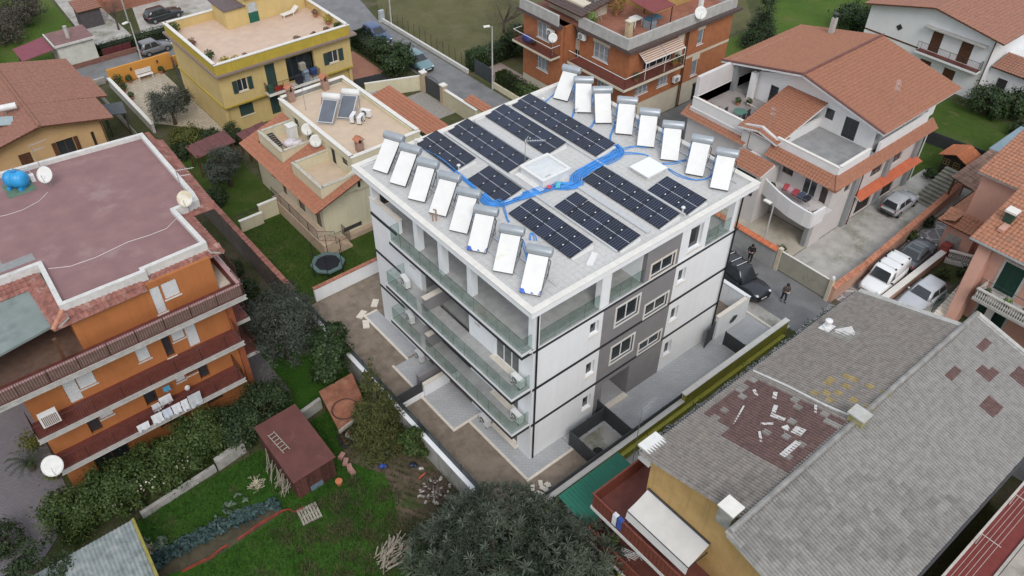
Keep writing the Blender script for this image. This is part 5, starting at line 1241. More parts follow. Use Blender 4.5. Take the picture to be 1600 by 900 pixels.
for k in range(1, 20): g.bar((21.14, 37.85 + .14 * k, 1.75), (21.14, 37.85 + .14 * k, 1.75 + .35 * math.sin(math.pi * k / 20)), .01, 4)
g.mk('arched_top', m_anth, t)
sheet('gravel_drive', mat('gravel', (.27, .25, .23), .95, .25, 6, .5, 30), rect(17.2, 21, 35.5, 41), -.004)
t = thing('tiled_porch_roof', 'small red tiled porch roof on the street side', 'porch roof', (22, 33, 0))
tiled_plane('porch_plane', t, m_tile_r, m_wood, (21.25, 34.4, 1.75), (0, -1, 0), (.9, 0, .28), 3.2, .94, .24, .3, .08); G().box(21.3, 22.2, 31.3, 34.3, 0, 1.7).mk('porch_wall', m_cream, t)
# ================================================================ yellow house
m_yellow = mat('yellow_plaster', (.57, .43, .19), .85, .06, 1, .05, 30, col2=(.5, .36, .14), f2=.2, s2=.6, streak=.1)
m_yband = mat('mustard_band', (.44, .33, .05), .8, .08, 1.5, .05, 30, streak=.12)
m_shg = mat('green_shutter', (.03, .06, .055), .6, .1, 4)
Y = thing('villa', 'yellow two storey house with mustard parapet and beige roof terrace', 'building', (9, 50, 0))
fY = Face('-y', 44.9); fYl = Face('-y', 45.45)
yw1 = [(3.9, 4.85, 3.95, 5.15), (6.7, 7.65, 3.25, 5.7), (8.8, 11.65, 3.25, 5.7), (13.15, 14.2, 3.85, 5.05)]
wall(G(), fY, 2.3, 15.6, 2.95, 6.25, .3, yw1 + [(6.69, 11.66, 3.2, 5.71)] * 0).mk('wall', m_yellow, Y)
yl = [(3.75, 5.1, 1.25, 2.4), (6.8, 7.7, .4, 2.4), (9.5, 11, .2, 2.4)]
wall(G(), fYl, 2.6, 15.3, -.05, 2.95, .3, yl).mk('wall', m_yellow, Y)
G().box(2.3, 2.6, 45.2, 55.3, -.05, 6.25).mk('wall', m_yellow, Y); G().box(15.3, 15.6, 45.2, 55.3, -.05, 6.25).mk('wall', m_yellow, Y); G().box(2.6, 15.3, 55, 55.3, -.05, 6.25).mk('wall', m_yellow, Y)
G().box(2.25, 15.65, 44.85, 45.45, 2.8, 2.948).mk('floor_band', m_yband, Y); G().box(2.2, 2.298, 45.4, 55.3, 2.8, 2.95).mk('floor_band', m_yband, Y)
for h in yw1[:1] + yw1[3:]: window(Y, fY, *h, m_frame_w, m_glass_d, 2, .12, .05, m_trav, shut=m_shg, open_=1.0)
window(Y, fY, *yw1[1], m_shg, m_shg, 2, .1, .07, name='balcony_door'); window(Y, fY, *yw1[2], m_shg, m_glass_d, 4, .6, .1, name='balcony_door')
for h in yl: window(Y, fYl, *h, m_shg, m_shg if h[1] < 8 else m_glass_d, 2, .08, .06, m_trav if h[2] > 1 else None)
b_ = G().box(6.3, 11.7, 44.05, 44.895, 3.0, 3.2).mk('balcony_slab', m_cap, Y)
g = G(); rail(g, (6.35, 44.1), (11.65, 44.1), 3.2, .95, .12); rail(g, (6.35, 44.1), (6.35, 44.85), 3.2, .95, .12); rail(g, (11.65, 44.1), (11.65, 44.85), 3.2, .95, .12); g.mk('railing', m_rail, Y)
G().box(1.9, 16.1, 44.25, 56, 6.15, 6.32).mk('eave', mat('brown_eave', (.25, .19, .17), .85, .1), Y)
pz = (6.323, 7.25)
for bx in ((2.1, 15.45, 44.4, 44.6), (2.1, 2.3, 44.6, 55.6), (15.25, 15.45, 44.6, 55.6), (2.3, 8.2, 55.4, 55.6)):
    p = G().box(*bx, *pz).mk('parapet', m_yband if bx[3] < 45 or bx[1] < 3 else m_yellow, Y); G().box(bx[0] - .06, bx[1] + .06, bx[2] - .06, bx[3] + .06, 7.253, 7.33).mk('coping', mat('white_coping', (.68, .66, .62), .7, .05), p)
G().box(2.3, 15.25, 44.6, 55.4, 6.323, 6.4).mk('terrace_floor', mat('pinkish_terrace', (.56, .42, .33), .75, .06, 1.5, .04, 20, col2=(.6, .47, .38), f2=.2), Y)
G().box(2.32, 15.2, 44.62, 45.5, 6.402, 6.43).mk('white_strip', mat('limed_strip', (.68, .64, .6), .85, .1, 2), Y)
RR = G().box(8.9, 15.2, 52.4, 55.38, 6.41, 8.9).mk('roof_room', m_yellow, Y); G().box(6.9, 8.9, 52.3, 55.3, 6.41, 8.2).mk('roof_room', m_yellow, Y)
G().box(6.75, 9.0, 52.1, 55.6, 8.203, 8.3).mk('room_roof', mat('dark_felt', (.13, .1, .1), .9), Y); G().box(8.85, 15.6, 52.0, 55.7, 8.903, 9.0).mk('room_roof', m_yband, Y)
d_ = G().box(9.2, 10.2, 52.36, 52.4, 6.42, 7.4).mk('door', mat('green_door', (.01, .1, .07), .5), Y); G().box(9.25, 10.15, 52.35, 52.398, 7.41, 8.3).mk('door_glass', mat('pale_pane', (.42, .45, .46), .2), d_)
t = thing('sun_lounger', 'white sun lounger against the roof room of the yellow house', 'sun lounger', (13, 51.6, 6.4), R(8))
local('seat', G().box(-.9, .35, -.3, .3, .3, .36), m_plastic_w, t); local('backrest', G().cbox((.65, 0, .52), (.75, .6, .05), 0, 0, -R(35)), m_plastic_w, t)
for x, y in ((-.8, -.25), (-.8, .25), (.3, -.25), (.3, .25)): local('leg', G().box(x - .03, x + .03, y - .03, y + .03, 0, .3), m_plastic_w, t)
m_pot = mat('clay_pot', (.36, .15, .09), .85, .15, 3); m_ltree = leafmat('leaf_pot', (.02, .045, .012), (.05, .08, .025), (.1, .12, .05)); m_lyel = leafmat('leaf_yellow', (.2, .16, .03), (.35, .28, .06), (.45, .38, .12)); m_lred = leafmat('leaf_dry', (.12, .06, .04), (.22, .14, .1), (.32, .24, .18))
def leaves(c, r, n, s, seed, sq=(1, 1, 1), up=.3):
    rg = np.random.default_rng(seed)
    d_ = rg.normal(size=(n, 3)); d_ /= np.linalg.norm(d_, axis=1)[:, None]
    p = np.array(c) + d_ * np.array(sq) * r * (rg.random((n, 1)) ** .35)
    return leafquads(p, d_, s, rg, up)
def leafquads(p, d_, s, rg, up=.3, asp=.5):
    n = len(p); nn = d_ + rg.normal(size=(n, 3)) * .6 + np.array([0, 0, up]); nn /= np.linalg.norm(nn, axis=1)[:, None]
    t = np.cross(nn, rg.normal(size=(n, 3))); t /= np.linalg.norm(t, axis=1)[:, None]; b = np.cross(nn, t)
    ss = (s * (.6 + .8 * rg.random((n, 1))))
    V = np.stack([p - t * ss, p - b * ss * asp, p + t * ss, p + b * ss * asp], 1).reshape(-1, 3)
    return V
def leafobj(name, V, m, parent, kind=None, loc=None):
    n = len(V) // 4
    me = bpy.data.meshes.new(name); me.vertices.add(len(V)); me.vertices.foreach_set('co', np.asarray(V, np.float32).ravel())
    me.loops.add(4 * n); me.loops.foreach_set('vertex_index', np.arange(4 * n, dtype=np.int32)); me.polygons.add(n); me.polygons.foreach_set('loop_start', np.arange(0, 4 * n, 4, dtype=np.int32))
    me.materials.append(m); me.update(calc_edges=True)
    o = bpy.data.objects.new(name, me); COL.objects.link(o); o.parent = parent
    if parent is not None:
        off = Vector((0, 0, 0)); q = parent
        while q is not None: off += Vector(q.location); q = q.parent
        o.location = -off
    if kind: o['kind'] = kind
    return o
def potplant(lab, x, y, z, r=.35, m=None, pot=.22, h=.3, n=160, tall=1.0, group='potted plants'):
    t = thing('potted_plant', lab, 'potted plant', (x, y, z), 0, group)
    G().lathe((x, y, z), [(pot * .7, 0), (pot, h), (pot * 1.08, h), (pot * 1.08, h + .04), (pot * .9, h + .04), (pot * .85, h - .02), (.02, h - .03)], 12).mk('pot', m_pot, t, smooth=False)
    leafobj('foliage', leaves((x, y, z + h + r * .7 * tall), r, n, .11, int(x * 100 + y * 7) % 9999, (1, 1, tall)), m or m_ltree, t)
for x, y, r, m_, lab in ((2.75, 54.6, .5, None, 'dark green potted palm in the back left terrace corner'), (2.8, 50.8, .35, m_lred, 'dry pot plant along the left parapet'), (2.85, 47.3, .45, None, 'bushy green pot plant by the left parapet'), (3.3, 45.0, .5, m_lyel, 'pale straw coloured plant in the front left parapet corner'), (4.3, 45.0, .4, m_lyel, 'straw coloured plant second in the front left corner'), (5.2, 45.0, .35, m_lred, 'reddish dry plant by the front parapet'), (8.2, 45.05, .22, m_lred, 'small clay pot plant in the middle of the front parapet'),
        (10.4, 45.1, .4, m_lred, 'dry red pot plant on the limed strip'), (12.1, 45.05, .35, m_lred, 'pink brown pot plant near the right front parapet'), (13.6, 45.3, .35, m_lred, 'dark dry pot plant towards the right terrace corner'), (14.9, 45.6, .35, None, 'green pot plant in the right front terrace corner'), (14.9, 47.4, .45, m_lyel, 'yellow flowering pot plant by the right parapet'), (14.8, 49.7, .28, m_lred, 'red flowering pot plant by the right parapet')):
    potplant(lab, x, y, 6.43, r, m_)
t = thing('balcony_clutter', 'stacked chairs and drying laundry on the yellow house balcony', 'household goods', (10, 44.5, 3.2))
g = G(); g.box(9.3, 9.9, 44.2, 44.7, 3.25, 4.0); g.mk('dark_bag', mat('navy_cloth', (.02, .025, .05), .9), t)
g = G(); g.box(10.1, 10.6, 44.2, 44.7, 3.25, 4.3); g.mk('laundry', mat('pale_blue_cloth', (.25, .32, .42), .9), t); g = G(); g.box(10.9, 11.5, 44.3, 44.6, 3.6, 4.2); g.mk('blue_towel', mat('blue_towel', (.03, .07, .25), .9), t)
g = G()
for k in range(5): g.box(9.9, 10.45, 44.3, 44.75, 4.4 + k * .14, 4.46 + k * .14)
g.mk('chair_stack', mat('beige_plastic', (.4, .37, .3), .6), t)
g = G(); g.box(7.0, 7.9, 44.2, 44.5, 3.25, 3.6); g.mk('red_planter', mat('red_planter', (.3, .03, .02), .7), t); G().box(6.45, 6.9, 44.2, 44.8, 3.25, 3.8).mk('green_bin', mat('green_bin', (.03, .12, .08), .6), t)
sheet('courtyard', pattern('courtyard_stone', (.5, .44, .35), (.42, .36, .28), (.3, .26, .2), .5, .32, .3, .03, .85, .4), [(-2.6, 52), (2.25, 46), (2.25, 61.3), (-2.6, 61.3)], -.008)
capwall('courtyard_wall', 'bright orange courtyard wall behind the white bench', mat('bright_orange', (.6, .28, .06), .85, .06, 1.2), [(-2.9, 61.45), (3.5, 61.45), (3.5, 61.65), (-2.9, 61.65)], 1.7, None)
capwall('courtyard_wall', 'low orange wall with red paving beyond the courtyard', mat('bright_orange', (.6, .28, .06), .85, .06, 1.2), rect(3.6, 7.5, 61.9, 62.1), 1.0, None)
capwall('courtyard_wall', 'stone side wall of the courtyard with pale cap', m_conc, rect(-3.1, -2.85, 50, 61.4), .9, m_cap)
t = thing('park_bench', 'white slatted bench against the orange courtyard wall', 'bench', (.4, 60.9, 0))
for k in range(4): G().box(-.4, 1.2, 60.6 + k * .13, 60.7 + k * .13, .45, .48).mk('seat_slat', m_plastic_w, t)
for k in range(4): G().box(-.4, 1.2, 61.12, 61.15, .55 + k * .13, .65 + k * .13).mk('back_slat', m_plastic_w, t)
for x in (-.3, 1.05): G().box(x, x + .06, 60.62, 61.15, 0, .45).mk('leg', m_plastic_w, t)
for x, y, r, lab in ((2.1, 61.0, .3, 'pot plant at the right end of the orange wall'), (-1.2, 61.0, .35, 'pot plant beside the white bench'), (-2.3, 60.9, .6, 'tall leafy plant in the left courtyard corner'), (-2.3, 59.5, .4, 'pot plant along the courtyard side wall'), (-2.3, 57.5, .3, 'clay pot plant on the courtyard side wall')): potplant(lab, x, y, 0, r)
for x in (.5 - 1.2, 2.0):
    G().box(x, x + .15, 61.38, 61.448, 1.0, 1.3).mk('wall_lantern', m_dsteel, label='small dark lantern on the orange wall, %s of the bench' % ('left' if x < 0 else 'right'), cat='lantern', base=(x, 61.4, 1.0))
dfence('dark mesh fence between courtyard and yellow house', (3.6, 61.4), (2.3, 55.5), 1.4, 4, 'mesh_fence')
sheet('terracotta_terrace', pattern('terracotta_paving', (.4, .18, .12), (.34, .15, .1), (.3, .2, .16), .3, .3, 0, .02), [(15.7, 45.9), (20.2, 45.2), (20.2, 53), (15.7, 55)], .006)
dfence('low dark railing at the edge of the terracotta terrace', (15.9, 45.7), (19.3, 45.0), 1.0, 3, 'terrace_railing')
t = thing('garden_table', 'white garden table under the dark trees', 'table', (18.1, 43.4, 0)); G().box(17.2, 19.0, 43.0, 43.7, .72, .78).mk('tabletop', m_plastic_w, t)
for x, y in ((17.3, 43.1), (18.9, 43.1), (17.3, 43.6), (18.9, 43.6)): G().box(x - .03, x + .03, y - .03, y + .03, 0, .72).mk('leg', m_dsteel, t)
for k in range(6): G().box(14.9 + k * .12, 16.4 + k * .1, 41.2 + k * .4, 41.6 + k * .4, -.02, .1 + k * .14).mk('garden_step', m_conc, kind='structure')
t = thing('carport', 'dark red roofed shelter left of the cream house', 'shelter', (-1.0, 41, 0)); tiled_plane('shelter_roof', t, mat('maroon_sheet', (.14, .055, .055), .8, .12, 2), m_wood, (-2.7, 42.5, 2.0), (0, -1, 0), (3.6, 0, .3), 2.4, 3.6, .4, .9, .06, hump=.02)
for x, y in ((-2.6, 40.2), (-2.6, 42.2), (.6, 40.2), (.6, 42.2)): G().box(x, x + .12, y, y + .12, 0, 2.2).mk('post', m_wood, t)
t = thing('red_shelter', 'small maroon roof between yellow and cream houses', 'shelter', (3.0, 40.6, 0)); tiled_plane('shelter_roof', t, mat('maroon_sheet', (.14, .055, .055), .8, .12, 2), m_wood, (1.6, 41.6, 2.1), (0, -1, 0), (2.6, 0, .3), 1.9, 2.6, .4, .9, .06, hump=.02)
for x, y in ((1.7, 39.8), (1.7, 41.4), (4.0, 39.8), (4.0, 41.4)): G().box(x, x + .1, y, y + .1, 0, 2.1).mk('post', m_wood, t)
# ================================================================ brick apartment house behind the white block
m_brick = mat('orange_brick', (.36, .135, .06), .85, .12, 2.2, .15, 40, col2=(.42, .17, .08), f2=.3, s2=.8)
m_creamp = mat('cream_panel', (.58, .52, .41), .85, .06, 1.5, .05, 30)
m_concp = mat('parapet_concrete', (.42, .41, .39), .9, .12, 1.5, .15, 20, col2=(.3, .29, .27), f2=.25, s2=.8, streak=.2)
m_dkeave = mat('dark_eave_tile', (.09, .065, .06), .8, .15, 3, .15, 20)
m_grille = mat('white_grille', (.62, .64, .65), .5, .05)
K = thing('apartment_house', 'orange brick apartment house with concrete parapet, roof terrace and corner balcony', 'building', (38, 26, 0))
kx, ky = 31.0, 22.9
fKy = Face('-y', ky); fKx = Face('-x', kx); fK2 = Face('-x', 29.5)
kw = [(40.25, 41.1, 5.85, 7.3), (40.05, 40.95, 2.7, 4.3), (32.2, 33.95, 3.2, 4.25), (35.25, 36.7, 3.1, 4.05), (33.0, 36.8, 5.45, 7.6), (40.8, 43.65, -.03, 1.6)]
wall(G(), fKy, kx, 45.2, 2.35, 8.1, .3, kw).mk('brick_wall', m_brick, K); wall(G(), Face('-y', ky + .03), kx + .03, 45.15, -.05, 2.35, .3, kw).mk('base_wall', m_creamp, K)
kl = [(25.45, 27.4, 5.85, 7.35), (25.3, 26.6, 2.9, 4.3)]
wall(G(), fKx, ky + .3, 29.2, 2.35, 8.1, .3, kl).mk('brick_wall', m_brick, K); G().box(kx + .03, kx + .3, ky + .3, 29.2, -.05, 2.35).mk('base_wall', m_creamp, K)
st = [(29.45, 29.95, 6.6, 7.7), (29.4, 30.0, 3.9, 5.6)]
wall(G(), Face('-x', 31.2), 29.2, 30.2, -.05, 9.6, .3, st).mk('stair_wall', m_creamp, K)
for h in st: window(K, Face('-x', 31.2), *h, m_frame_w, m_glass_d, 2, .08, .05)
k2 = [(31.75, 33.5, 6.05, 7.6), (31.8, 33.4, 2.9, 4.4)]
wall(G(), fK2, 30.2, 35.5, 1.6, 8.1, .3, k2).mk('brick_wall', m_brick, K); G().box(29.53, 31.2, 30.2, 35.5, -.05, 1.6).mk('base_wall', m_creamp, K)
G().box(29.8, 31.5, 29.95, 30.2, 1.6, 8.1).mk('brick_wall', m_brick, K); G().box(29.8, 45.2, 35.2, 35.5, -.05, 8.1).mk('brick_wall', m_brick, K); G().box(44.9, 45.2, ky + .3, 35.2, -.05, 8.1).mk('brick_wall', m_brick, K)
for h, f in [(q, fKy) for q in kw[:4]] + [(q, fKx) for q in kl] + [(q, fK2) for q in k2]:
    w = window(K, f, *h, m_frame_w, mat('white_net_pane', (.2, .22, .24), .15, .2), 3 if h[1] - h[0] > 1.2 else 1, .1, .06, m_frame_w, bars=m_grille if h[1] - h[0] > 1.2 else None)
    p = G(); f.box(p, h[0] - .1, h[1] + .1, -.02, .012, h[3] + .02, min(8.0, h[3] + .75)); p.mk('cream_lintel', m_creamp, w)
window(K, fKy, *kw[4], m_frame_w, m_glass_d, 4, .15, .08, name='balcony_door')
g = G(); fKy.box(g, 40.85, 43.6, -.25, -.2, 0, 1.58); g.mk('garage_opening', m_black, K); g = G(); fKy.box(g, 40.7, 43.75, 0, .06, 1.6, 1.75); g.mk('garage_lintel', m_dsteel, K)
g = G(); fKy.box(g, 38.3, 45.25, 0, .02, 4.85, 5.1); g.mk('cream_band', m_creamp, K)
g = G(); fKy.box(g, 37.2, 38.2, -.01, .015, 5.1, 8.0); g.mk('cream_panel', m_creamp, K)
for x in (38.5, 38.75): G().tube([(x, ky - .08, 0), (x, ky - .08, 8)], .06, 6).mk('downpipe', m_wood, K)
def eave(x0, x1, y0, y1): return G().prism([(x0, y0), (x1, y0), (x1, y1), (x0, y1)], 8.02, 8.3)
for bx in ((30.4, 45.8, 22.35, 22.9), (30.4, 31.0, 22.9, 29.2), (28.95, 29.5, 30.0, 36.0)): eave(*bx).mk('eave', m_dkeave, K)
for bx in ((30.45, 45.3, 22.75, 22.95), (30.45, 30.65, 22.95, 29.0), (29.0, 29.2, 30.2, 35.6), (45.1, 45.3, 22.95, 35.6)): G().box(*bx, 8.303, 9.3).mk('parapet', m_concp, K)
G().box(30.65, 45.1, 22.95, 35.2, 8.1, 8.34).mk('roof_deck', mat('roof_terrace_red', (.28, .12, .08), .85, .15, 2), K)
G().box(31.3, 34.5, 29.4, 34, 8.34, 9.9).mk('roof_room', m_creamp, K)
tiled_plane('dark_roof', K, m_dkeave, m_wood, (30.2, 34.6, 9.5), (0, -1, 0), (4.6, 0, .75), 6.2, 4.66, .3, .4)
G().box(37.6, 44, 26.5, 34, 8.34, 10.6).mk('roof_room', mat('ochre_room', (.42, .28, .1), .85, .08), K)
t = thing('roof_awning', 'maroon canopy over the roof terrace of the brick house', 'canopy', (36, 25.5, 8.34)); G().prism([(34.4, 26.6), (34.3, 23.7), (37.2, 23.6), (37.4, 27.5)], [10.5, 10.3, 10.3, 10.6], [10.56, 10.36, 10.36, 10.66]).mk('cover', mat('maroon_canvas', (.2, .05, .05), .8, .1), t)
for x, y in ((34.5, 23.9), (37.0, 23.8), (37.2, 27.2)): G().box(x, x + .08, y, y + .08, 8.34, 10.3).mk('post', m_wood, t)
G().box(40.2, 40.55, 23.1, 23.4, 8.34, 11.2).mk('white_flue', m_plastic_w, label='tall white flue on the front parapet of the brick house', cat='flue', base=(40.35, 23.2, 8.34))
g = thing('chimney', 'cream brick chimney at the terrace corner of the brick house', 'chimney', (32.2, 24.4, 8.34)); G().box(31.95, 32.45, 24.15, 24.65, 8.34, 9.9).mk('stack', mat('yellow_brick', (.5, .4, .26), .9, .15, 5, .2, 20), g); G().box(31.88, 32.52, 24.08, 24.72, 9.903, 10.0).mk('cap', m_creamp, g)
dish('white satellite dish on the front parapet of the brick house', (39.6, 22.6, 9.0), .3, .55, CAMD, R(30)); dish('satellite dish on the railing of the left brick balcony', (28.75, 30.5, 5.5), 1.7, .42, CAMD, R(20))
t = thing('terrace_table', 'white table with blue cloth and crates on the brick house roof', 'table', (34.9, 25.2, 8.34)); G().box(34.2, 35.2, 25.5, 26.4, 9.0, 9.06).mk('tabletop', m_plastic_w, t); G().box(35.0, 36.6, 24.4, 25.3, 9.1, 9.16).mk('blue_cloth', mat('blue_cloth', (.07, .17, .25), .8), t); G().box(34.9, 35.7, 24.3, 25.2, 8.34, 9.05).mk('crate', mat('grey_blue_bin', (.25, .3, .33), .7), t)
for x, y in ((34.25, 25.55), (35.15, 25.55), (34.25, 26.35), (35.15, 26.35)): G().box(x - .04, x + .04, y - .04, y + .04, 8.34, 9.0).mk('leg', m_plastic_w, t)
t = thing('step_ladder', 'grey step ladder leaning on the roof room', 'ladder', (32.9, 28.9, 8.34))
g = G()
for x in (32.6, 33.0): g.bar((x, 28.6, 8.34), (x, 29.3, 10.2), .025)
for k in range(6): g.bar((32.6, 28.7 + k * .11, 8.6 + k * .29), (33.0, 28.7 + k * .11, 8.6 + k * .29), .018)
g.mk('frame', m_steel, t)
potplant('green potted palm at the parapet of the brick house roof', 31.3, 28.2, 8.34, .6, leafmat('leaf_bright', (.08, .14, .03), (.14, .22, .05), (.2, .28, .08)), .25, .4, 220, 1.1)
potplant('yellowing climbing plant beside the brick roof room', 34.9, 28.6, 8.34, .9, leafmat('leaf_autumn', (.12, .09, .02), (.22, .15, .03), (.28, .2, .06)), .25, .4, 500, 1.6)
potplant('dark pot plant behind the cream chimney', 32.9, 24.9, 8.34, .45)
sl = G().prism([(29.3, 21.65), (37.2, 21.65), (37.2, 22.898), (30.998, 22.898), (30.998, 29.0), (29.3, 29.0)], 5.1, 5.32).mk('balcony_slab', m_creamp, K)
G().prism([(29.36, 21.71), (37.14, 21.71), (37.14, 22.89), (30.99, 22.89), (30.99, 28.95), (29.36, 28.95)], 5.322, 5.335).mk('balcony_floor', m_redfloor, sl)
g = G(); rail(g, (29.36, 21.71), (37.1, 21.71), 5.33, 1.0, .12, .011, .03); rail(g, (29.36, 21.71), (29.36, 28.9), 5.33, 1.0, .12, .011, .03); g.mk('railing', m_wood, K)
g = G(); g.bar((29.36, 21.71, 6.36), (37.1, 21.71, 6.36), .03); g.bar((29.36, 21.71, 6.36), (29.36, 28.9, 6.36), .03); g.mk('handrail', m_plastic_w, K)
t = thing('striped_awning', 'brown and white striped awning on a white frame over the corner balcony', 'awning', (34.7, 22.2, 5.33))
m_st = [mat('stripe_brown', (.3, .15, .11), .85, .05), mat('stripe_cream', (.55, .48, .4), .85, .05)]
for x0, x1 in ((32.1, 34.6), (34.75, 37.3)):
    for k in range(12):
        y0 = 22.85 - k / 12.; y1 = 22.85 - (k + 1) / 12.; z0 = 7.6 - .65 * k / 12; z1 = 7.6 - .65 * (k + 1) / 12
        G().add([(x0, y0, z0), (x1, y0, z0), (x1, y1, z1), (x0, y1, z1), (x0, y0, z0 + .02), (x1, y0, z0 + .02), (x1, y1, z1 + .02), (x0, y1, z1 + .02)], [(3, 2, 1, 0), (4, 5, 6, 7), (0, 1, 5, 4), (1, 2, 6, 5), (2, 3, 7, 6), (3, 0, 4, 7)]).mk('stripe', m_st[k % 2], t)
g = G()
for x in (32.1, 34.68, 37.3): g.bar((x, 21.85, 5.35), (x, 21.85, 6.95), .035); g.bar((x, 21.85, 6.93), (x, 22.85, 7.58), .03)
g.bar((32.1, 21.85, 6.93), (37.3, 21.85, 6.93), .03); g.mk('frame', m_plastic_w, t)
sl = G().box(28.3, 29.498, 30.2, 35.8, 5.1, 5.3).mk('balcony_slab', m_creamp, K); G().box(28.35, 29.49, 30.25, 35.75, 5.302, 5.315).mk('balcony_floor', m_redfloor, sl)
g = G(); rail(g, (28.36, 30.26), (28.36, 35.7), 5.31, 1.0, .12, .011, .03); rail(g, (28.36, 30.26), (29.45, 30.26), 5.31, 1.0, .12, .011, .03); rail(g, (28.36, 35.7), (29.45, 35.7), 5.31, 1.0, .12, .011, .03); g.mk('railing', m_wood, K)
g = G(); g.bar((28.36, 30.26, 6.34), (28.36, 35.7, 6.34), .03); g.bar((28.36, 30.26, 6.34), (29.45, 30.26, 6.34), .03); g.bar((28.36, 35.7, 6.34), (29.45, 35.7, 6.34), .03); g.mk('handrail', m_plastic_w, K)
t = thing('covered_moped', 'blue and black covered bundle on the left brick balcony', 'bundle', (28.9, 34.2, 5.31)); g = G().ball((28.85, 34.2, 5.75), .5, 10, (.6, 1.6, .8)); g.mk('cover', mat('blue_tarp', (.03, .06, .28), .5, .1, 3), t, smooth=True); G().ball((28.9, 33.4, 5.7), .4, 8, (.7, 1, .8)).mk('black_cover', m_black, t, smooth=True)
for p, rz, lab in (((37.6, 22.6, 3.0), 0, 'air conditioner on the brick wall above the cream base'), ((29.2, 31.3, 6.9), -90, 'air conditioner on the left brick block wall'), ((30.75, 28.7, 7.0), -90, 'air conditioner under the concrete parapet corner')): place(AC, USED, p, R(rz), lab, 'air conditioners of the brick house')
potplant('yellow bucket and plants at the right end of the corner balcony', 36.2, 22.0, 5.34, .3, m_lyel); potplant('white trough plants at the corner of the brick balcony', 31.4, 22.2, 5.34, .35); potplant('trailing plant at the far end of the corner balcony', 36.8, 22.1, 5.34, .4)
sheet('brick_house_yard', pattern('pink_yard', (.38, .31, .27), (.33, .26, .23), (.25, .2, .18), .4, .3, .2, .03), rect(27.4, 31, 29.5, 41), .004)
sheet('back_drive', m_asph, [(28, 14), (46, 14), (46, 22.8), (28, 22.8)], -.0095)
dfence('dark sheet gate of the brick house yard beside the kerb', (27.3, 37.6), (27.3, 40.6), 1.7, 2, 'yard_gate')
capwall('kerb_wall', 'low cream kerb wall under the clipped hedge', m_cream, rect(26.95, 27.15, 29, 37.2), .55, None)
capwall('kerb_wall', 'pale kerb wall with posts along the dry field', m_oldwhite, rect(26.75, 26.98, 41.2, 58.2), .4, None)
fp = thing('field_fence', 'thin wire fence with dark posts along the dry field', 'fence', (27.4, 50, 0))
for k in range(16): G().bar((27.45, 42 + k * 1.1, 0), (27.45, 42 + k * 1.1, 1.5), .03).mk('post', m_wood, fp)
g = G()
for z in (.5, .9, 1.35): g.bar((27.45, 42, z), (27.45, 58.5, z), .008, 4)
g.mk('wire', m_dsteel, fp)
t = thing('meter_box', 'grey utility box on the kerb at the road bend', 'utility box', (26.88, 57.64, 0.00)); x, y, z = (26.88, 57.64, 0.00); G().box(x - .3, x + .3, y - .2, y + .2, 0, 1.3).mk('cabinet', mat('grey_box', (.38, .42, .45), .6), t, bevel=.02); G().box(x - .36, x + .36, y - .26, y + .26, -.02, .1).mk('plinth', m_conc, t)
# ================================================================ pale villa with big tiled roof
m_pale = mat('pale_plaster', (.6, .57, .56), .85, .04, 1, .05, 30, streak=.06)
m_white2 = mat('villa_white', (.74, .73, .73), .8, .04, 1.2, .05, 30)
m_gpill = mat('villa_grey', (.26, .27, .28), .85, .08, 1.5)
m_vtile = mat('villa_tile', (.32, .145, .09), .8, .13, 5, .15, 30, col2=(.28, .12, .075), f2=.25, s2=2.5)
m_dtile = mat('villa_ridge', (.16, .07, .06), .8, .15)
V = thing('villa', 'pale villa with large terracotta gabled roof, terraces and curved white balcony', 'building', (38, 8, 0))
fVy = Face('-y', 1.6); fVx = Face('-x', 31.5)
vy = [(33.2, 34.0, 3.6, 4.9), (36.9, 38.6, 3.4, 4.9), (40, 41.5, 3.4, 4.8), (36.3, 38.6, 0, 2.1), (39.6, 42, 0, 2.1)]
wall(G(), fVy, 31.5, 44.2, -.05, 5.6, .3, vy).mk('wall', m_pale, V)
for h in vy: window(V, fVy, *h, m_wood, m_glass_d if h[2] > 1 else m_black, 2, .12, .07, m_trav if h[2] > 1 else None)
vx = [(3.0, 4.2, 3.12, 5.1), (2.0, 2.6, 3.12, 5.1), (5.2, 6.2, 4.0, 5.0), (11.2, 13, 0, 2.3), (13.6, 15, 0, 2.3)]
wall(G(), fVx, 1.9, 16, -.05, 5.5, .3, vx).mk('wall', m_pale, V)
for h in vx: window(V, fVx, *h, m_frame_w if h[0] == 3.0 else m_wood, m_glass_d, 2, .12, .07)
G().box(31.8, 44.2, 15.7, 16, -.05, 8.2).mk('wall', m_pale, V); G().box(43.9, 44.2, 1.9, 15.7, -.05, 5.6).mk('wall', m_pale, V)
for x in (34.2, 38.9, 43.4): G().box(x, x + .65, 1.35, 1.598, -.05, 5.3).mk('grey_pillar', m_gpill, V)
G().tube([(34.95, 1.3, 0), (34.95, 1.3, 5.2)], .05, 6).mk('downpipe', m_wood, V)
G().box(29.9, 31.498, 1.5, 1.75, -.05, 3.0).mk('corner_wing', m_pale, V)
G().box(29.75, 30.05, 1.75, 2.1, -.05, 3.0).mk('grey_pillar', m_gpill, V)
cp = [(29.9, 6.9), (29.45, 5.8), (29.0, 4.6), (28.65, 3.2), (28.55, 1.9), (28.6, 1.25), (30.1, 1.2)]
g = G().prism([(31.49, 1.25)] + [(31.49, 6.9)] + cp[:6] if False else [(31.49, 6.9)] + cp + [(31.49, 1.25)], 2.85, 3.08); g.mk('balcony_slab', m_pale, V)
for a, b in zip(cp, cp[1:]):
    A, Bq = Vector(a), Vector(b); dd = (Bq - A).normalized(); nn = Vector((-dd.y, dd.x)) * .08
    G().prism([tuple(A - nn), tuple(Bq - nn), tuple(Bq + nn), tuple(A + nn)], 2.7, 4.05).mk('balcony_parapet', m_white2, V)
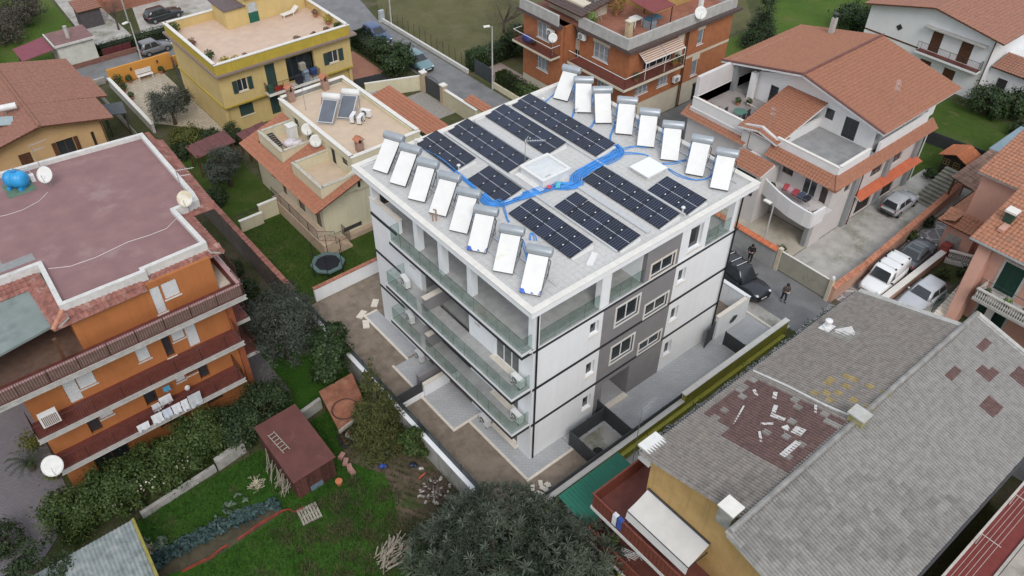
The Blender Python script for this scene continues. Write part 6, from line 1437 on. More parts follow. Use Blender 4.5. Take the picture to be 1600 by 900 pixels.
t = thing('drying_rack', 'drying rack full of red and dark laundry on the curved balcony', 'drying rack', (30.0, 4, 3.08))
g = G()
for y in (2.6, 5.0): g.bar((29.7, y, 3.1), (30.5, y, 4.0), .015); g.bar((30.5, y, 3.1), (29.7, y, 4.0), .015)
for k in range(6): g.bar((29.7 + .16 * k, 2.6, 4.0), (29.7 + .16 * k, 5.0, 4.0), .01, 4)
g.mk('frame', m_steel, t)
for k, (y, c) in enumerate(((2.8, (.02, .02, .03)), (3.3, (.05, .06, .1)), (3.8, (.3, .04, .05)), (4.3, (.4, .25, .28)), (4.7, (.35, .05, .06)))): G().cbox((30.1, y, 3.9), (.7, .42, .3), .1 * k, .1).mk('garment', mat('garment_%d' % k, c, .9, .2, 6), t, bevel=.05)
for y, x in ((1.6, 29.4), (2.0, 29.1), (5.9, 30.1), (1.5, 29.9)): potplant('clay pot plant on the curved balcony, ' + {1.6: 'at its front corner', 2.0: 'beside the drying rack', 5.9: 'at its far end', 1.5: 'nearest the pale wall'}[y], x, y, 3.08, .25, m_lred if y < 5 else None, .16, .22, 80)
def vplane(nm, o, eu, ev, Lu): return tiled_plane(nm, V, m_vtile, m_white2, o, eu, ev, Lu, Vector(ev).length, .26, .3, .14)
vplane('tiled_eave', (30.5, 7.5, 5.3), (0, -1, 0), (.85, 0, .68), 5.84); vplane('tiled_eave', (31.35, .98, 5.3), (1, 0, 0), (0, .68, .68), 13.75); vplane('tiled_eave', (31.0, 16.5, 4.8), (0, -1, 0), (1.0, 0, .62), 6.7)
G().add([(30.5, 1.66, 5.33), (30.5, .98, 5.33), (31.35, .98, 5.33), (31.35, 1.66, 6.02), (30.5, 1.66, 5.16), (30.5, .98, 5.16), (31.35, .98, 5.16), (31.35, 1.66, 5.16)], [(0, 1, 3), (1, 2, 3), (0, 4, 5, 1), (1, 5, 6, 2), (4, 7, 6, 5)]).mk('hip_corner', m_vtile, V)
ridge_tiles(V, m_vtile, (30.52, 1.0, 5.36), (31.35, 1.66, 6.02), .09)
G().box(31.3, 37.0, 1.7, 7.4, 5.5, 5.68).mk('terrace_floor', mat('grey_terrace', (.27, .27, .27), .8, .12, 1.5, .1, 20, col2=(.36, .36, .36), f2=.3), V)
for bx in ((31.35, 31.55, 1.65, 7.2), (31.55, 35.6, 1.65, 1.85)): p = G().box(*bx, 5.2, 6.65).mk('parapet', m_white2, V); G().box(bx[0] - .03, bx[1] + .03, bx[2] - .03, bx[3] + .03, 6.652, 6.7).mk('coping', m_cap, p)
G().box(36.9, 44.1, 1.62, 1.85, 5.5, 6.7).mk('parapet', m_white2, V)
G().box(37.0, 44, 13.6, 15.7, 5.4, 5.52).mk('terrace_floor', m_conc, V); G().box(31.8, 37.0, 10.6, 15.7, 5.4, 5.52).mk('terrace_floor', mat('tan_terrace', (.3, .27, .26), .8, .1, 1.5), V)
for bx in ((31.6, 31.8, 10.4, 15.9), (31.8, 40, 15.7, 15.9)): p = G().box(*bx, 5.0, 6.4).mk('parapet', m_white2, V); G().box(bx[0] - .03, bx[1] + .03, bx[2] - .03, bx[3] + .03, 6.402, 6.45).mk('coping', m_cap, p)
ux = [(6.05, 6.8, 6.6, 7.5), (3.85, 5.05, 5.72, 7.5), (11.4, 12.2, 5.6, 7.3)]
wall(G(), Face('-x', 37.0), 2.3, 13.6, 5.5, 7.9, .3, ux).mk('wall', m_white2, V)
G().box(37.3, 46.5, 2.3, 2.6, 5.5, 7.9).mk('wall', m_white2, V); G().box(37.3, 46.5, 13.3, 13.6, 5.5, 8.2).mk('wall', m_white2, V); G().box(46.2, 46.5, 2.6, 13.3, 5.5, 8).mk('wall', m_white2, V)
G().add([(37.02, 2.3, 7.9), (37.02, 13.6, 7.9), (37.02, 9.1, 9.3), (37.3, 2.3, 7.9), (37.3, 13.6, 7.9), (37.3, 9.1, 9.3)], [(0, 2, 1), (3, 4, 5), (0, 3, 5, 2), (2, 5, 4, 1)]).mk('gable', m_white2, V)
for h in ux: window(V, Face('-x', 37.0), *h, m_dsteel, m_glass_d, 1 if h[1] - h[0] < 1 else 2, .05, .06, nh=5, name='barred_window')
for x, y in ((36.35, 15.3), (36.35, 13.45)): G().box(x, x + .45, y, y + .45, 5.52, 7.95).mk('column', m_white2 if y < 14 else m_gpill, V)
G().box(37.1, 44, 1.95, 2.298, 6.75, 7.0).mk('beam', m_gpill, V)
for x in (37.0, 40.5, 44): G().box(x, x + .2, 1.9, 2.1, 6.7, 7.8).mk('post', m_gpill, V)
vplane('cross_roof', (31.0, 10.65, 6.35), (0, -1, 0), (6.0, 0, 1.5), 3.85)
for e_y, s_ in ((10.6, -1), (6.85, 1)): ev = Vector((0, 8.7 - e_y, .42)); vplane('cross_roof', (30.9 if s_ > 0 else 32.6, e_y, 6.32), (s_, 0, 0), ev, 1.7)
ridge_tiles(V, m_vtile, (30.9, 8.7, 6.78), (32.6, 8.7, 6.78), .08)
G().prism([(31.25, 7.1), (31.5, 7.1), (31.5, 10.3), (31.25, 10.3)], 4.0, 6.5).mk('stair_wall', m_pale, V); G().add([(31.25, 7.1, 6.5), (31.25, 10.3, 6.5), (31.25, 8.7, 6.98), (31.5, 7.1, 6.5), (31.5, 10.3, 6.5), (31.5, 8.7, 6.98)], [(0, 2, 1), (3, 4, 5), (0, 3, 5, 2), (2, 5, 4, 1)]).mk('gable', m_pale, V)
window(V, Face('-x', 31.25), 7.5, 9.6, 4.6, 6.1, m_wood, m_trunk_d, 1, -.02, .05)
G().box(31.5, 37, 7.0, 7.2, 5.5, 6.5).mk('wall', m_white2, V); G().box(31.5, 37, 10.25, 10.45, 5.4, 6.5).mk('wall', m_pale, V)
evR = Vector((0, 7.85, 1.75)); tiled_plane('main_roof', V, m_vtile, m_white2, (36.0, 1.25, 7.95), (1, 0, 0), evR, 11.6, evR.length, .27, .34, .16)
evL = Vector((0, -7.8, 1.75)); tiled_plane('main_roof', V, m_vtile, m_white2, (47.6, 16.9, 7.95), (-1, 0, 0), evL, 11.6, evL.length, .27, .34, .16)
ridge_tiles(V, m_dtile, (36.0, 9.1, 9.76), (47.6, 9.1, 9.76), .1)
g = G(); g.tube([(35.98, 1.25, 8.05), (35.98, 9.1, 9.82)], .09, 6); g.tube([(35.98, 16.9, 8.05), (35.98, 9.1, 9.82)], .09, 6); g.mk('verge_tiles', m_dtile, V)
g = thing('chimney', 'grey chimney pipe with dark cowl at the back of the villa roof', 'chimney', (46.4, 13.2, 8.7)); G().box(46.2, 46.6, 13.0, 13.4, 8.4, 10.2).mk('stack', m_concp, g); G().lathe((46.4, 13.2, 10.2), [(.12, 0), (.12, .3), (.26, .32), (.26, .4), (.05, .48)], 10).mk('cowl', m_dsteel, g)
aerial('faint grey aerial near the villa roof eave', (39.4, 2.9, 8.4), 1.9, R(30)); aerial('slim aerial on the low cross gable roof', (31.6, 8.2, 7.1), 1.5, R(60), n=4, L=.5)
t = thing('terrace_furniture', 'green table with dark chairs and white folding chair on the villa terrace', 'furniture', (33.2, 12.2, 5.52))
G().lathe((33.0, 12.0, 6.2), [(.05, 0), (.6, 0), (.6, .04), (.05, .04)], 12).mk('tabletop', mat('green_plastic', (.08, .17, .13), .5), t); G().bar((33, 12, 5.52), (33, 12, 6.2), .05).mk('table_leg', m_dsteel, t)
for x, y in ((32.4, 12.8), (32.7, 11.2), (33.6, 11.4)): G().box(x - .2, x + .2, y - .2, y + .2, 5.9, 5.95).mk('chair_seat', m_dsteel, t); G().box(x - .2, x + .2, y + .18, y + .22, 5.95, 6.4).mk('chair_back', m_dsteel, t); q = G(); [q.bar((x + a, y + b, 5.52), (x + a, y + b, 5.9), .02) for a in (-.17, .17) for b in (-.17, .17)]; q.mk('chair_legs', m_dsteel, t)
q = G(); [q.bar((34.3, 11.6 + k * .2, 6.4), (34.9, 11.6 + k * .2, 6.0), .02) for k in range(5)]; q.bar((34.3, 11.6, 6.4), (34.3, 12.4, 6.4), .025); q.bar((34.9, 11.6, 6.0), (34.9, 12.4, 6.0), .025); q.bar((34.3, 11.6, 6.4), (34.8, 11.6, 5.52), .02); q.bar((34.3, 12.4, 6.4), (34.8, 12.4, 5.52), .02); q.mk('folding_chair', m_plastic_w, t)
for k, (x, y, lab) in enumerate(((32.2, 15.2, 'red flowering pot at the far corner of the villa terrace'), (32.2, 14.4, 'red pot plant, second along the villa terrace parapet'), (32.2, 13.6, 'pink pot plant in the middle of the villa terrace parapet'), (34.8, 13.6, 'pale pot plant by the villa column'), (35.4, 12.9, 'brown planter bowl by the villa wall'))): potplant(lab, x, y, 5.52, .28, leafmat('leaf_red', (.15, .02, .02), (.25, .05, .04), (.12, .1, .04)) if k < 3 else None, .2, .25, 90)
t = thing('side_canopy', 'long orange red canopy over the villa garage doors', 'canopy', (39, 1.2, 0)); ev = Vector((0, .75, .3)); tiled_plane('canopy_roof', t, mat('canopy_orange', (.5, .13, .06), .7, .1, 2), m_white2, (34.9, .8, 2.55), (1, 0, 0), ev, 9.2, ev.length, .3, .8, .05, hump=.015)
G().tube([(44.6, 1.4, 0), (44.6, 1.4, 5)], .05, 6).mk('drain_pipe', m_plastic_w, label='white rainwater pipe at the far corner of the villa', cat='pipe')
t = thing('annex', 'small tiled annex roof of the villa facing the white block', 'annex', (29.5, 7.5, 0)); ev = Vector((1.7, 0, .5)); tiled_plane('annex_roof', t, m_vtile, m_white2, (28.4, 9.2, 4.75), (0, -1, 0), ev, 3.1, ev.length, .26, .3, .14); G().box(29.0, 31.2, 6.3, 9.0, 0, 4.7).mk('annex_wall', m_pale, t); G().box(28.94, 29.0, 6.8, 8.6, 2.4, 4.2).mk('dark_opening', m_trunk_d, t)
sheet('forecourt', m_concpave, rect(25.95, 47.5, -2.9, 1.55), -.003); sheet('forecourt', mat('sand_court', (.42, .38, .31), .9, .12, 1.2, .2, 20), rect(26.3, 31.4, 1.6, 14), -.0035)
fw = thing('forecourt_wall', 'grey plastered street wall with orange tile capping by the villa', 'wall', (25.9, 4, 0))
G().box(25.75, 25.98, 1.7, 9.5, -.05, 1.7).mk('wall_body', mat('grey_render', (.38, .38, .375), .9, .08, 1.5, .1, 20, streak=.15), fw)
me_ct = G().tube([(0, -.12, 0), (0, .12, .02)], [.24, .22], 8).mesh('cap_tile', mat('cap_orange', (.5, .15, .07), .8, .15, 3, obj_var=.15))
for k in range(34):
    o = bpy.data.objects.new('cap_tile', me_ct); COL.objects.link(o); o.parent = fw; o.location = (-.03, -2.2 + k * .225, 1.74); o.scale = (1.35, 1, .45)
t = thing('sliding_gate', 'beige sheet metal sliding gate with faded marks at the street', 'gate', (25.9, -.6, 0)); m_bg = mat('beige_gate', (.36, .34, .28), .65, .06, 1.5, col2=(.3, .28, .23), f2=.2, s2=1.2)
G().box(25.85, 25.92, -2.75, 1.3, .08, 1.75).mk('gate_leaf', m_bg, t); G().box(25.82, 25.95, -2.75, 1.3, 1.753, 1.82).mk('top_rail', m_cap, t)
for y, w_ in ((1.5, .3), (-2.95, .25)): G().box(25.72, 26.05, y - w_ / 2, y + w_ / 2, -.05, 2.0).mk('gate_post', m_creamp, t)
g = G(); rr = random.Random(3)
for k in range(7):
    y = -1.2 + rr.uniform(-.45, .45); z = .85 + rr.uniform(-.25, .25); g.tube([(25.843, y, z), (25.843, y + rr.uniform(-.2, .2), z + rr.uniform(-.15, .15)), (25.843, y + rr.uniform(-.2, .2), z + rr.uniform(-.1, .2))], .012, 4)
g.mk('graffiti_marks', mat('faded_marks', (.2, .19, .17), .8), t)
G().lathe((25.88, -2.95, 2.0), [(.1, 0), (.14, .08), (.1, .2), (.02, .24)], 10).mk('gate_lamp', m_plastic_w, t)
t = thing('brick_garden_wall', 'long salmon wall with sloped brick coping beside the drive', 'wall', (35, -3, 0))
m_salm = mat('salmon_plaster', (.5, .3, .23), .85, .06, 1.2)
n = 86
for k in range(n):
    x = 25.9 + k * .235; zt = 1.25 + .0 * k; y = -3.15 + max(0, (x - 30)) * .055
    q = G().add([(x, y - .22, zt - .05), (x + .2, y - .22, zt - .05), (x + .2, y + .18, zt + .12), (x, y + .18, zt + .12), (x, y - .22, zt + .02), (x + .2, y - .22, zt + .02), (x + .2, y + .18, zt + .19), (x, y + .18, zt + .19)], [(3, 2, 1, 0), (4, 5, 6, 7), (0, 1, 5, 4), (1, 2, 6, 5), (2, 3, 7, 6), (3, 0, 4, 7)])
    q.mk('coping_brick', mat('coping_brick_o', (.42, .18, .11), .85, .2, 4, .15, 20, obj_var=.15), t)
G().prism([(25.9, -3.32), (30, -3.32), (46.1, -2.45), (46.1, -2.2), (30, -3.05), (25.9, -3.05)], -.05, 1.24).mk('wall_body', m_salm, t)
for k in range(11): G().box(42.3 + k * .42, 42.72 + k * .42, -1.9, -.3, -.05, .08 + k * .14).mk('stair_step', mat('mossy_step', (.2, .195, .16), .95, .2, 2), kind='structure')
# ================================================================ white house, top right
Wh = thing('gabled_house', 'white house with wide red gabled roof and balcony at the top right', 'building', (66, 11, 0))
m_ww = mat('bright_white_wall', (.74, .745, .75), .8, .03, 1, .04, 30); m_wtile = mat('white_house_tile', (.31, .15, .105), .82, .14, 4, .15, 30, col2=(.27, .15, .11), f2=.3, s2=1.5)
fW = Face('-x', 62.8)
ww = [(10.0, 11.1, 3.1, 5.3), (6.9, 8.1, 3.1, 5.3), (10.2, 11.4, .6, 2.1), (7.6, 8.8, .6, 2.1)]
wall(G(), fW, 5.2, 18.2, -.05, 5.6, .3, ww).mk('wall', m_ww, Wh); G().add([(62.8, 5.2, 5.6), (62.8, 18.2, 5.6), (62.8, 11.4, 7.3), (62.8, 5.2, 6.4), (63.1, 5.2, 5.6), (63.1, 18.2, 5.6), (63.1, 11.4, 7.3), (63.1, 5.2, 6.4)], [(0, 3, 2, 1), (4, 5, 6, 7), (3, 7, 6, 2), (2, 6, 5, 1), (0, 4, 7, 3)]).mk('gable', m_ww, Wh)
for h in ww: window(Wh, fW, *h, m_wood, m_trunk_d, 2, .08, .06, shut=m_wood)
G().box(63.1, 76, 5.2, 5.5, -.05, 6.4).mk('wall', m_ww, Wh); G().box(63.1, 76, 17.9, 18.2, -.05, 5.6).mk('wall', m_ww, Wh)
ev = Vector((0, 7.3, 1.15)); tiled_plane('roof_plane', Wh, m_wtile, m_wood, (62.0, 4.1, 6.45), (1, 0, 0), ev, 16, ev.length, .3, .38)
ev = Vector((0, -7.2, 1.85)); tiled_plane('roof_plane', Wh, m_wtile, m_wood, (78, 18.6, 5.75), (-1, 0, 0), ev, 16, ev.length, .3, .38)
b_ = G().box(61.9, 62.798, 5.4, 11.9, 2.85, 3.05).mk('balcony_slab', m_ww, Wh); G().box(61.95, 62.79, 5.45, 11.85, 3.052, 3.07).mk('balcony_floor', m_redfloor, b_)
g = G(); rail(g, (61.95, 5.45), (61.95, 11.85), 3.06, 1.0, .14); rail(g, (61.95, 5.45), (62.75, 5.45), 3.06, 1.0, .14); g.mk('railing', m_rail, Wh)
g = G(); fW.box(g, 12.0, 18.2, 0, .03, 2.9, 3.05); g.mk('brown_band', m_wood, Wh); G().cbox((62.78, 14.6, 4.3), (.06, .5, .5), 0, R(45)).mk('diamond_window', m_trunk_d, Wh)
G().box(62.2, 62.79, 5.6, 11.9, 5.42, 5.55).mk('awning_roll', m_concp, Wh); G().tube([(62.7, 5.1, 0), (62.7, 5.1, 6.3)], .06, 6).mk('downpipe', m_wood, Wh)
G().box(64.5, 76, -1, 5.19, -.05, 3.2).mk('side_wing', m_ww, Wh); tiled_plane('wing_roof', Wh, m_wtile, m_wood, (64.0, 5.0, 3.3), (0, -1, 0), (3, 0, .6), 6.3, 3.05, .3, .38)
G().box(64.42, 64.498, 3.2, 4.1, .2, 2.3).mk('door', m_trunk_d, Wh)
# ================================================================ pink house on the right
m_pink = mat('pink_plaster', (.53, .3, .235), .85, .05, 1, .05, 30, col2=(.46, .27, .22), f2=.2, s2=.6, streak=.08)
m_ptile = mat('pink_house_tile', (.36, .165, .1), .82, .18, 5, .2, 30, col2=(.26, .15, .11), f2=.35, s2=2.2)
m_dgreen = mat('dark_green_shutter', (.012, .045, .033), .6, .1, 3)
Pk = thing('villa', 'salmon pink house with green shutters and red tiled roofs at the right edge', 'building', (36, -9, 0))
fP = Face('-x', 32.2)
pw = [(-12.3, -10.95, 3.15, 5.5), (-12.6, -10.7, .1, 2.3), (-15.2, -14.0, 3.15, 5.5)]
wall(G(), fP, -20, -9.9, -.05, 6.1, .3, pw).mk('wall', m_pink, Pk)
for h in pw:
    w = window(Pk, fP, *h, m_concp, m_dgreen, 2, .06, .08, name='shuttered_door', surround=m_concp, sw=.16, shut=m_dgreen)
g = G(); fP.box(g, -12.9, -10.4, 0, .06, 5.75, 5.9); g.mk('drip_mould', m_concp, Pk)
G().box(32.5, 44, -9.2, -8.9, -.05, 6.3).mk('wall', m_pink, Pk)
G().add([(30.25, -9.55, 0), (30.35, -10.2, 0), (31.6, -10.2, 0), (31.6, -9.55, 0), (32.05, -9.0, 6.0), (32.15, -9.85, 6.0), (33.2, -9.9, 6.1), (33.2, -9.0, 6.1)], [(3, 2, 1, 0), (4, 5, 6, 7), (0, 1, 5, 4), (1, 2, 6, 5), (2, 3, 7, 6), (3, 0, 4, 7)]).mk('buttress', m_pink, Pk)
tiled_plane('roof_plane', Pk, m_ptile, m_wood, (31.7, -8.4, 6.25), (0, -1, 0), (5.8, 0, 1.6), 11.6, 6.02, .28, .36, .14)
G().tube([(31.62, -8.4, 6.2), (31.62, -20, 6.2)], .09, 6).mk('gutter', m_gpill, Pk)
g = thing('chimney', 'green and white chimney box on the pink house roof', 'chimney', (34.3, -9.4, 7)); G().box(34.0, 34.6, -9.7, -9.1, 6.9, 7.7).mk('stack', mat('dark_green_stack', (.03, .06, .04), .7), g); G().box(33.92, 34.68, -9.78, -9.02, 7.703, 7.85).mk('cap', m_cap, g); G().box(33.0, 33.95, -9.75, -9.35, 6.72, 6.95).mk('chimney_base', m_pink, g)
b_ = G().box(30.5, 32.198, -18, -10.45, 2.75, 2.95).mk('balcony_slab', m_concp, Pk)
me_bal2 = G().lathe((0, 0, 0), [(.05, 0), (.05, .06), (.035, .1), (.075, .28), (.06, .42), (.03, .6), (.05, .7)], 8).mesh('baluster', mat('stone_baluster', (.5, .49, .46), .8, .08))
for k in range(48):
    o = bpy.data.objects.new('baluster', me_bal2); COL.objects.link(o); o.parent = b_; o.location = (30.6, -10.6 - k * .155, 2.952)
for k in range(9):
    o = bpy.data.objects.new('baluster', me_bal2); COL.objects.link(o); o.parent = b_; o.location = (30.75 + k * .16, -10.55, 2.952)
G().box(30.5, 30.72, -18, -10.45, 3.655, 3.75).mk('handrail', mat('stone_baluster', (.5, .49, .46), .8, .08), Pk); g = G(); g.bar((30.55, -10.5, 4.6), (30.55, -18, 4.6), .018); [g.bar((30.55, -10.5 - k * 1.8, 3.75), (30.55, -10.5 - k * 1.8, 4.6), .018) for k in range(5)]; g.mk('top_rail', m_dgreen, Pk)
for y, m_, lab in ((-11.0, None, 'green planter on the pink house balcony end'), (-12.4, leafmat('leaf_bright', (.08, .14, .03), (.14, .22, .05), (.2, .28, .08)), 'bright green planter in the middle of the pink balcony'), (-13.6, None, 'dark planter further along the pink balcony')): potplant(lab, 31.0, y, 2.96, .35, m_, .2, .3, 110)
G().cbox((31.9, -11.6, 1.2), (.1, .5, 1.8)).mk('white_curtain', m_satwhite, Pk)
fU = Face('-x', 38.7)
wall(G(), fU, -15, -5.55, -.05, 7.1, .3, []).mk('wall', m_pink, Pk); G().box(39, 48, -5.85, -5.55, -.05, 7.0).mk('wall', m_pink, Pk)
tiled_plane('roof_plane', Pk, m_ptile, m_concp, (38.2, -5.2, 7.15), (0, -1, 0), (6.5, 0, 1.3), 10.5, 6.63, .28, .36, .16)
potplant('bright green plant in a gutter of the pink house roof', 44.5, -7.2, 8.2, .45, leafmat('leaf_bright', (.08, .14, .03), (.14, .22, .05), (.2, .28, .08)), .15, .1, 140)
t = thing('tiled_porch', 'small hipped tile porch of the pink house above the drive', 'porch roof', (38, -5.5, 0))
tiled_plane('porch_plane', t, m_ptile, m_wood, (37.2, -4.4, 2.75), (0, -1, 0), (1.5, 0, .55), 2.9, 1.6, .28, .34, .12); tiled_plane('porch_plane', t, m_ptile, m_wood, (37.25, -4.35, 2.75), (1, 0, 0), (0, -1.2, .5), 6, 1.3, .28, .34, .12)
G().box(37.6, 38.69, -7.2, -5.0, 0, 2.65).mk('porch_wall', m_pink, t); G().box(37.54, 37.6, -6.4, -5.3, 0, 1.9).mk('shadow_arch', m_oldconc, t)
t = thing('tiled_carport', 'weathered corrugated tile carport behind the pink house', 'carport', (46, -3, 0)); tiled_plane('carport_roof', t, mat('old_tile', (.28, .18, .14), .9, .25, 2, .2, 20, col2=(.2, .14, .11), f2=.4), m_wood, (43.0, -4.5, 2.7), (1, 0, 0), (0, 2.3, .35), 6.6, 2.32, .45, .5, .08, hump=.09)
for x in (43.2, 46, 49.3): G().box(x, x + .15, -2.5, -2.35, 0, 2.8).mk('post', m_wood, t)
t = thing('flat_shed', 'blue grey felt roofed shed at the right edge', 'shed', (52, -2.8, 0)); G().box(49.7, 55.5, -3.3, -2.0, 2.85, 3.0).mk('roof', mat('blue_grey_felt', (.2, .27, .31), .8, .1, 1.5, col2=(.15, .2, .23), f2=.3), t); G().box(49.9, 55.3, -3.2, -2.1, 0, 2.85).mk('shed_wall', m_oldconc, t)
hut = thing('garden_hut', 'dark wooden garden hut with orange tiled gable roof', 'hut', (48.9, -.4, 0))
G().box(48.0, 50.0, -1.4, .6, 0, 1.75).mk('hut_wall', mat('dark_timber', (.035, .028, .022), .85, .2, 3), hut)
ev = Vector((0, 1.35, .6)); tiled_plane('hut_roof', hut, mat('hut_tile', (.42, .14, .06), .8, .15, 3), m_wood, (47.7, -1.75, 1.7), (1, 0, 0), ev, 2.6, ev.length, .3, .4, .06, hump=.02); ev = Vector((0, -1.35, .6)); tiled_plane('hut_roof', hut, mat('hut_tile', (.42, .14, .06), .8, .15, 3), m_wood, (50.3, .95, 1.7), (-1, 0, 0), ev, 2.6, ev.length, .3, .4, .06, hump=.02)
G().add([(48.0, -1.4, 1.75), (48.0, .6, 1.75), (48.0, -.4, 2.2), (48.1, -1.4, 1.75), (48.1, .6, 1.75), (48.1, -.4, 2.2)], [(0, 2, 1), (3, 4, 5), (0, 3, 5, 2), (2, 5, 4, 1)]).mk('hut_gable', mat('dark_timber', (.035, .028, .022), .85, .2, 3), hut)
for y in (-.95, -.05): window(hut, Face('-x', 48.0), y, y + .55, .95, 1.5, mat('ochre_frame', (.25, .17, .06), .7), m_glass_d, 2, -.02, .05, nh=2)
dfence('dark blue windbreak net behind the garden hut', (51.5, 4.8), (52.2, -1.1), 1.3, 4, 'windbreak_fence')
def drive_mat():
    m = bpy.data.materials.new('crazy_paving'); m.use_nodes = True
    nt = m.node_tree; b = nt.nodes['Principled BSDF']; g = nt.nodes.new('ShaderNodeNewGeometry')
    v = nt.nodes.new('ShaderNodeTexVoronoi'); v.feature = 'DISTANCE_TO_EDGE'; v.inputs['Scale'].default_value = .95; nt.links.new(g.outputs['Position'], v.inputs['Vector'])
    v2 = nt.nodes.new('ShaderNodeTexVoronoi'); v2.inputs['Scale'].default_value = 3.2; nt.links.new(g.outputs['Position'], v2.inputs['Vector'])
    r = nt.nodes.new('ShaderNodeMath'); r.operation = 'LESS_THAN'; r.inputs[1].default_value = .045; nt.links.new(v.outputs['Distance'], r.inputs[0])
    mx0 = nt.nodes.new('ShaderNodeMix'); mx0.data_type = 'RGBA'; mx0.inputs[6].default_value = (.19, .18, .19, 1); mx0.inputs[7].default_value = (.27, .25, .255, 1)
    sp = nt.nodes.new('ShaderNodeSeparateColor'); nt.links.new(v2.outputs['Color'], sp.inputs[0]); nt.links.new(sp.outputs[0], mx0.inputs[0])
    mx = nt.nodes.new('ShaderNodeMix'); mx.data_type = 'RGBA'; nt.links.new(r.outputs[0], mx.inputs[0]); nt.links.new(mx0.outputs[2], mx.inputs[6]); mx.inputs[7].default_value = (.46, .44, .42, 1)
    nt.links.new(mx.outputs[2], b.inputs['Base Color']); b.inputs['Roughness'].default_value = .85
    return m
sheet('patterned_drive', drive_mat(), [(26.5, -5.6), (41.5, -5.6), (41.5, -2.9), (30, -3.3), (26.5, -3.3)], -.001)
sheet('stair_yard', m_conc, rect(26.5, 33.5, -9.5, -6.1), -.0015)
capwall('drive_wall', 'cream topped salmon wall between the drive and the sunken garden', m_salm, rect(27.5, 37.1, -6.05, -5.65), .75, m_cap, .03, .08)
bl = thing('balustrade', 'white stone balustrade at the end of the drive', 'balustrade', (37, -6.8, .2))
me_b3 = me_bal2
for k in range(11):
    o = bpy.data.objects.new('baluster', me_b3); COL.objects.link(o); o.parent = bl; o.location = (-.2 + k * .06, .5 - k * .14, .1)
G().prism([(36.7, -6.2), (37.5, -7.9), (37.75, -7.8), (36.95, -6.1)], 1.0, 1.08).mk('handrail', m_cap, bl); G().prism([(36.6, -6.2), (37.45, -7.95), (37.8, -7.8), (36.95, -6.05)], -.05, .3).mk('base', m_cap, bl)
G().box(36.7, 37.4, -6.1, -5.5, -.05, 1.3).mk('red_pier', mat('red_pier', (.28, .06, .05), .8), label='dark red pier at the end of the drive wall', cat='pier', base=(37, -5.8, 0))
st = thing('outside_stairs', 'pale outside staircase climbing beside the pink house', 'stairs', (31.5, -9.1, 0))
for k in range(14): G().box(29.9 + k * .3, 30.2 + k * .3, -9.5, -8.75, -.05, .15 + k * .12).mk('step', m_trav, st)
g = G(); rail(g, (29.9, -8.7), (34, -8.7), .6, 1.2, .25, .012, .025); g.mk('railing', m_dgreen, st)
t = thing('motor_scooter', 'dark scooter parked under the pink porch arch', 'scooter', (39.6, -4.75, 0), R(25))
local('body', G().loft([[(x, -w, z0), (x, w, z0), (x, w * .8, z1), (x, -w * .8, z1)] for x, w, z0, z1 in ((-.8, .12, .45, .7), (-.4, .2, .35, .8), (.1, .18, .25, .45), (.35, .15, .25, .5), (.5, .2, .3, 1.0), (.6, .15, .5, 1.05))]), m_black, t)
for x in (-.6, .65): local('wheel', G().tube([(x, -.06, .25), (x, .06, .25)], .25, 14), m_tyre, t)
local('handlebar', G().bar((.5, -.33, 1.05), (.5, .33, 1.05), .025), m_dsteel, t); local('seat', G().box(-.7, -.05, -.15, .15, .78, .88), m_black, t, bevel=.03)
# ================================================================ ochre house with grey ribbed tile roof
m_ochre = mat('ochre_plaster', (.5, .32, .13), .9, .1, 1.0, .1, 30, col2=(.42, .28, .05), f2=.3, s2=.8, streak=.25)
m_rtile = mat('grey_ribbed_tile', (.22, .2, .185), .9, .16, 3.5, .2, 30, col2=(.35, .25, .09), f2=.0, s2=.35, obj_var=.14)
m_rtile2 = mat('brown_ribbed_tile', (.125, .078, .073), .9, .18, 3.5, .2, 30, obj_var=.2)
m_rtile3 = mat('pale_ribbed_tile', (.25, .242, .23), .9, .14, 3, .2, 30, obj_var=.14)
m_ydirt = mat('lichen_tile', (.28, .22, .11), .9, .2, 3, .2, 30, obj_var=.2)
Oc = thing('row_house', 'ochre house with a big grey ribbed tile roof at the lower right', 'building', (10, -13, 0))
ey0, ey1, ry, ez, rz_ = -8.0, -19.3, -13.62, 9.2, 10.65
G().box(.05, 17, -8.7, -8.4, -.05, 9.1).mk('wall', m_ochre, Oc); G().box(.05, .35, -18.9, -8.7, -.05, 9.1).mk('wall', m_ochre, Oc)
G().add([(.05, -18.9, 9.1), (.05, -8.4, 9.1), (.05, ry, 10.5), (.35, -18.9, 9.1), (.35, -8.4, 9.1), (.35, ry, 10.5)], [(0, 2, 1), (3, 4, 5), (0, 3, 5, 2), (2, 5, 4, 1)]).mk('gable', m_ochre, Oc)
m_rterr = mat('worn_terracotta_render', (.33, .19, .12), .9, .2, 1.2, .2, 20, col2=(.25, .16, .12), f2=.35, s2=.8)
G().box(.35, 18.5, -18.9, -18.6, -.05, 9.1).mk('wall', m_rterr, Oc); G().box(16.7, 17, -18.6, -8.7, -.05, 9.1).mk('wall', m_ochre, Oc)
tw_, th_ = .34, .4
pr = [(0, 0), (.1, .75), (.19, 1), (.28, .75), (.38, 0), (.5, 0), (.6, .75), (.69, 1), (.78, .75), (.88, 0), (1, 0)]
def rib_tile():
    g = G(); hi = .09
    lo = [(t * tw_, -.03, h * hi + .03) for t, h in pr]; up = [(t * tw_, th_, h * hi) for t, h in pr]; lip = [(x, y, z - .028) for x, y, z in lo]
    k = len(pr); vs = lip + lo + up; fs = []
    for q in range(k - 1): fs += [(q, q + 1, k + q + 1, k + q), (k + q, k + q + 1, 2 * k + q + 1, 2 * k + q)]
    g.add(vs, fs); return g
TILEM = {}
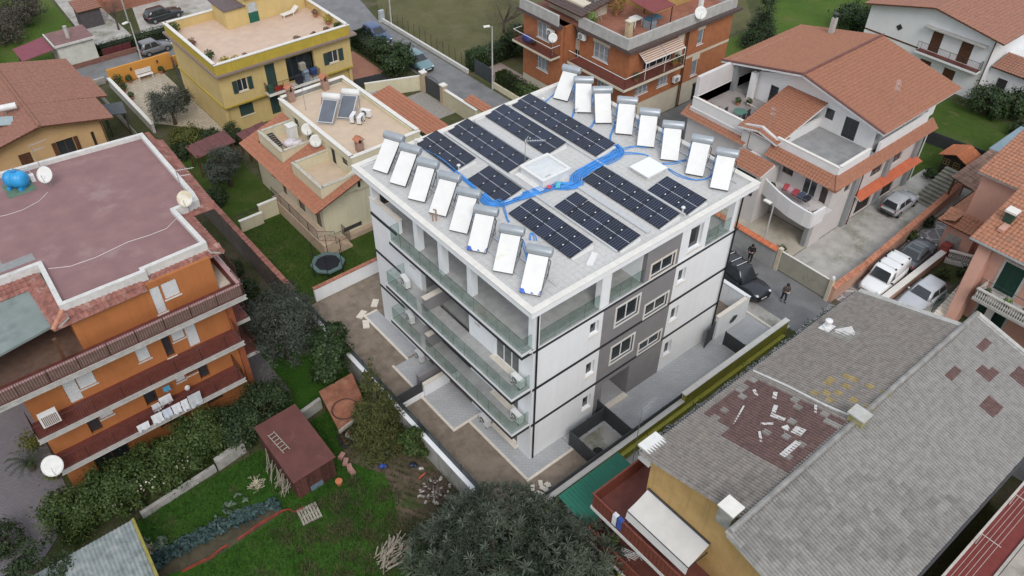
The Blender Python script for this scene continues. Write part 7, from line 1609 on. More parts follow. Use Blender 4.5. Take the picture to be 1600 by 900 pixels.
for nm, m_ in (('grey', m_rtile), ('brown', m_rtile2), ('pale', m_rtile3), ('lichen', m_ydirt)): TILEM[nm] = rib_tile().mesh('roof_tile', m_)
rt = rib_tile()
camp = Vector((-19.67, -21.55, 39.79))
slots = []
for side in (0, 1):
    x0, x1 = (-.35, 17.2) if side == 0 else (-1.5, 18.6)
    y0 = ey0 if side == 0 else ey1; ev = Vector((0, (ry - y0), rz_ - ez)); L = ev.length; ev.normalize()
    eu = Vector((-1, 0, 0)) if side == 0 else Vector((1, 0, 0)); n = eu.cross(ev); org = Vector((x1 if side == 0 else x0, y0, ez))
    c = [org, org + eu * (x1 - x0), org + eu * (x1 - x0) + ev * L, org + ev * L]
    pl = G().add([p - n * .14 for p in c] + [p - n * .005 for p in c], [(3, 2, 1, 0), (4, 5, 6, 7), (0, 1, 5, 4), (1, 2, 6, 5), (2, 3, 7, 6), (3, 0, 4, 7)]).mk('roof_plane', m_conc, Oc)
    nu, nv = int((x1 - x0) / tw_), int(L / th_)
    M_ = Matrix(((eu.x, ev.x, n.x), (eu.y, ev.y, n.y), (eu.z, ev.z, n.z)))
    for j in range(nv + 1):
        for i in range(nu + 1):
            o_ = org + eu * (i * tw_) + ev * (j * th_)
            slots.append((side, pl, M_, o_, i, j))
rr = random.Random(11)
def tile_kind(side, o_):
    x, y = o_.x, o_.y
    if side == 0:
        if 3.1 < x < 7.6 and -13.1 < y < -8.2 + (0 if x > 3.8 else -1.6): return 'pale' if rr.random() < .05 else ('grey' if rr.random() < .03 else 'brown')
        if 7.9 < x < 10.6 and y < -11.0 and rr.random() < .3: return 'lichen'
        if 13.0 < x < 14 and -10.0 < y < -9.0: return 'pale'
        return 'grey'
    if 13.4 < x < 17.6 and -17.4 < y < -14.7 and math.sin(x * 2.1) * math.sin(y * 2.7 + 1) > .45: return 'brown'
    return 'pale'
G_ = {'grey': G(), 'brown': G(), 'pale': G(), 'lichen': G()}
vis = []
for s_ in slots:
    o_ = s_[3]; d_ = (o_ - camp); dep = d_.dot(CAM_FWD); u_ = d_.dot(CAM_RIGHT) / dep * 1266.5 + 800; v_ = 450 - d_.dot(CAM_UP) / dep * 1266.5
    vis.append((dep if (10 < u_ < 1590 and 460 < v_ < 885) else 1e9))
order_ = sorted(range(len(slots)), key=lambda k: vis[k]); near = set(order_[:300])
plane_rest = {}
for k, (side, pl, M_, o_, i, j) in enumerate(slots):
    kd = tile_kind(side, o_); jit = Vector((rr.uniform(-.006, .006), rr.uniform(-.012, .012), rr.uniform(0, .006)))
    if k in near:
        o = bpy.data.objects.new('roof_tile', TILEM[kd]); COL.objects.link(o); o.parent = pl
        o.matrix_local = Matrix.Translation(o_ + M_ @ jit - Vector(Oc.location) - Vector(pl.location)) @ M_.to_4x4()
    else:
        G_[kd].add([o_ + M_ @ (Vector(v) + jit) for v in rt.v], rt.f)
allg = G(); mi = []
for q, nm in enumerate(('grey', 'brown', 'pale', 'lichen')):
    allg.add(G_[nm].v, G_[nm].f); mi += [q] * len(G_[nm].f)
ob = allg.mk('roof_tiles', m_rtile, Oc, kind='stuff')
for m_ in (m_rtile2, m_rtile3, m_ydirt): ob.data.materials.append(m_)
ob.data.polygons.foreach_set('material_index', mi)
for k in range(48):
    a = (-1.3 + k * .42, ry, rz_ + .05)
    G().tube([(a[0], a[1], a[2]), (a[0] + .47, a[1], a[2] + .03)], [.15, .13], 8).mk('ridge_tile', m_rtile3, Oc)
G().box(-.4, 17.3, -7.98, -7.86, 9.04, 9.18).mk('gutter', m_dsteel, Oc); G().box(-1.5, 18.6, -19.46, -19.34, 9.04, 9.18).mk('gutter', m_dsteel, Oc)
G().prism([(17.3, -8.0), (17.65, -8.0), (17.65, -13.6), (17.3, -13.6)], [9.05, 9.05, 10.45, 10.45], [9.25, 9.25, 10.7, 10.7]).mk('verge', m_conc, Oc); G().prism([(18.65, -19.3), (19.1, -19.3), (19.1, -13.7), (18.65, -13.7)], [9.05, 9.05, 10.45, 10.45], [9.25, 9.25, 10.7, 10.7]).mk('verge', m_conc, Oc)
G().prism([(17.66, -13.7), (19.1, -13.7), (19.1, -13.5), (17.66, -13.5)], 8.5, 10.7).mk('verge', m_ywall, Oc)
g = thing('chimney', 'low yellowed chimney on the ridge of the grey ribbed roof', 'chimney', (7.7, -13.7, 10.5)); G().box(7.4, 8.0, -14.0, -13.3, 10.4, 11.15).mk('stack', mat('mossy_stack', (.3, .27, .13), .9, .2, 3), g); G().box(7.32, 8.08, -14.08, -13.22, 11.153, 11.24).mk('cap', m_concp, g);
g = thing('chimney', 'pale chimney block at the gable end of the ribbed roof', 'chimney', (-.5, -13.0, 10)); G().box(-.8, -.15, -13.3, -12.6, 9.8, 10.85).mk('stack', m_oldconc, g); G().box(-.86, -.09, -13.36, -12.54, 10.853, 10.93).mk('cap', m_cap, g)
g = thing('roof_vent', 'small white vent pipe near the far eave of the ribbed roof', 'vent', (13.2, -8.7, 9.4)); G().lathe((13.2, -8.7, 9.37), [(.22, 0), (.22, .2), (.12, .22), (.12, .5), (.2, .52), (.2, .62), (.03, .7)], 12).mk('cowl', m_plastic_w, g); G().cbox((13.2, -8.7, 9.46), (.7, .6, .06), 0, R(-13)).mk('flashing', m_plastic_w, g)
m_pend = mat('white_mortar', (.55, .54, .52), .9, .1)
G().tube([(7.75, -8.1, 9.32), (7.8, -10, 9.8), (7.7, -12, 10.31), (7.75, -13.3, 10.66)], .06, 6).mk('mortar_seam', m_pend, label='white mortar seam across the grey ribbed roof beside the brown patch', cat='seam')
for k, (x, y, lx, ly) in enumerate(((4.2, -12.6, 1.2, .3), (5.4, -12.2, .5, .5), (5.6, -11.0, .22, .7), (4.6, -9.6, 1.3, .08), (5.9, -10.6, .7, .2), (6.8, -10.0, .5, .2), (7.2, -11.9, .5, .12), (4.9, -10.9, .12, .6), (4.0, -11.2, .6, .12), (13.4, -9.6, .6, .9), (6.4, -9.2, .4, .15), (5.2, -11.7, .3, .3))):
    z = ez + (ey0 - y) * (rz_ - ez) / (ey0 - ry) + .085
    G().cbox((x, y, z), (lx, ly, .03), .1 * k, R(-14.5)).mk('repair_patch', m_pend, Oc)
m_rwood = mat('red_brown_panel', (.16, .045, .03), .7, .15, 5, .1, 20)
for zf, y1, nm in ((4.46, -16.5, 'upper'), (1.45, -18, 'lower')):
    b_ = G().box(-1.65, .048, y1, -6.5, zf - .22, zf).mk('balcony_slab', m_oldwhite, Oc); G().box(.05, 2.6, -8.398, -6.5, zf - .22, zf).mk('balcony_slab', m_oldwhite, Oc); G().box(-1.6, 2.55, -8.39, -6.55, zf + .002, zf + .018).mk('balcony_floor', mat('maroon_floor', (.15, .05, .04), .75, .15, 2), b_); G().box(-1.6, .04, y1 + .05, -8.395, zf + .002, zf + .018).mk('balcony_floor', mat('maroon_floor', (.15, .05, .04), .75, .15, 2), b_)
    for k in range(int((-6.6 - y1) / .24)): G().box(-1.63, -1.59, -6.58 - k * .24 - .22, -6.58 - k * .24, zf + .05, zf + 1.02).mk('panel_slat', m_rwood, b_)
    for k in range(int(4.1 / .24)): G().box(-1.58 + k * .24, -1.36 + k * .24, -6.59, -6.55, zf + .05, zf + 1.02).mk('panel_slat', m_rwood, b_)
    G().box(-1.66, -1.57, y1, -6.51, zf + 1.022, zf + 1.08).mk('handrail', m_rwood, b_); G().box(-1.57, 2.6, -6.61, -6.52, zf + 1.022, zf + 1.08).mk('handrail', m_rwood, b_)
G().box(-.9, .048, -8.45, -8.3, 4.48, 5.1).mk('side_ledge', m_oldwhite, Oc)
t = thing('awning', 'large white retractable awning over the upper red balcony', 'awning', (-.6, -10.4, 4.46))
m_awn = mat('white_canvas', (.6, .59, .57), .85, .05, 1.5, .1, 12)
g = G(); n = 10; vs = []
ys = (-8.55, -12.35)
for j in range(n + 1):
    f = j / n; x = .0 - 1.35 * f; z = 6.68 - .5 * f - .06 * math.sin(math.pi * f)
    vs += [(x, ys[0], z), (x, ys[1], z)]
vs += [(-1.42, ys[0], 5.6), (-1.42, ys[1], 5.6)]
fs = [(2 * j, 2 * j + 1, 2 * j + 3, 2 * j + 2) for j in range(n + 1)]
N = len(vs); vs += [(x, y, z - .02) for x, y, z in vs]; fs += [tuple(N + q for q in reversed(f)) for f in fs]
g.add(vs, fs); g.mk('canvas', m_awn, t, smooth=False)
g = G(); g.bar((-.02, ys[0], 6.72), (-.02, ys[1], 6.72), .06); g.bar((-1.37, ys[0], 6.16), (-1.37, ys[1], 6.16), .03)
for y in ys: g.bar((.03, y, 5.9), (-1.36, y, 6.14), .03)
g.mk('frame', m_dsteel, t)
for k, (y, c_, lab) in enumerate(((-8.1, (.6, .6, .62), 'white towel hung over the upper red balcony rail'), (-8.38, (.04, .08, .3), 'blue striped towel hung over the upper red balcony rail'))):
    cloth_ = G().box(-1.72, -1.67, y - .22, y + .1, 4.8, 5.56); cloth_.box(-1.67, -1.5, y - .22, y + .1, 5.54, 5.57); cloth_.mk('towel', mat('towel_%d' % k, c_, .9, .2, 6), label=lab, cat='towel', base=(-1.7, y, 4.8))
t = thing('garden_chair', 'white folding chairs and green pot on the lower red balcony', 'chairs', (-.8, -8.6, 1.45))
g = G()
for k in range(5): g.bar((-1.2 + .1 * k, -8.3, 1.9), (-.8 + .1 * k, -9.2, 1.9), .02)
for a, b in (((-1.3, -8.3, 1.47), (-.7, -9.0, 2.2)), ((-.7, -8.2, 1.47), (-1.2, -9.1, 2.2)), ((-.6, -8.7, 1.47), (-.2, -9.5, 2.2)), ((-.2, -8.6, 1.47), (-.7, -9.5, 2.2))): g.bar(a, b, .022)
g.mk('chair_frame', m_plastic_w, t)
potplant('bright green pot plant on the lower red balcony', -.9, -7.7, 1.47, .3, leafmat('leaf_bright', (.08, .14, .03), (.14, .22, .05), (.2, .28, .08)), .18, .25, 100)
G().box(-1.5, .045, -18, -8.8, -.75, 1.2).mk('ground_floor_wall', m_ywall, Oc)
window(Oc, Face('-x', -1.5), -10.6, -9.7, .1, .9, m_concp, m_glass_d, 2, -.06, .07)
t = thing('green_canopy', 'dark green corrugated canopy beside the yellow wall', 'canopy', (1, -5, 0)); m_gc = mat('green_sheet', (.012, .13, .085), .55, .08, 2)
g = G(); n = 40
for k in range(n):
    x = -1.5 + k * 4.6 / n; x2 = x + 4.6 / n; dz = .025 * (k % 2)
    g.add([(x, -4.05, 2.3 + dz), (x2, -4.05, 2.3 + .025 * ((k + 1) % 2)), (x2, -6.4, 2.05 + .025 * ((k + 1) % 2)), (x, -6.4, 2.05 + dz), (x, -4.05, 2.28 + dz), (x2, -4.05, 2.28 + .025 * ((k + 1) % 2)), (x2, -6.4, 2.03 + .025 * ((k + 1) % 2)), (x, -6.4, 2.03 + dz)], [(3, 2, 1, 0), (4, 5, 6, 7)])
g.mk('sheet', m_gc, t)
for x, y in ((-1.4, -4.2), (-1.4, -6.7), (2.9, -4.2)): G().box(x, x + .1, y, y + .1, -.75, 2.2).mk('post', m_dsteel, t)
sheet('side_alley', m_conc, rect(-4.2, 20, -7.3, -3.35), -.02)
G().box(-2.6, 20, -3.6, -3.34, -.75, .5).mk('lower_yellow_wall', m_ywall, label='lower yellow strip at the foot of the boundary wall', cat='wall', base=(8, -3.5, -.75))
aerial('tall television aerial on a mast above the yellow wall', (1.9, -6.0, 4.5), 4.3, R(5), n=9, L=1.2)
t = thing('balcony_shed', 'white topped box at the front corner of the ribbed roof', 'box', (.5, -8.0, 8.4)); G().box(-.1, 1.0, -8.38, -7.7, 8.3, 9.2).mk('body', m_pale, t); G().box(-.15, 1.05, -8.4, -7.6, 9.203, 9.33).mk('cap', m_satwhite, t)
t = thing('flat_roofed_house', 'dark red flat roof with washing lines at the lower right corner', 'building', (16, -21, 0))
G().box(4, 30, -21.3, -19.7, -.05, 3.0).mk('house_wall', m_rterr, t); G().box(4, 30, -21.25, -19.75, 3.003, 3.05).mk('flat_roof', mat('dark_red_floor', (.18, .035, .03), .6, .12, 2), t); G().box(4, 30, -19.78, -19.66, 3.0, 3.2).mk('white_edge', m_oldwhite, t); G().box(4, 30, -21.42, -21.28, 2.8, 3.15).mk('edge', m_conc, t)
g = G()
for k in range(4): g.bar((8, -20.0 - k * .22, 3.9), (20, -20.0 - k * .22, 3.9), .01, 4)
for x in (9, 12.6, 16.2, 19.8): g.bar((x, -19.85, 3.0), (x, -19.85, 3.95), .025); g.bar((x, -19.85, 3.92), (x, -20.8, 3.92), .02)
g.mk('washing_lines', m_oldwhite, t)
sheet('right_yard', m_concpave, rect(4, 40, -30, -21.45), -.006)
# ================================================================ trees, hedges and the kitchen garden
m_bark = mat('bark', (.09, .07, .055), .95, .25, 5, .5, 30)
L_olive = leafmat('leaf_olive', (.03, .036, .028), (.06, .07, .055), (.11, .125, .1), .7)
L_dark = leafmat('leaf_dark', (.012, .026, .011), (.03, .05, .02), (.06, .085, .03))
L_citrus = leafmat('leaf_citrus', (.012, .028, .012), (.03, .055, .018), (.06, .09, .03), .45)
L_conif = leafmat('leaf_conifer', (.03, .04, .012), (.065, .075, .022), (.11, .105, .035), .8)
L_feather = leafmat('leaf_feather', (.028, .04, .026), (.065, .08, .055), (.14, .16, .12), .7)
L_hedge = leafmat('leaf_hedge', (.02, .04, .01), (.045, .075, .018), (.1, .125, .035), .55)
L_yell = leafmat('leaf_yellowish', (.05, .06, .014), (.1, .11, .025), (.15, .15, .04))
L_bare = leafmat('leaf_bare', (.05, .042, .035), (.085, .072, .06), (.13, .11, .095), .9)
L_grass = leafmat('leaf_grass', (.018, .05, .008), (.035, .085, .012), (.065, .115, .022), .8)
L_weed = leafmat('leaf_weed', (.05, .06, .025), (.085, .09, .04), (.14, .125, .06), .9)
L_kale = leafmat('leaf_kale', (.02, .042, .042), (.04, .075, .072), (.075, .12, .11), .6)
def crown_leaves(lobes, n, s, seed, k=60, spread=.2, asp=.5, up=.35):
    rg = np.random.default_rng(seed); lobes = np.array(lobes, float)
    vol = (lobes[:, 3] * lobes[:, 4] * lobes[:, 5]) ** .67; pick = rg.choice(len(lobes), k, p=vol / vol.sum())
    d = rg.normal(size=(k, 3)); d /= np.linalg.norm(d, axis=1)[:, None]
    r = .55 + .5 * rg.random((k, 1)) ** .7
    c = lobes[pick, :3] + d * lobes[pick, 3:] * r
    rad = lobes[pick, 3:].mean(1) * spread * (.6 + .9 * rg.random(k))
    w = rad ** 2; idx = rg.choice(k, n, p=w / w.sum())
    off = rg.normal(size=(n, 3)); off *= (rad[idx] * .62)[:, None]
    off[:, 2] *= .75
    p = c[idx] + off
    dd = off / (np.linalg.norm(off, axis=1)[:, None] + 1e-6) * .6 + d[idx] * .7
    return leafquads(p, dd, s, rg, up, asp)
def limbs(g, base, lobes, r, seed, n=7):
    rr = random.Random(seed); b = Vector(base)
    for i in range(n):
        L = lobes[i % len(lobes)]; t = Vector((L[0] + rr.uniform(-.5, .5) * L[3], L[1] + rr.uniform(-.5, .5) * L[4], L[2] + rr.uniform(-.1, .6) * L[5]))
        m1 = b.lerp(t, .5) + Vector((rr.uniform(-.2, .2), rr.uniform(-.2, .2), rr.uniform(0, .3)))
        g.tube([b, m1, t], [r * .6, r * .38, r * .1], 6)
        for _ in range(2):
            e = t + Vector((rr.uniform(-.5, .5) * L[3], rr.uniform(-.5, .5) * L[4], rr.uniform(-.1, .5) * L[5])); g.tube([m1.lerp(t, rr.uniform(.2, .8)), e], [r * .2, r * .05], 5)
    return g
def tree(name, lab, x, y, z0, lobes, n, s, m, trunk=.14, th=1.4, seed=1, k=70, spread=.2, cat='tree', group=None, asp=.5, up=.35):
    t = thing(name, lab, cat, (x, y, z0), 0, group)
    G().tube([(x, y, z0 - .1), (x + .05, y + .04, z0 + th * .5), (x, y + .02, z0 + th)], [trunk * 1.25, trunk, trunk * .75], 9).mk('trunk', m_bark, t, smooth=True)
    limbs(G(), (x, y, z0 + th * .95), lobes, trunk, seed).mk('limbs', m_bark, t)
    leafobj('crown', crown_leaves(lobes, n, s, seed, k, spread, asp, up), m, t)
    return t
gz = -.72
tree('olive_tree', 'large grey green olive tree between orange house and bare yard', -6.9, 17.2, gz, [(-6.9, 16.9, 2.8, 2.3, 2.3, 1.8), (-7.9, 15.6, 2.2, 1.5, 1.5, 1.3), (-5.6, 18.2, 2.9, 1.6, 1.6, 1.3), (-7.8, 18.3, 2.8, 1.5, 1.5, 1.2), (-5.6, 16.0, 2.4, 1.4, 1.4, 1.2)], 26000, .09, L_olive, .2, 1.5, 11, 130, .22, asp=.3)
tree('citrus_tree', 'dark glossy fruit tree leaning over the garden wall', -5.6, 13.4, gz, [(-5.6, 13.6, 1.9, 1.25, 1.3, 1.2), (-4.7, 14.4, 2.4, .8, .8, .7), (-6.3, 12.8, 1.4, .9, .9, .9)], 9000, .11, L_citrus, .12, 1.2, 12, 90, .24, asp=.55)
cl = [(-5.75 + .02 * q, 7.6, -.3 + q * .68, 1.65 * (1 - q / 10.2) + .08, 1.65 * (1 - q / 10.2) + .08, .6) for q in range(10)]
tree('conifer_tree', 'yellowish green conical conifer beside the garden wall', -5.7, 7.6, gz, cl, 19000, .1, L_conif, .16, 3.5, 13, 150, .3, asp=.28, up=.8)
tree('laurel_bush', 'dark rounded bush at the right corner of the orange house', -11.0, 12.6, gz, [(-10.6, 13.1, .7, 1.6, 1.5, 1.2), (-9.8, 13.6, .6, 1.1, 1.1, 1.0), (-11.8, 12.6, .4, 1.1, 1.0, 1.0)], 12500, .085, L_dark, .1, .6, 14, 100, .26, 'bush')
tree('young_tree', 'small leafy tree growing against the concrete garden wall', -4.95, 5.0, gz, [(-4.9, 5.1, .7, .65, .75, .8), (-4.7, 4.5, .3, .5, .5, .5)], 2600, .1, L_hedge, .05, .8, 15, 50, .28)
for k, (x, y, r, h, m, lab) in enumerate(((-22.2, 12.9, 1.2, 1.2, L_hedge, 'leftmost shrub of the hedge below the orange house by the drive'), (-20.6, 12.9, 1.3, 1.3, L_hedge, 'second shrub of the hedge, below the white lattice box'), (-19.0, 12.9, 1.35, 1.4, L_hedge, 'third shrub of the hedge with pale blossom tips'), (-17.4, 13.0, 1.3, 1.4, L_hedge, 'fourth shrub of the hedge under the washing line'), (-15.8, 13.1, 1.2, 1.5, L_hedge, 'fifth shrub of the hedge, below the white sheets'), (-14.3, 13.1, 1.1, 1.6, L_hedge, 'sixth shrub of the hedge, below the right end of the laundry'), (-12.9, 12.9, .9, 1.1, L_dark, 'last dark shrub of the hedge beside the rounded bush'))):
    tree('hedge_shrub', lab, x, y, gz, [(x, y + .2, .45 + h * .25, r * 1.15, 1.25, h * .9), (x + .3, y - .6, .2, r, 1.0, .9)], 8200, .085, m, .06, .5, 30 + k, 75, .25, 'shrub', 'hedge in front of the orange house')
rg = np.random.default_rng(5); pts_ = np.stack([rg.uniform(-20.5, -15.5, 130), rg.uniform(11.7, 13.2, 130), rg.uniform(.2, 1.3, 130)], 1)
t = thing('hedge_blossom', 'scattered pale blossoms on the hedge shrubs', 'blossom', (-18, 12.5, 0)); leafobj('blossoms', leafquads(pts_, np.tile([0, -.4, 1.], (130, 1)), .06, rg, .5, .9), mat('blossom', (.5, .48, .36), .8), t, kind='stuff')
tree('evergreen_tree', 'dark evergreen tree in the lower left corner', -24.6, 9.6, gz, [(-24.6, 9.8, 1.2, 1.7, 1.7, 1.3), (-23.5, 9.0, .5, 1.2, 1.2, 1.0), (-26, 9, 1, 1.6, 1.6, 1.2)], 9000, .09, L_dark, .16, 1.2, 41, 110, .22)
tree('evergreen_bush', 'dark bush at the left edge beside the paved drive', -25.4, 13.8, gz, [(-25.4, 13.9, .3, .9, 1.0, .8)], 2200, .08, L_dark, .06, .4, 42, 40, .3, 'bush')
t = thing('cycad_palm', 'dark cycad palm with arching fronds beside the drive', 'palm', (-23.0, 18.6, gz)); G().tube([(-23.0, 18.6, gz), (-23.0, 18.6, gz + .6)], [.22, .2], 9).mk('trunk', m_bark, t)
V_ = []
for k in range(26):
    a = k * 2.399; el = .25 + .8 * (k % 5) / 5
    d_ = np.array([math.cos(a), math.sin(a), 0]); side = np.array([-d_[1], d_[0], 0]); L = 1.15
    for q in range(14):
        f = (q + 1) / 14; p = np.array([-23.0, 18.6, gz + .6]) + d_ * L * f * math.cos(el * (1 - f * .8)) + np.array([0, 0, 1]) * (L * .75 * math.sin(el) * math.sin(math.pi * f * .75))
        for s_ in (-1, 1):
            tip = p + side * s_ * .2 * (1 - .5 * f) + d_ * .1 - np.array([0, 0, .03]); V_ += [p, p + d_ * .035, tip + d_ * .01, tip]
leafobj('fronds', np.array(V_), L_dark, t)
tree('yellow_shrub', 'small yellow green shrub at the foot of the cycad', -22.0, 17.2, gz, [(-22.0, 17.2, -.2, .5, .5, .45)], 700, .07, L_yell, .03, .2, 43, 16, .4, 'shrub')
tree('yellow_shrub', 'pale shrub under the left balcony end of the orange house', -22.4, 19.8, gz, [(-22.4, 19.8, .3, .6, .6, .7)], 900, .07, L_yell, .03, .3, 44, 20, .4, 'shrub')
sheet('paved_drive', pattern('mauve_pavers', (.2, .185, .2), (.17, .155, .17), (.12, .11, .12), .22, .11, .5, .012), [(-40, 9.9), (-24.2, 12.2), (-21.9, 14.3), (-21.6, 31), (-40, 31)], -.715)
sheet('side_alley', pattern('mauve_pavers2', (.17, .15, .155), (.145, .13, .135), (.1, .09, .095), .22, .11, .5, .012), rect(-10.2, -8.2, 14.4, 30), -.716)
for k, (x, y, r, h, m, lab) in enumerate(((-6.0, 21.5, 1.1, 1.3, L_dark, 'dark green bush below the side balconies of the orange house'), (-6.4, 24.4, 1.0, 1.1, L_dark, 'bush halfway along the dark brick coped wall'), (-6.2, 27.6, .9, .9, L_dark, 'low bush near the far end of the orange house'), (-2.6, 44.6, .9, .8, L_dark, 'low dark bush at the top of the brick coped wall'), (-1.2, 46.5, 1.3, 1.1, L_yell, 'yellow green bush on the lawn below the courtyard olive'), (.3, 45.0, 1.0, .9, L_dark, 'dark bush on the lawn beside the yellow house path'), (-3.2, 36.0, .9, .9, L_dark, 'straggling bush beside the brick coped wall'))):
    tree('garden_bush', lab, x, y, gz if x < -4.3 else 0, [(x, y, (gz if x < -4.3 else 0) + h * .6, r, r, h * .75), (x + .4, y + .5, (gz if x < -4.3 else 0) + h * .5, r * .7, r * .7, h * .6)], 3400, .085, m, .05, .4, 50 + k, 55, .28, 'bush')
tree('olive_tree', 'round grey green olive tree on the lawn of the cream house', -1.3, 37.6, 0, [(-1.3, 37.7, 2.4, 1.45, 1.45, 1.3), (-.5, 38.3, 2.0, 1.0, 1.0, 1.0), (-2.2, 37.2, 1.9, 1.0, 1.0, 1.0)], 9500, .085, L_olive, .15, 1.3, 61, 100, .24, asp=.3)
tree('olive_tree', 'grey olive tree standing in the stone courtyard', -.9, 50.3, 0, [(-.9, 50.5, 2.2, 1.8, 1.6, 1.4), (.3, 51.1, 1.9, 1.1, 1.1, 1.0), (-2.0, 50, 1.8, 1.1, 1.1, 1.0)], 10000, .09, L_olive, .15, 1.2, 62, 100, .24, asp=.3)
tree('oval_shrub', 'dark oval clipped shrub at the corner of the yellow house', 2.0, 43.6, 0, [(2.0, 43.6, .95, .75, .75, 1.1)], 2600, .08, L_dark, .06, .4, 63, 50, .28, 'shrub')
tree('dark_tree', 'dense dark broadleaf tree by the street left of the gate', 20.9, 46.2, 0, [(20.9, 46.4, 2.2, 1.7, 1.7, 1.6), (21.8, 45.4, 1.9, 1.2, 1.2, 1.2), (20.2, 45.0, 1.7, 1.2, 1.2, 1.2)], 9500, .12, L_citrus, .16, 1.2, 64, 100, .24)
def boxhedge(name, lab, x0, x1, y0, y1, h, n, m, seed, rot=None):
    rg = np.random.default_rng(seed); t = thing(name, lab, 'hedge', ((x0 + x1) / 2, (y0 + y1) / 2, 0))
    p = rg.random((n, 3)) * [x1 - x0, y1 - y0, h] + [x0, y0, 0]
    f = rg.integers(0, 5, n); e = .1 * rg.normal(size=n)
    p[f == 0, 0] = x0 + e[f == 0]; p[f == 1, 0] = x1 + e[f == 1]; p[f == 2, 1] = y0 + e[f == 2]; p[f == 3, 1] = y1 + e[f == 3]; p[f == 4, 2] = h + e[f == 4]
    leafobj('foliage', leafquads(p, p - np.array([(x0 + x1) / 2, (y0 + y1) / 2, h * .4]), .1, rg, .3), m, t)
    G().box(x0 + .18, x1 - .18, y0 + .18, y1 - .18, 0, h - .18).mk('twig_core', mat('hedge_core', (.012, .018, .008), .95), t)
boxhedge('clipped_hedge', 'tall clipped hedge between yellow house terrace and blue car', 20.6, 22.3, 48.3, 54, 1.7, 5200, L_dark, 65)
boxhedge('clipped_hedge', 'clipped hedge on the cream kerb wall opposite the gate', 27.2, 28.5, 29.2, 37.0, 1.6, 5200, L_hedge, 66)
boxhedge('clipped_hedge', 'dense green hedge along the dry field edge of the brick house', 27.5, 33.5, 40.9, 42.4, 1.9, 4800, L_citrus, 67)
boxhedge('clipped_hedge', 'dark hedge beside the brick house at the back roof corner', 29.0, 31.0, 23.5, 29.2, 1.5, 3600, L_dark, 68)
tree('bare_tree', 'leafless grey tree behind the brick house', 36.0, 46.5, 0, [(36, 46.5, 2.6, 2.2, 2.2, 1.9), (37.5, 45, 2.2, 1.6, 1.6, 1.5)], 4200, .09, L_bare, .14, 1.2, 69, 120, .24, asp=.12)
tree('dark_tree', 'dark evergreen mass beside the left block of the brick house', 33.6, 41.0, 0, [(33.6, 41.0, 2.0, 1.5, 1.5, 1.6), (35, 40.0, 1.6, 1.2, 1.2, 1.2)], 5200, .12, L_dark, .12, 1, 70, 70, .26)
tree('cypress_tree', 'tall dark cypress on the green field', 55.5, 26.0, 0, [(55.5, 26, .9 + q * .95, 1.7 * (1 - q / 8.5), 1.7 * (1 - q / 8.5), .9) for q in range(7)], 11000, .12, L_dark, .12, 2, 71, 90, .34, asp=.3, up=.8)
tree('round_bush', 'dark round bush left of the white house', 67.5, 21.8, 0, [(67.5, 21.8, 1.6, 2.0, 2.0, 1.6)], 5200, .13, L_citrus, .12, .8, 72, 70, .26, 'bush')
tree('round_bush', 'big dark bush below the balcony of the white house', 61.0, 3.0, 0, [(61.0, 3.0, 1.3, 1.6, 1.8, 1.3), (62.5, 1.2, 1.4, 1.5, 1.5, 1.3)], 7000, .12, L_citrus, .12, .7, 73, 90, .25, 'bush')
tree('round_bush', 'low bush on the lawn at the right edge', 59.5, -1.6, 0, [(59.5, -1.6, .8, 1.2, 1.2, .9)], 2200, .12, L_dark, .08, .5, 74, 40, .3, 'bush')
dfence('long dark net fence across the lawn behind the villa', (56.5, 16), (48.3, 18.6), 1.2, 4, 'net_fence')
for k, (x, y, lab) in enumerate(((-9.5, 79, 'leafless dark tree at the far left top'), (-13.5, 74.5, 'dark tree at the left edge beyond the street'), (-6.0, 82.5, 'tangle of dark trees behind the maroon lean-to'), (-14.5, 83, 'farthest dark tree at the left top corner'))):
    tree('far_tree', lab, x, y, 0, [(x, y, 2.2, 2.6, 2.6, 1.8), (x + 1.5, y - 1.2, 1.6, 1.8, 1.8, 1.4)], 5600, .13, L_dark if k % 2 else L_bare, .14, 1.2, 80 + k, 90, .25, asp=.35)
tree('bare_tree', 'leafless brownish tree beside the far street lamp', 2.4, 74.2, 0, [(2.4, 74.2, 2.2, 1.3, 1.3, 1.3)], 1800, .08, L_bare, .1, 1.3, 85, 60, .26, asp=.12)
boxhedge('clipped_hedge', 'dark hedge along the far street behind the grey hatchback', -1.6, 9.0, 68.0, 69.3, 1.3, 4200, L_dark, 86)
bx, by = -6.4, -4.6
lob = [(bx, by, 2.4, 3.4, 3.4, 2.2), (bx + 1.9, by + 1.4, 2.1, 2.0, 2.0, 1.6), (bx - 1.8, by + 1.9, 1.4, 2.0, 2.0, 1.5), (bx + 2.6, by - 1.6, 1.9, 2.0, 2.0, 1.6), (bx - 2.6, by - .8, 1.4, 2.0, 2.0, 1.5), (bx + .4, by + 2.6, 1.5, 1.8, 1.6, 1.4), (bx + 4.0, by - 2.6, 1.5, 1.9, 1.9, 1.4), (bx + 3.4, by + .2, 1.2, 1.6, 1.6, 1.2)]
t = tree('feathery_tree', 'large grey green feathery tree at the bottom centre', bx, by, gz, lob, 30000, .11, leafmat('leaf_feather_in', (.014, .024, .014), (.03, .045, .026), (.05, .068, .042), .7), .22, 1.6, 90, 170, .2, asp=.22)  # inner crown leaves darker than the sprays: crown shade put into their colour
rg = np.random.default_rng(91); VV = []
lobA = np.array(lob)
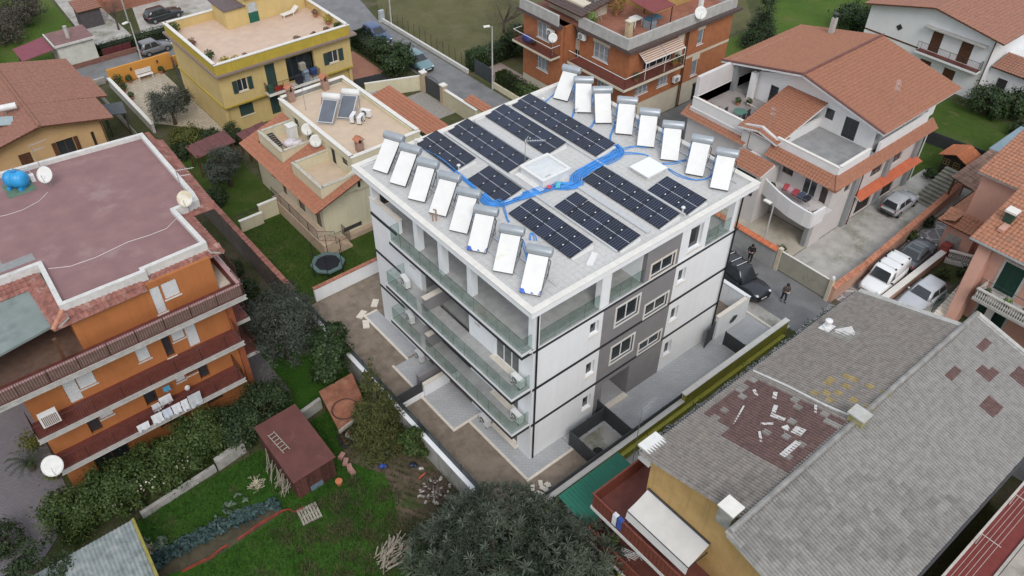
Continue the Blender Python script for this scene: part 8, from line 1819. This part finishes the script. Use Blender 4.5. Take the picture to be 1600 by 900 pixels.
for q in range(900):
    L = lobA[rg.integers(0, len(lobA))]; d_ = rg.normal(size=3); d_[2] = abs(d_[2]) * .9 + .1; d_ /= np.linalg.norm(d_); c = L[:3] + d_ * L[3:] * (.85 + .25 * rg.random())
    ax_ = d_ * .7 + np.array([0, 0, .6]); ax_ /= np.linalg.norm(ax_); a1 = np.cross(ax_, [.3, .5, .8]); a1 /= np.linalg.norm(a1); a2 = np.cross(ax_, a1); S = .34 + .3 * rg.random()
    nb = 11
    for b in range(nb):
        an = 2 * math.pi * b / nb + rg.random(); rd_ = a1 * math.cos(an) + a2 * math.sin(an); L_ = S * (.6 + .5 * rg.random()); dr = rd_ * .9 + ax_ * (.15 + .5 * rg.random()); w_ = np.cross(dr, ax_); w_ /= np.linalg.norm(w_) + 1e-6
        m_ = c + dr * L_ * .55; tip = c + dr * L_ - np.array([0, 0, .06 * L_]); VV += [c, m_ + w_ * .032, tip, m_ - w_ * .032]
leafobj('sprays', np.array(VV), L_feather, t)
iv = thing('ivy_hedge', 'long ivy covered wall with pale frosted top along the ribbed roof', 'hedge', (13, -4.6, 0))
G().box(4.2, 22.4, -5.4, -4.95, -.05, 2.1).mk('wall_core', mat('ivy_core', (.02, .028, .014), .95), iv)
rg = np.random.default_rng(95); n = 13000; px_ = rg.uniform(4.2, 22.6, n); lump = .14 * np.sin(px_ * 2.3) + .1 * np.sin(px_ * 5.1)
p = np.stack([px_, -5.15 + rg.normal(size=n) * .22 + lump * .3, np.clip(2.15 + lump + rg.normal(size=n) * .25, .5, 3.6)], 1)
leafobj('ivy_leaves', leafquads(p, np.tile([-.3, .5, .5], (n, 1)), .075, rg, .3), L_dark, iv)
n = 6500; px_ = rg.uniform(4.2, 22.6, n); lump = .14 * np.sin(px_ * 2.3) + .1 * np.sin(px_ * 5.1); p = np.stack([px_, -4.95 + rg.normal(size=n) * .1, 2.42 + lump + rg.normal(size=n) * .09], 1)
leafobj('pale_seed_heads', leafquads(p, np.tile([-.2, .3, .9], (n, 1)), .045, rg, .5, .8), leafmat('leaf_pale', (.2, .21, .2), (.38, .4, .4), (.55, .57, .58)), iv)
sheet('bare_soil', mat('garden_soil', (.1, .07, .05), .95, .3, 1.6, .6, 12, col2=(.05, .07, .02), f2=.4, s2=.7), [(-7.6, 9.6), (-8.2, 7.2), (-7.0, 5.0), (-7.6, 3.0), (-8.8, 1.0), (-7.2, -1.2), (-4.4, -1.4), (-4.4, 10.8)], -.712)
sheet('vegetable_bed', mat('bed_soil', (.06, .05, .03), .95, .3, 2, .6, 12), [(-20.2, 7.2), (-17.5, 6.3), (-12.9, 6.5), (-12.7, 7.5), (-16.5, 7.9), (-20.2, 8.8)], -.713)
rg = np.random.default_rng(100)
def blades(n, x0, x1, y0, y1, z, h, w, seed, clump=0, mask=None):
    rg = np.random.default_rng(seed)
    if clump:
        cc = rg.random((clump, 2)) * [x1 - x0, y1 - y0] + [x0, y0]; q = cc[rg.integers(0, clump, n)] + rg.normal(size=(n, 2)) * .22
    else: q = rg.random((n, 2)) * [x1 - x0, y1 - y0] + [x0, y0]
    if mask is not None: q = q[mask(q[:, 0], q[:, 1])]
    n = len(q); a = rg.random(n) * 6.283; hh = h * (.5 + .9 * rg.random(n)); ln = rg.normal(size=(n, 2)) * .5
    b = np.stack([q[:, 0], q[:, 1], np.full(n, z)], 1); s_ = np.stack([np.cos(a) * w, np.sin(a) * w, np.zeros(n)], 1); top = b + np.stack([ln[:, 0] * hh, ln[:, 1] * hh, hh], 1)
    return np.stack([b - s_, b + s_, top + s_ * .3, top - s_ * .3], 1).reshape(-1, 3)
inshed = lambda x, y: ~((x > -11.9) & (x < -9.1) & (y > 6.6) & (y < 11.3)) & ~((x < -20) & (y > 6.3)) & ~((x > -7.4 + .5 * np.sin(y * 2.2)) & (y > 1) & (y < 9.5) & (np.sin(x * 13.7 + y * 7.3) > -.6)) & ~((x > -20) & (x < -12.8) & (y > 6.3) & (y < 8.3))
leafobj('grass_blades', blades(46000, -22, -4.5, -8, 11.3, -.72, .15, .022, 101, 0, inshed), L_grass, None, kind='stuff')
leafobj('weed_tufts', blades(15000, -14, -4.6, -8, 6, -.72, .26, .02, 102, 260, inshed), L_weed, None, kind='stuff')
leafobj('lawn_blades', blades(15000, -4, 2.2, 20.5, 31, -.01, .08, .02, 103), L_grass, None, kind='stuff')
def kale(px, py, n, s):
    return leaves((px, py, -.55), .2, n, s, int(abs(px * 77 + py * 131)) % 9999, (1, 1, .8), .8)
VV = []
for k in range(210):
    f = rg.random(); x = -20.1 + 7.2 * f; y = 8.0 - .9 * f + .35 * math.sin(f * 3.1) + rg.uniform(-.42, .42); VV.append(kale(x, y, 15, .12))
leafobj('kale_rows', np.concatenate(VV), L_kale, None, kind='stuff')
VV = [kale(-19.0 + .4 * rg.normal(), 8.9 + .3 * rg.normal(), 13, .16) for _ in range(9)] + [kale(-15.2 + .6 * rg.normal(), 8.6 + .25 * rg.normal(), 11, .13) for _ in range(9)]
leafobj('cabbage_plants', np.concatenate(VV), leafmat('leaf_cabbage', (.04, .07, .05), (.08, .12, .08), (.16, .2, .13)), None, kind='stuff')
for nm in ('grass_blades', 'weed_tufts', 'lawn_blades', 'kale_rows', 'cabbage_plants'):
    o = bpy.data.objects[nm]; o['label'] = {'grass_blades': 'green grass covering the kitchen garden', 'weed_tufts': 'pale dry weed tufts in the rough garden', 'lawn_blades': 'short grass of the trampoline lawn', 'kale_rows': 'blue green kale growing in a long bed', 'cabbage_plants': 'loose cabbage plants beside the kale bed'}[nm]; o['category'] = 'grass' if 'blade' in nm or 'weed' in nm else 'vegetables'
t = thing('garden_wall', 'broken low concrete wall behind the kitchen garden, left part', 'wall', (-16, 11.5, gz)); G().prism([(-19.2, 11.1), (-14.6, 11.5), (-14.6, 11.75), (-19.2, 11.35)], gz, -.25).mk('wall_body', m_oldconc, t); G().prism([(-14.5, 11.45), (-12.6, 11.7), (-12.6, 12.1), (-14.5, 11.85)], gz, .1).mk('wall_body', m_oldconc, t)
t = thing('garden_wall', 'whitish low wall between the red brown shed and rusty roof', 'wall', (-8.6, 11.6, gz)); G().prism([(-10.2, 11.35), (-7.3, 11.8), (-7.3, 12.05), (-10.2, 11.6)], gz, .15).mk('wall_body', m_oldconc, t)
m_maroon = mat('maroon_sheet_roof', (.115, .042, .036), .75, .12, 1.2, .1, 20, col2=(.15, .07, .06), f2=.2, s2=.8)
S_ = thing('garden_shed', 'red brown timber shed with flat sheet roof in the kitchen garden', 'shed', (-10.5, 9, gz))
sx0, sx1, sy0, sy1 = -11.75, -9.25, 6.75, 11.2
G().prism([(sx0 - .12, sy0 - .15), (sx1 + .12, sy0 - .15), (sx1 + .12, sy1 + .1), (sx0 - .12, sy1 + .1)], [1.0, 1.1, 1.5, 1.4], [1.06, 1.16, 1.56, 1.46]).mk('roof', m_maroon, S_)
m_plank = mat('shed_plank', (.085, .032, .026), .85, .3, 4, .3, 30, obj_var=.35)
for k in range(14):
    a = sx0 + k * (sx1 - sx0) / 14; G().box(a, a + .165, sy0 - .02, sy0, gz, 1.0).mk('plank', m_plank, S_)
for k in range(24):
    a = sy0 + k * (sy1 - sy0) / 24; G().box(sx0 - .02, sx0, a, a + .172, gz, 1.0).mk('plank', m_plank, S_)
G().box(sx0, sx1, sy0, sy1, gz, 1.0).mk('frame', m_wood, S_); G().box(sx0 + .8, sx0 + 1.6, sy0 - .035, sy0 - .021, gz, gz + .45).mk('blue_panel', mat('blue_grey_panel', (.13, .18, .22), .7), S_)
t = thing('ladder', 'short wooden ladder lying on the red brown shed roof', 'ladder', (-11.2, 9.6, 1.4))
g = G(); g.bar((-11.5, 10.2, 1.5), (-11.35, 8.6, 1.34), .03); g.bar((-11.1, 10.25, 1.5), (-10.95, 8.65, 1.34), .03)
for k in range(6): f = k / 6 + .05; g.bar((-11.5 + .15 * f, 10.2 - 1.6 * f, 1.51 - .16 * f), (-11.1 + .15 * f, 10.25 - 1.6 * f, 1.51 - .16 * f), .028)
g.mk('frame', mat('weathered_wood', (.3, .27, .23), .9, .2, 6), t)
m_stick = mat('grey_sticks', (.3, .26, .21), .95, .25, 6)
t = thing('stick_bundle', 'bundle of long grey canes leaning on the shed side', 'sticks', (-12.1, 8.6, gz)); rr = random.Random(8); g = G()
for k in range(34): y = 7.2 + rr.random() * 2.6; g.bar((-12.0 - rr.random() * .55, y, gz + rr.random() * .1), (-11.85 - rr.random() * .1, y + rr.uniform(-.5, .9), gz + .5 + rr.random() * 1.0), .02, 4)
g.mk('canes', m_stick, t, kind='stuff')
t = thing('lean_to', 'rusty red sheet roofed lean-to with hose beside the conifer', 'shed', (-6.8, 9.8, gz))
m_rust = mat('rusty_sheet', (.22, .085, .05), .85, .25, 1.6, .2, 20, col2=(.3, .16, .1), f2=.35, s2=.9)
z_ = 1.0
G().prism([(-7.9, 8.35), (-5.7, 8.7), (-5.0, 11.6), (-7.4, 11.6)], [.75, .85, 1.15, 1.1], [.8, .9, 1.2, 1.15]).mk('roof', m_rust, t)
for x, y in ((-7.75, 8.5), (-5.8, 8.8), (-5.2, 11.4), (-7.3, 11.4)): G().box(x, x + .1, y, y + .1, gz, .8).mk('post', m_wood, t)
G().prism([(-7.95, 8.25), (-5.7, 8.6), (-5.7, 8.7), (-7.95, 8.35)], .7, .95).mk('edge_beam', mat('weathered_wood', (.3, .27, .23), .9, .2, 6), t)
G().tube([(-6.8 + .8 * math.cos(a), 9.5 + .75 * math.sin(a), .98 + .06 * math.sin(a)) for a in [k * .35 for k in range(19)]], .03, 5).mk('hose', m_black, label='black hose coiled on the rusty lean-to roof', cat='hose', base=(-6.8, 9.5, .95))
t = thing('lean_to', 'weathered grey green corrugated shed roof at the bottom left', 'shed', (-22, 8, gz)); g = G(); m_gs = mat('corrugated_grey', (.2, .23, .23), .85, .25, 1.5, .2, 20, col2=(.32, .34, .33), f2=.45, s2=1.6, streak=.0)
n = 48; x0, x1 = -25.0, -20.0
for k in range(n):
    a = x0 + (x1 - x0) * k / n; b = x0 + (x1 - x0) * (k + 1) / n; za, zb = .05 * (k % 2), .05 * ((k + 1) % 2)
    g.add([(a, 5.2, 1.2 + za), (b, 5.2, 1.2 + zb), (b + .3, 9.6, 1.55 + zb), (a + .3, 9.6, 1.55 + za), (a, 5.2, 1.17 + za), (b, 5.2, 1.17 + zb), (b + .3, 9.6, 1.52 + zb), (a + .3, 9.6, 1.52 + za)], [(0, 1, 2, 3), (7, 6, 5, 4)])
g.mk('corrugated_roof', m_gs, t); G().box(-24.8, -20.1, 5.4, 9.3, gz, 1.1).mk('shed_wall', m_wood, t); G().prism([(-20.05, 5.1), (-19.9, 5.1), (-19.6, 9.65), (-19.75, 9.65)], 1.15, 1.6).mk('mossy_edge', mat('mossy_edge', (.25, .22, .06), .9, .2), t)
t = thing('wooden_pallet', 'grey wooden pallet lying on the grass below the shed', 'pallet', (-11.81, 5.47, -0.70)); x, y, z = (-11.81, 5.41, -0.70)
for k in range(7): G().cbox((x + (-.51 + k * .17) * math.cos(R(-8)), y + (-.51 + k * .17) * math.sin(R(-8)), gz + .14), (.12, 1.1, .025), R(-8)).mk('slat', mat('weathered_wood', (.3, .27, .23), .9, .2, 6), t)
for k in range(3): G().cbox((x - (-.45 + k * .45) * math.sin(R(-8)), y + (-.45 + k * .45) * math.cos(R(-8)), gz + .065), (1.15, .1, .11), R(-8)).mk('bearer', mat('weathered_wood', (.3, .27, .23), .9, .2, 6), t)
m_net = mat('orange_net', (.3, .05, .03), .9, .2)
for k, (pth, lab) in enumerate((([(-18.81, 6.56, -0.60), (-17.95, 6.48, -0.60), (-17.25, 6.40, -0.60), (-16.65, 6.50, -0.60), (-16.25, 6.57, -0.60)], 'orange plastic netting at the foot of the kale bed'), ([(-15.65, 6.48, -0.60), (-15.11, 6.56, -0.60), (-14.30, 6.63, -0.60), (-13.52, 6.62, -0.60), (-12.92, 6.61, -0.60), (-12.54, 6.41, -0.60), (-12.36, 5.99, -0.60), (-11.91, 6.00, -0.60)], 'orange plastic netting between kale bed and pallet'))):
    t = thing('garden_netting', lab, 'netting', pth[0])
    for q in range(6):
        rr = random.Random(q + k * 9); G().tube([(a + rr.uniform(-.08, .08), b + rr.uniform(-.08, .08), -.68 + .025 * q + rr.uniform(-.02, .02)) for a, b, c in pth], .014, 4).mk('strand', m_net, t)
def lump(name, lab, cat, pts, m, base):
    g = G()
    for (x, y, z, r, sq) in pts: g.ball((x, y, z), r, 8, sq)
    return g.mk(name, m, label=lab, cat=cat, base=base, smooth=True)
for k, (pt, c_, lab, r) in enumerate((((-6.18, 6.72, -0.60), (.03, .17, .4), 'bright blue bucket lying in the rubbish corner', .24), ((-6.84, 5.55, -0.60), (.02, .06, .28), 'dark blue crate beside the soil patch', .22), ((-5.42, 4.45, -0.60), (.02, .03, .06), 'dark blue bag near the garden wall', .22), ((-6.06, 6.12, -0.60), (.012, .012, .015), 'black rubbish sacks behind the blue bucket', .34), ((-6.47, 6.40, -0.60), (.02, .017, .016), 'dark sack left of the black sacks', .26), ((-5.14, 3.98, -0.60), (.5, .5, .48), 'white plastic scrap by the garden wall', .13))):
    lump('garden_rubbish', lab, 'rubbish', [(pt[0], pt[1], gz + r * .6, r, (1.1, .8, .75)), (pt[0] + r * .7, pt[1] - r * .4, gz + r * .45, r * .7, (1, 1.2, .7))], mat('rubbish_%d' % k, c_, .5, .2, 5, .4, 9), (pt[0], pt[1], gz))
pt = (-9.45, 6.11, -0.60); G().lathe((pt[0], pt[1], gz), [(.14, 0), (.2, .34), (.22, .36), (.15, .37)], 12).mk('clay_jar', mat('orange_clay', (.5, .17, .08), .8), label='orange clay jar standing beside the shed', cat='jar', base=(pt[0], pt[1], gz))
m_pb = mat('pink_block', (.36, .19, .17), .9, .2, 3)
for k, pt in enumerate(((-8.34, 7.69, -0.60), (-8.38, 7.17, -0.60), (-8.42, 6.67, -0.60), (-8.45, 6.34, -0.60))): G().cbox((pt[0], pt[1], gz + .14), (.45, .28, .24), .5 + .35 * k, .1).mk('hollow_block', m_pb, label='pinkish building block in the row beside the shed, %s' % ['nearest the back', 'second from the back', 'third from the back', 'nearest the jar'][k], cat='block', group='pink blocks by the shed', base=(pt[0], pt[1], gz))
for k, pt in enumerate(((-7.53, 8.89, -0.60), (-7.61, 8.38, -0.60))):
    g = G(); n = 14; g.loft([[(pt[0] + (.3 + .1 * math.cos(b)) * math.cos(2 * math.pi * q / n), pt[1] + (.3 + .1 * math.cos(b)) * math.sin(2 * math.pi * q / n), gz + .1 + .1 * math.sin(b)) for q in range(n)] for b in [2 * math.pi * u / 8 for u in range(9)]], cap=False); g.mk('old_tyre', m_tyre, label=['old black tyre beside the white crate', 'old tyre half buried in front of the white crate'][k], cat='tyre', base=(pt[0], pt[1], gz), smooth=True)
pt = (-6.95, 8.70, -0.50); t = thing('crate', 'white crate with red lining in the rubbish corner', 'crate', (pt[0], pt[1], gz)); G().cbox((pt[0], pt[1], gz + .2), (.75, .6, .4), .5).mk('box', mat('dirty_white', (.42, .4, .38), .8, .15, 4), t); G().cbox((pt[0], pt[1], gz + .405), (.6, .45, .02), .5).mk('lining', mat('pink_lining', (.35, .12, .1), .8), t)
for k, (a, b, lab) in enumerate(((((-6.01, 6.27, -0.60)), ((-5.53, 6.21, -0.50)), 'red pipe lying across the black sacks'), (((-5.65, 3.45, -0.65)), ((-5.14, 3.51, -0.60)), 'orange brown timber piece on the bare soil'))): G().bar(a, b, .06, 6).mk('loose_pipe', mat('red_pipe', (.4, .09, .06), .7, .15), label=lab, cat='pipe')
t = thing('brush_pile', 'heap of dead branches and pale rubble by the garden wall', 'brush pile', (-5.26, 1.80, -0.70)); rr = random.Random(21); g = G(); cx, cy, _ = (-5.26, 1.80, -0.70)
for k in range(120):
    a = rr.random() * 6.28; r = rr.random() ** .6 * .95; x = cx + r * math.cos(a); y = cy + r * math.sin(a); an = rr.random() * 6.28; L = rr.uniform(.3, .8); h = (1 - r) * .55; g.bar((x, y, gz + h * rr.random()), (x + L * math.cos(an), y + L * math.sin(an), gz + h + rr.uniform(0, .45)), rr.uniform(.008, .022), 4)
g.mk('branches', mat('dead_branch', (.11, .08, .065), .95, .3), t, kind='stuff'); g = G()
for k in range(60): a = rr.random() * 6.28; r = rr.random() * 1.0; g.cbox((cx + r * math.cos(a) - .2, cy + r * math.sin(a) + .3, gz + .08 + .15 * rr.random()), (rr.uniform(.08, .22), rr.uniform(.08, .16), .08), a, rr.random(), rr.random())
g.mk('rubble', mat('pale_rubble', (.4, .37, .34), .95, .25, 5), t, kind='stuff')
t = thing('wood_pile', 'pile of sawn grey branches on the grass at the bottom', 'wood pile', (-9.70, 0.18, -0.70)); cx, cy, _ = (-9.70, 0.18, -0.70); g = G()
for k in range(90):
    a = rr.uniform(-.6, .7) + .3; x = cx + rr.uniform(-.9, .9); y = cy + rr.uniform(-.6, .6); L = rr.uniform(.3, .9); g.bar((x, y, gz + rr.random() * .4), (x + L * math.cos(a), y + L * math.sin(a), gz + .05 + rr.random() * .4), rr.uniform(.02, .045), 5)
g.mk('logs', m_stick, t, kind='stuff')
for k, (pt, lab) in enumerate((((-13.24, 9.19, -0.70), 'pale heap of straw on the grass left of the shed'), ((-19.57, 8.97, -0.70), 'pale scrap of dry stalks at the corner of the grey roof'))):
    g = G()
    for q in range(60): a = rr.random() * 6.28; r = rr.random() * .4; an = rr.random() * 6.28; g.bar((pt[0] + r * math.cos(a), pt[1] + r * 1.4 * math.sin(a), gz + .03), (pt[0] + r * math.cos(a) + .3 * math.cos(an), pt[1] + r * math.sin(a) + .3 * math.sin(an), gz + .1 + .1 * rr.random()), .02, 4)
    g.mk('straw_heap', mat('straw', (.42, .38, .28), .95, .2), label=lab, cat='straw', base=(pt[0], pt[1], gz))
t = thing('outbuilding', 'whitewashed outbuilding with mauve flat roof beyond the far street', 'building', (-3.6, 69, 0)); m_mauve = mat('mauve_felt', (.2, .11, .105), .85, .12, 1.5)
G().box(-5.5, -1.9, 67.5, 70.9, -.05, 2.7).mk('wall', mat('limewash', (.55, .55, .5), .9, .12, 1.2, .1, 20, col2=(.4, .4, .37), f2=.25), t); G().box(-5.65, -1.75, 67.3, 71.05, 2.72, 2.85).mk('roof', m_mauve, t); G().box(-5.7, -1.7, 67.22, 67.3, 2.68, 2.9).mk('white_edge', m_oldwhite, t); G().box(-5.75, -5.65, 67.3, 71.05, 2.68, 2.9).mk('white_edge', m_oldwhite, t); G().tube([(-3.9, 68.6, 2.8), (-3.9, 68.6, 4.1)], .2, 8).mk('flue', m_concp, t)
t = thing('lean_to', 'maroon sloping lean-to roof beside the whitewashed outbuilding', 'lean-to', (-7.3, 69.5, 0)); G().prism([(-8.9, 67.8), (-5.78, 67.6), (-5.78, 71.4), (-8.9, 71.3)], [2.0, 2.45, 2.45, 2.0], [2.06, 2.5, 2.5, 2.06]).mk('roof', mat('maroon_metal', (.2, .045, .065), .55, .1, 1.5), t)
for x, y in ((-8.7, 68), (-8.7, 71), (-6, 68)): G().box(x, x + .12, y, y + .12, 0, 2.0).mk('post', m_wood, t)
capwall('kerb_wall', 'low brick wall along the far street below the outbuilding', mat('brown_brick', (.2, .1, .08), .9, .2, 4), rect(-6, 4.5, 67.45, 67.62), .5, None)
capwall('kerb_wall', 'stone wall along the near side of the far street', m_oldconc, rect(-12, -3.1, 62.5, 62.75), .6, None)
G().box(-1.4, 1.6, 67.75, 67.85, 0, 1.1).mk('screen_fence', mat('dark_red_screen', (.1, .02, .025), .8, .15), label='dark red screen fence at the outbuilding corner', cat='fence', base=(0, 67.8, 0))
t = thing('far_house', 'orange red house wall with tiled base at the top edge', 'building', (9, 82, 0)); G().box(3.0, 20, 80, 86, -.05, 4.5).mk('wall', mat('far_orange', (.4, .13, .06), .85, .1, 1), t); G().box(3.0, 20, 79.3, 79.98, -.05, 1.4).mk('base', mat('far_brick', (.3, .13, .09), .9, .15, 3), t); window(t, Face('-y', 79.3), 9.4, 10.4, .3, 1.2, m_frame_w, m_glass_d, 3, -.01, .06, bars=m_grille)
t = thing('far_shed', 'small shed with terracotta roof near the bare tree', 'shed', (.6, 77.5, 0)); G().box(-.6, 1.7, 76.6, 78.6, -.05, 2.0).mk('wall', mat('dark_shed', (.08, .07, .075), .9), t); tiled_plane('shed_roof', t, m_terra, m_wood, (-.8, 76.4, 2.05), (1, 0, 0), (0, 2.4, .5), 2.7, 2.45, .3, .4)
sheet('far_path', m_concpave, [(-1.5, 70), (3, 70), (3, 90), (-.5, 90)], -.005); sheet('far_meadow', m_field, [(-40, 68), (-1.6, 71.2), (-.6, 100), (-40, 110)], -.014)
sheet('villa_garden', m_lawn, rect(44.8, 51, -2, 7), -.008)
t = thing('garden_shelter', 'dark grey canopied shelter beside the terracotta house', 'shelter', (-5.2, 54, -.7)); G().prism([(-6.2, 53.0), (-4.3, 52.2), (-3.9, 54.6), (-5.9, 55.2)], 1.5, 1.58).mk('roof', mat('slate_sheet', (.09, .1, .11), .6, .1), t)
for x, y in ((-6.0, 53.1), (-4.5, 52.5), (-4.2, 54.4), (-5.8, 54.9)): G().box(x, x + .08, y, y + .08, -.75, 1.5).mk('post', m_dsteel, t)
for k, (x, y, lab) in enumerate(((33.5, -3.35, 'low shrub behind the white van along the salmon wall'), (37.0, -3.2, 'leafy shrub between salmon wall and drive'), (39.8, -3.0, 'shrub at the far end of the salmon wall'), (34.5, -7.0, 'shrub in the sunken garden beside the silver car'), (36.2, -8.0, 'bushy plant below the stone balustrade'), (27.3, 2.4, 'small shrub behind the tile capped forecourt wall'), (46.5, .6, 'weedy shrub beside the mossy steps'))):
    tree('small_shrub', lab, x, y, 0, [(x, y, .35, .6, .45, .45), (x + .5, y + .1, .3, .4, .35, .35)], 1100, .08, L_hedge if k % 2 else L_dark, .03, .2, 200 + k, 26, .32, 'shrub')
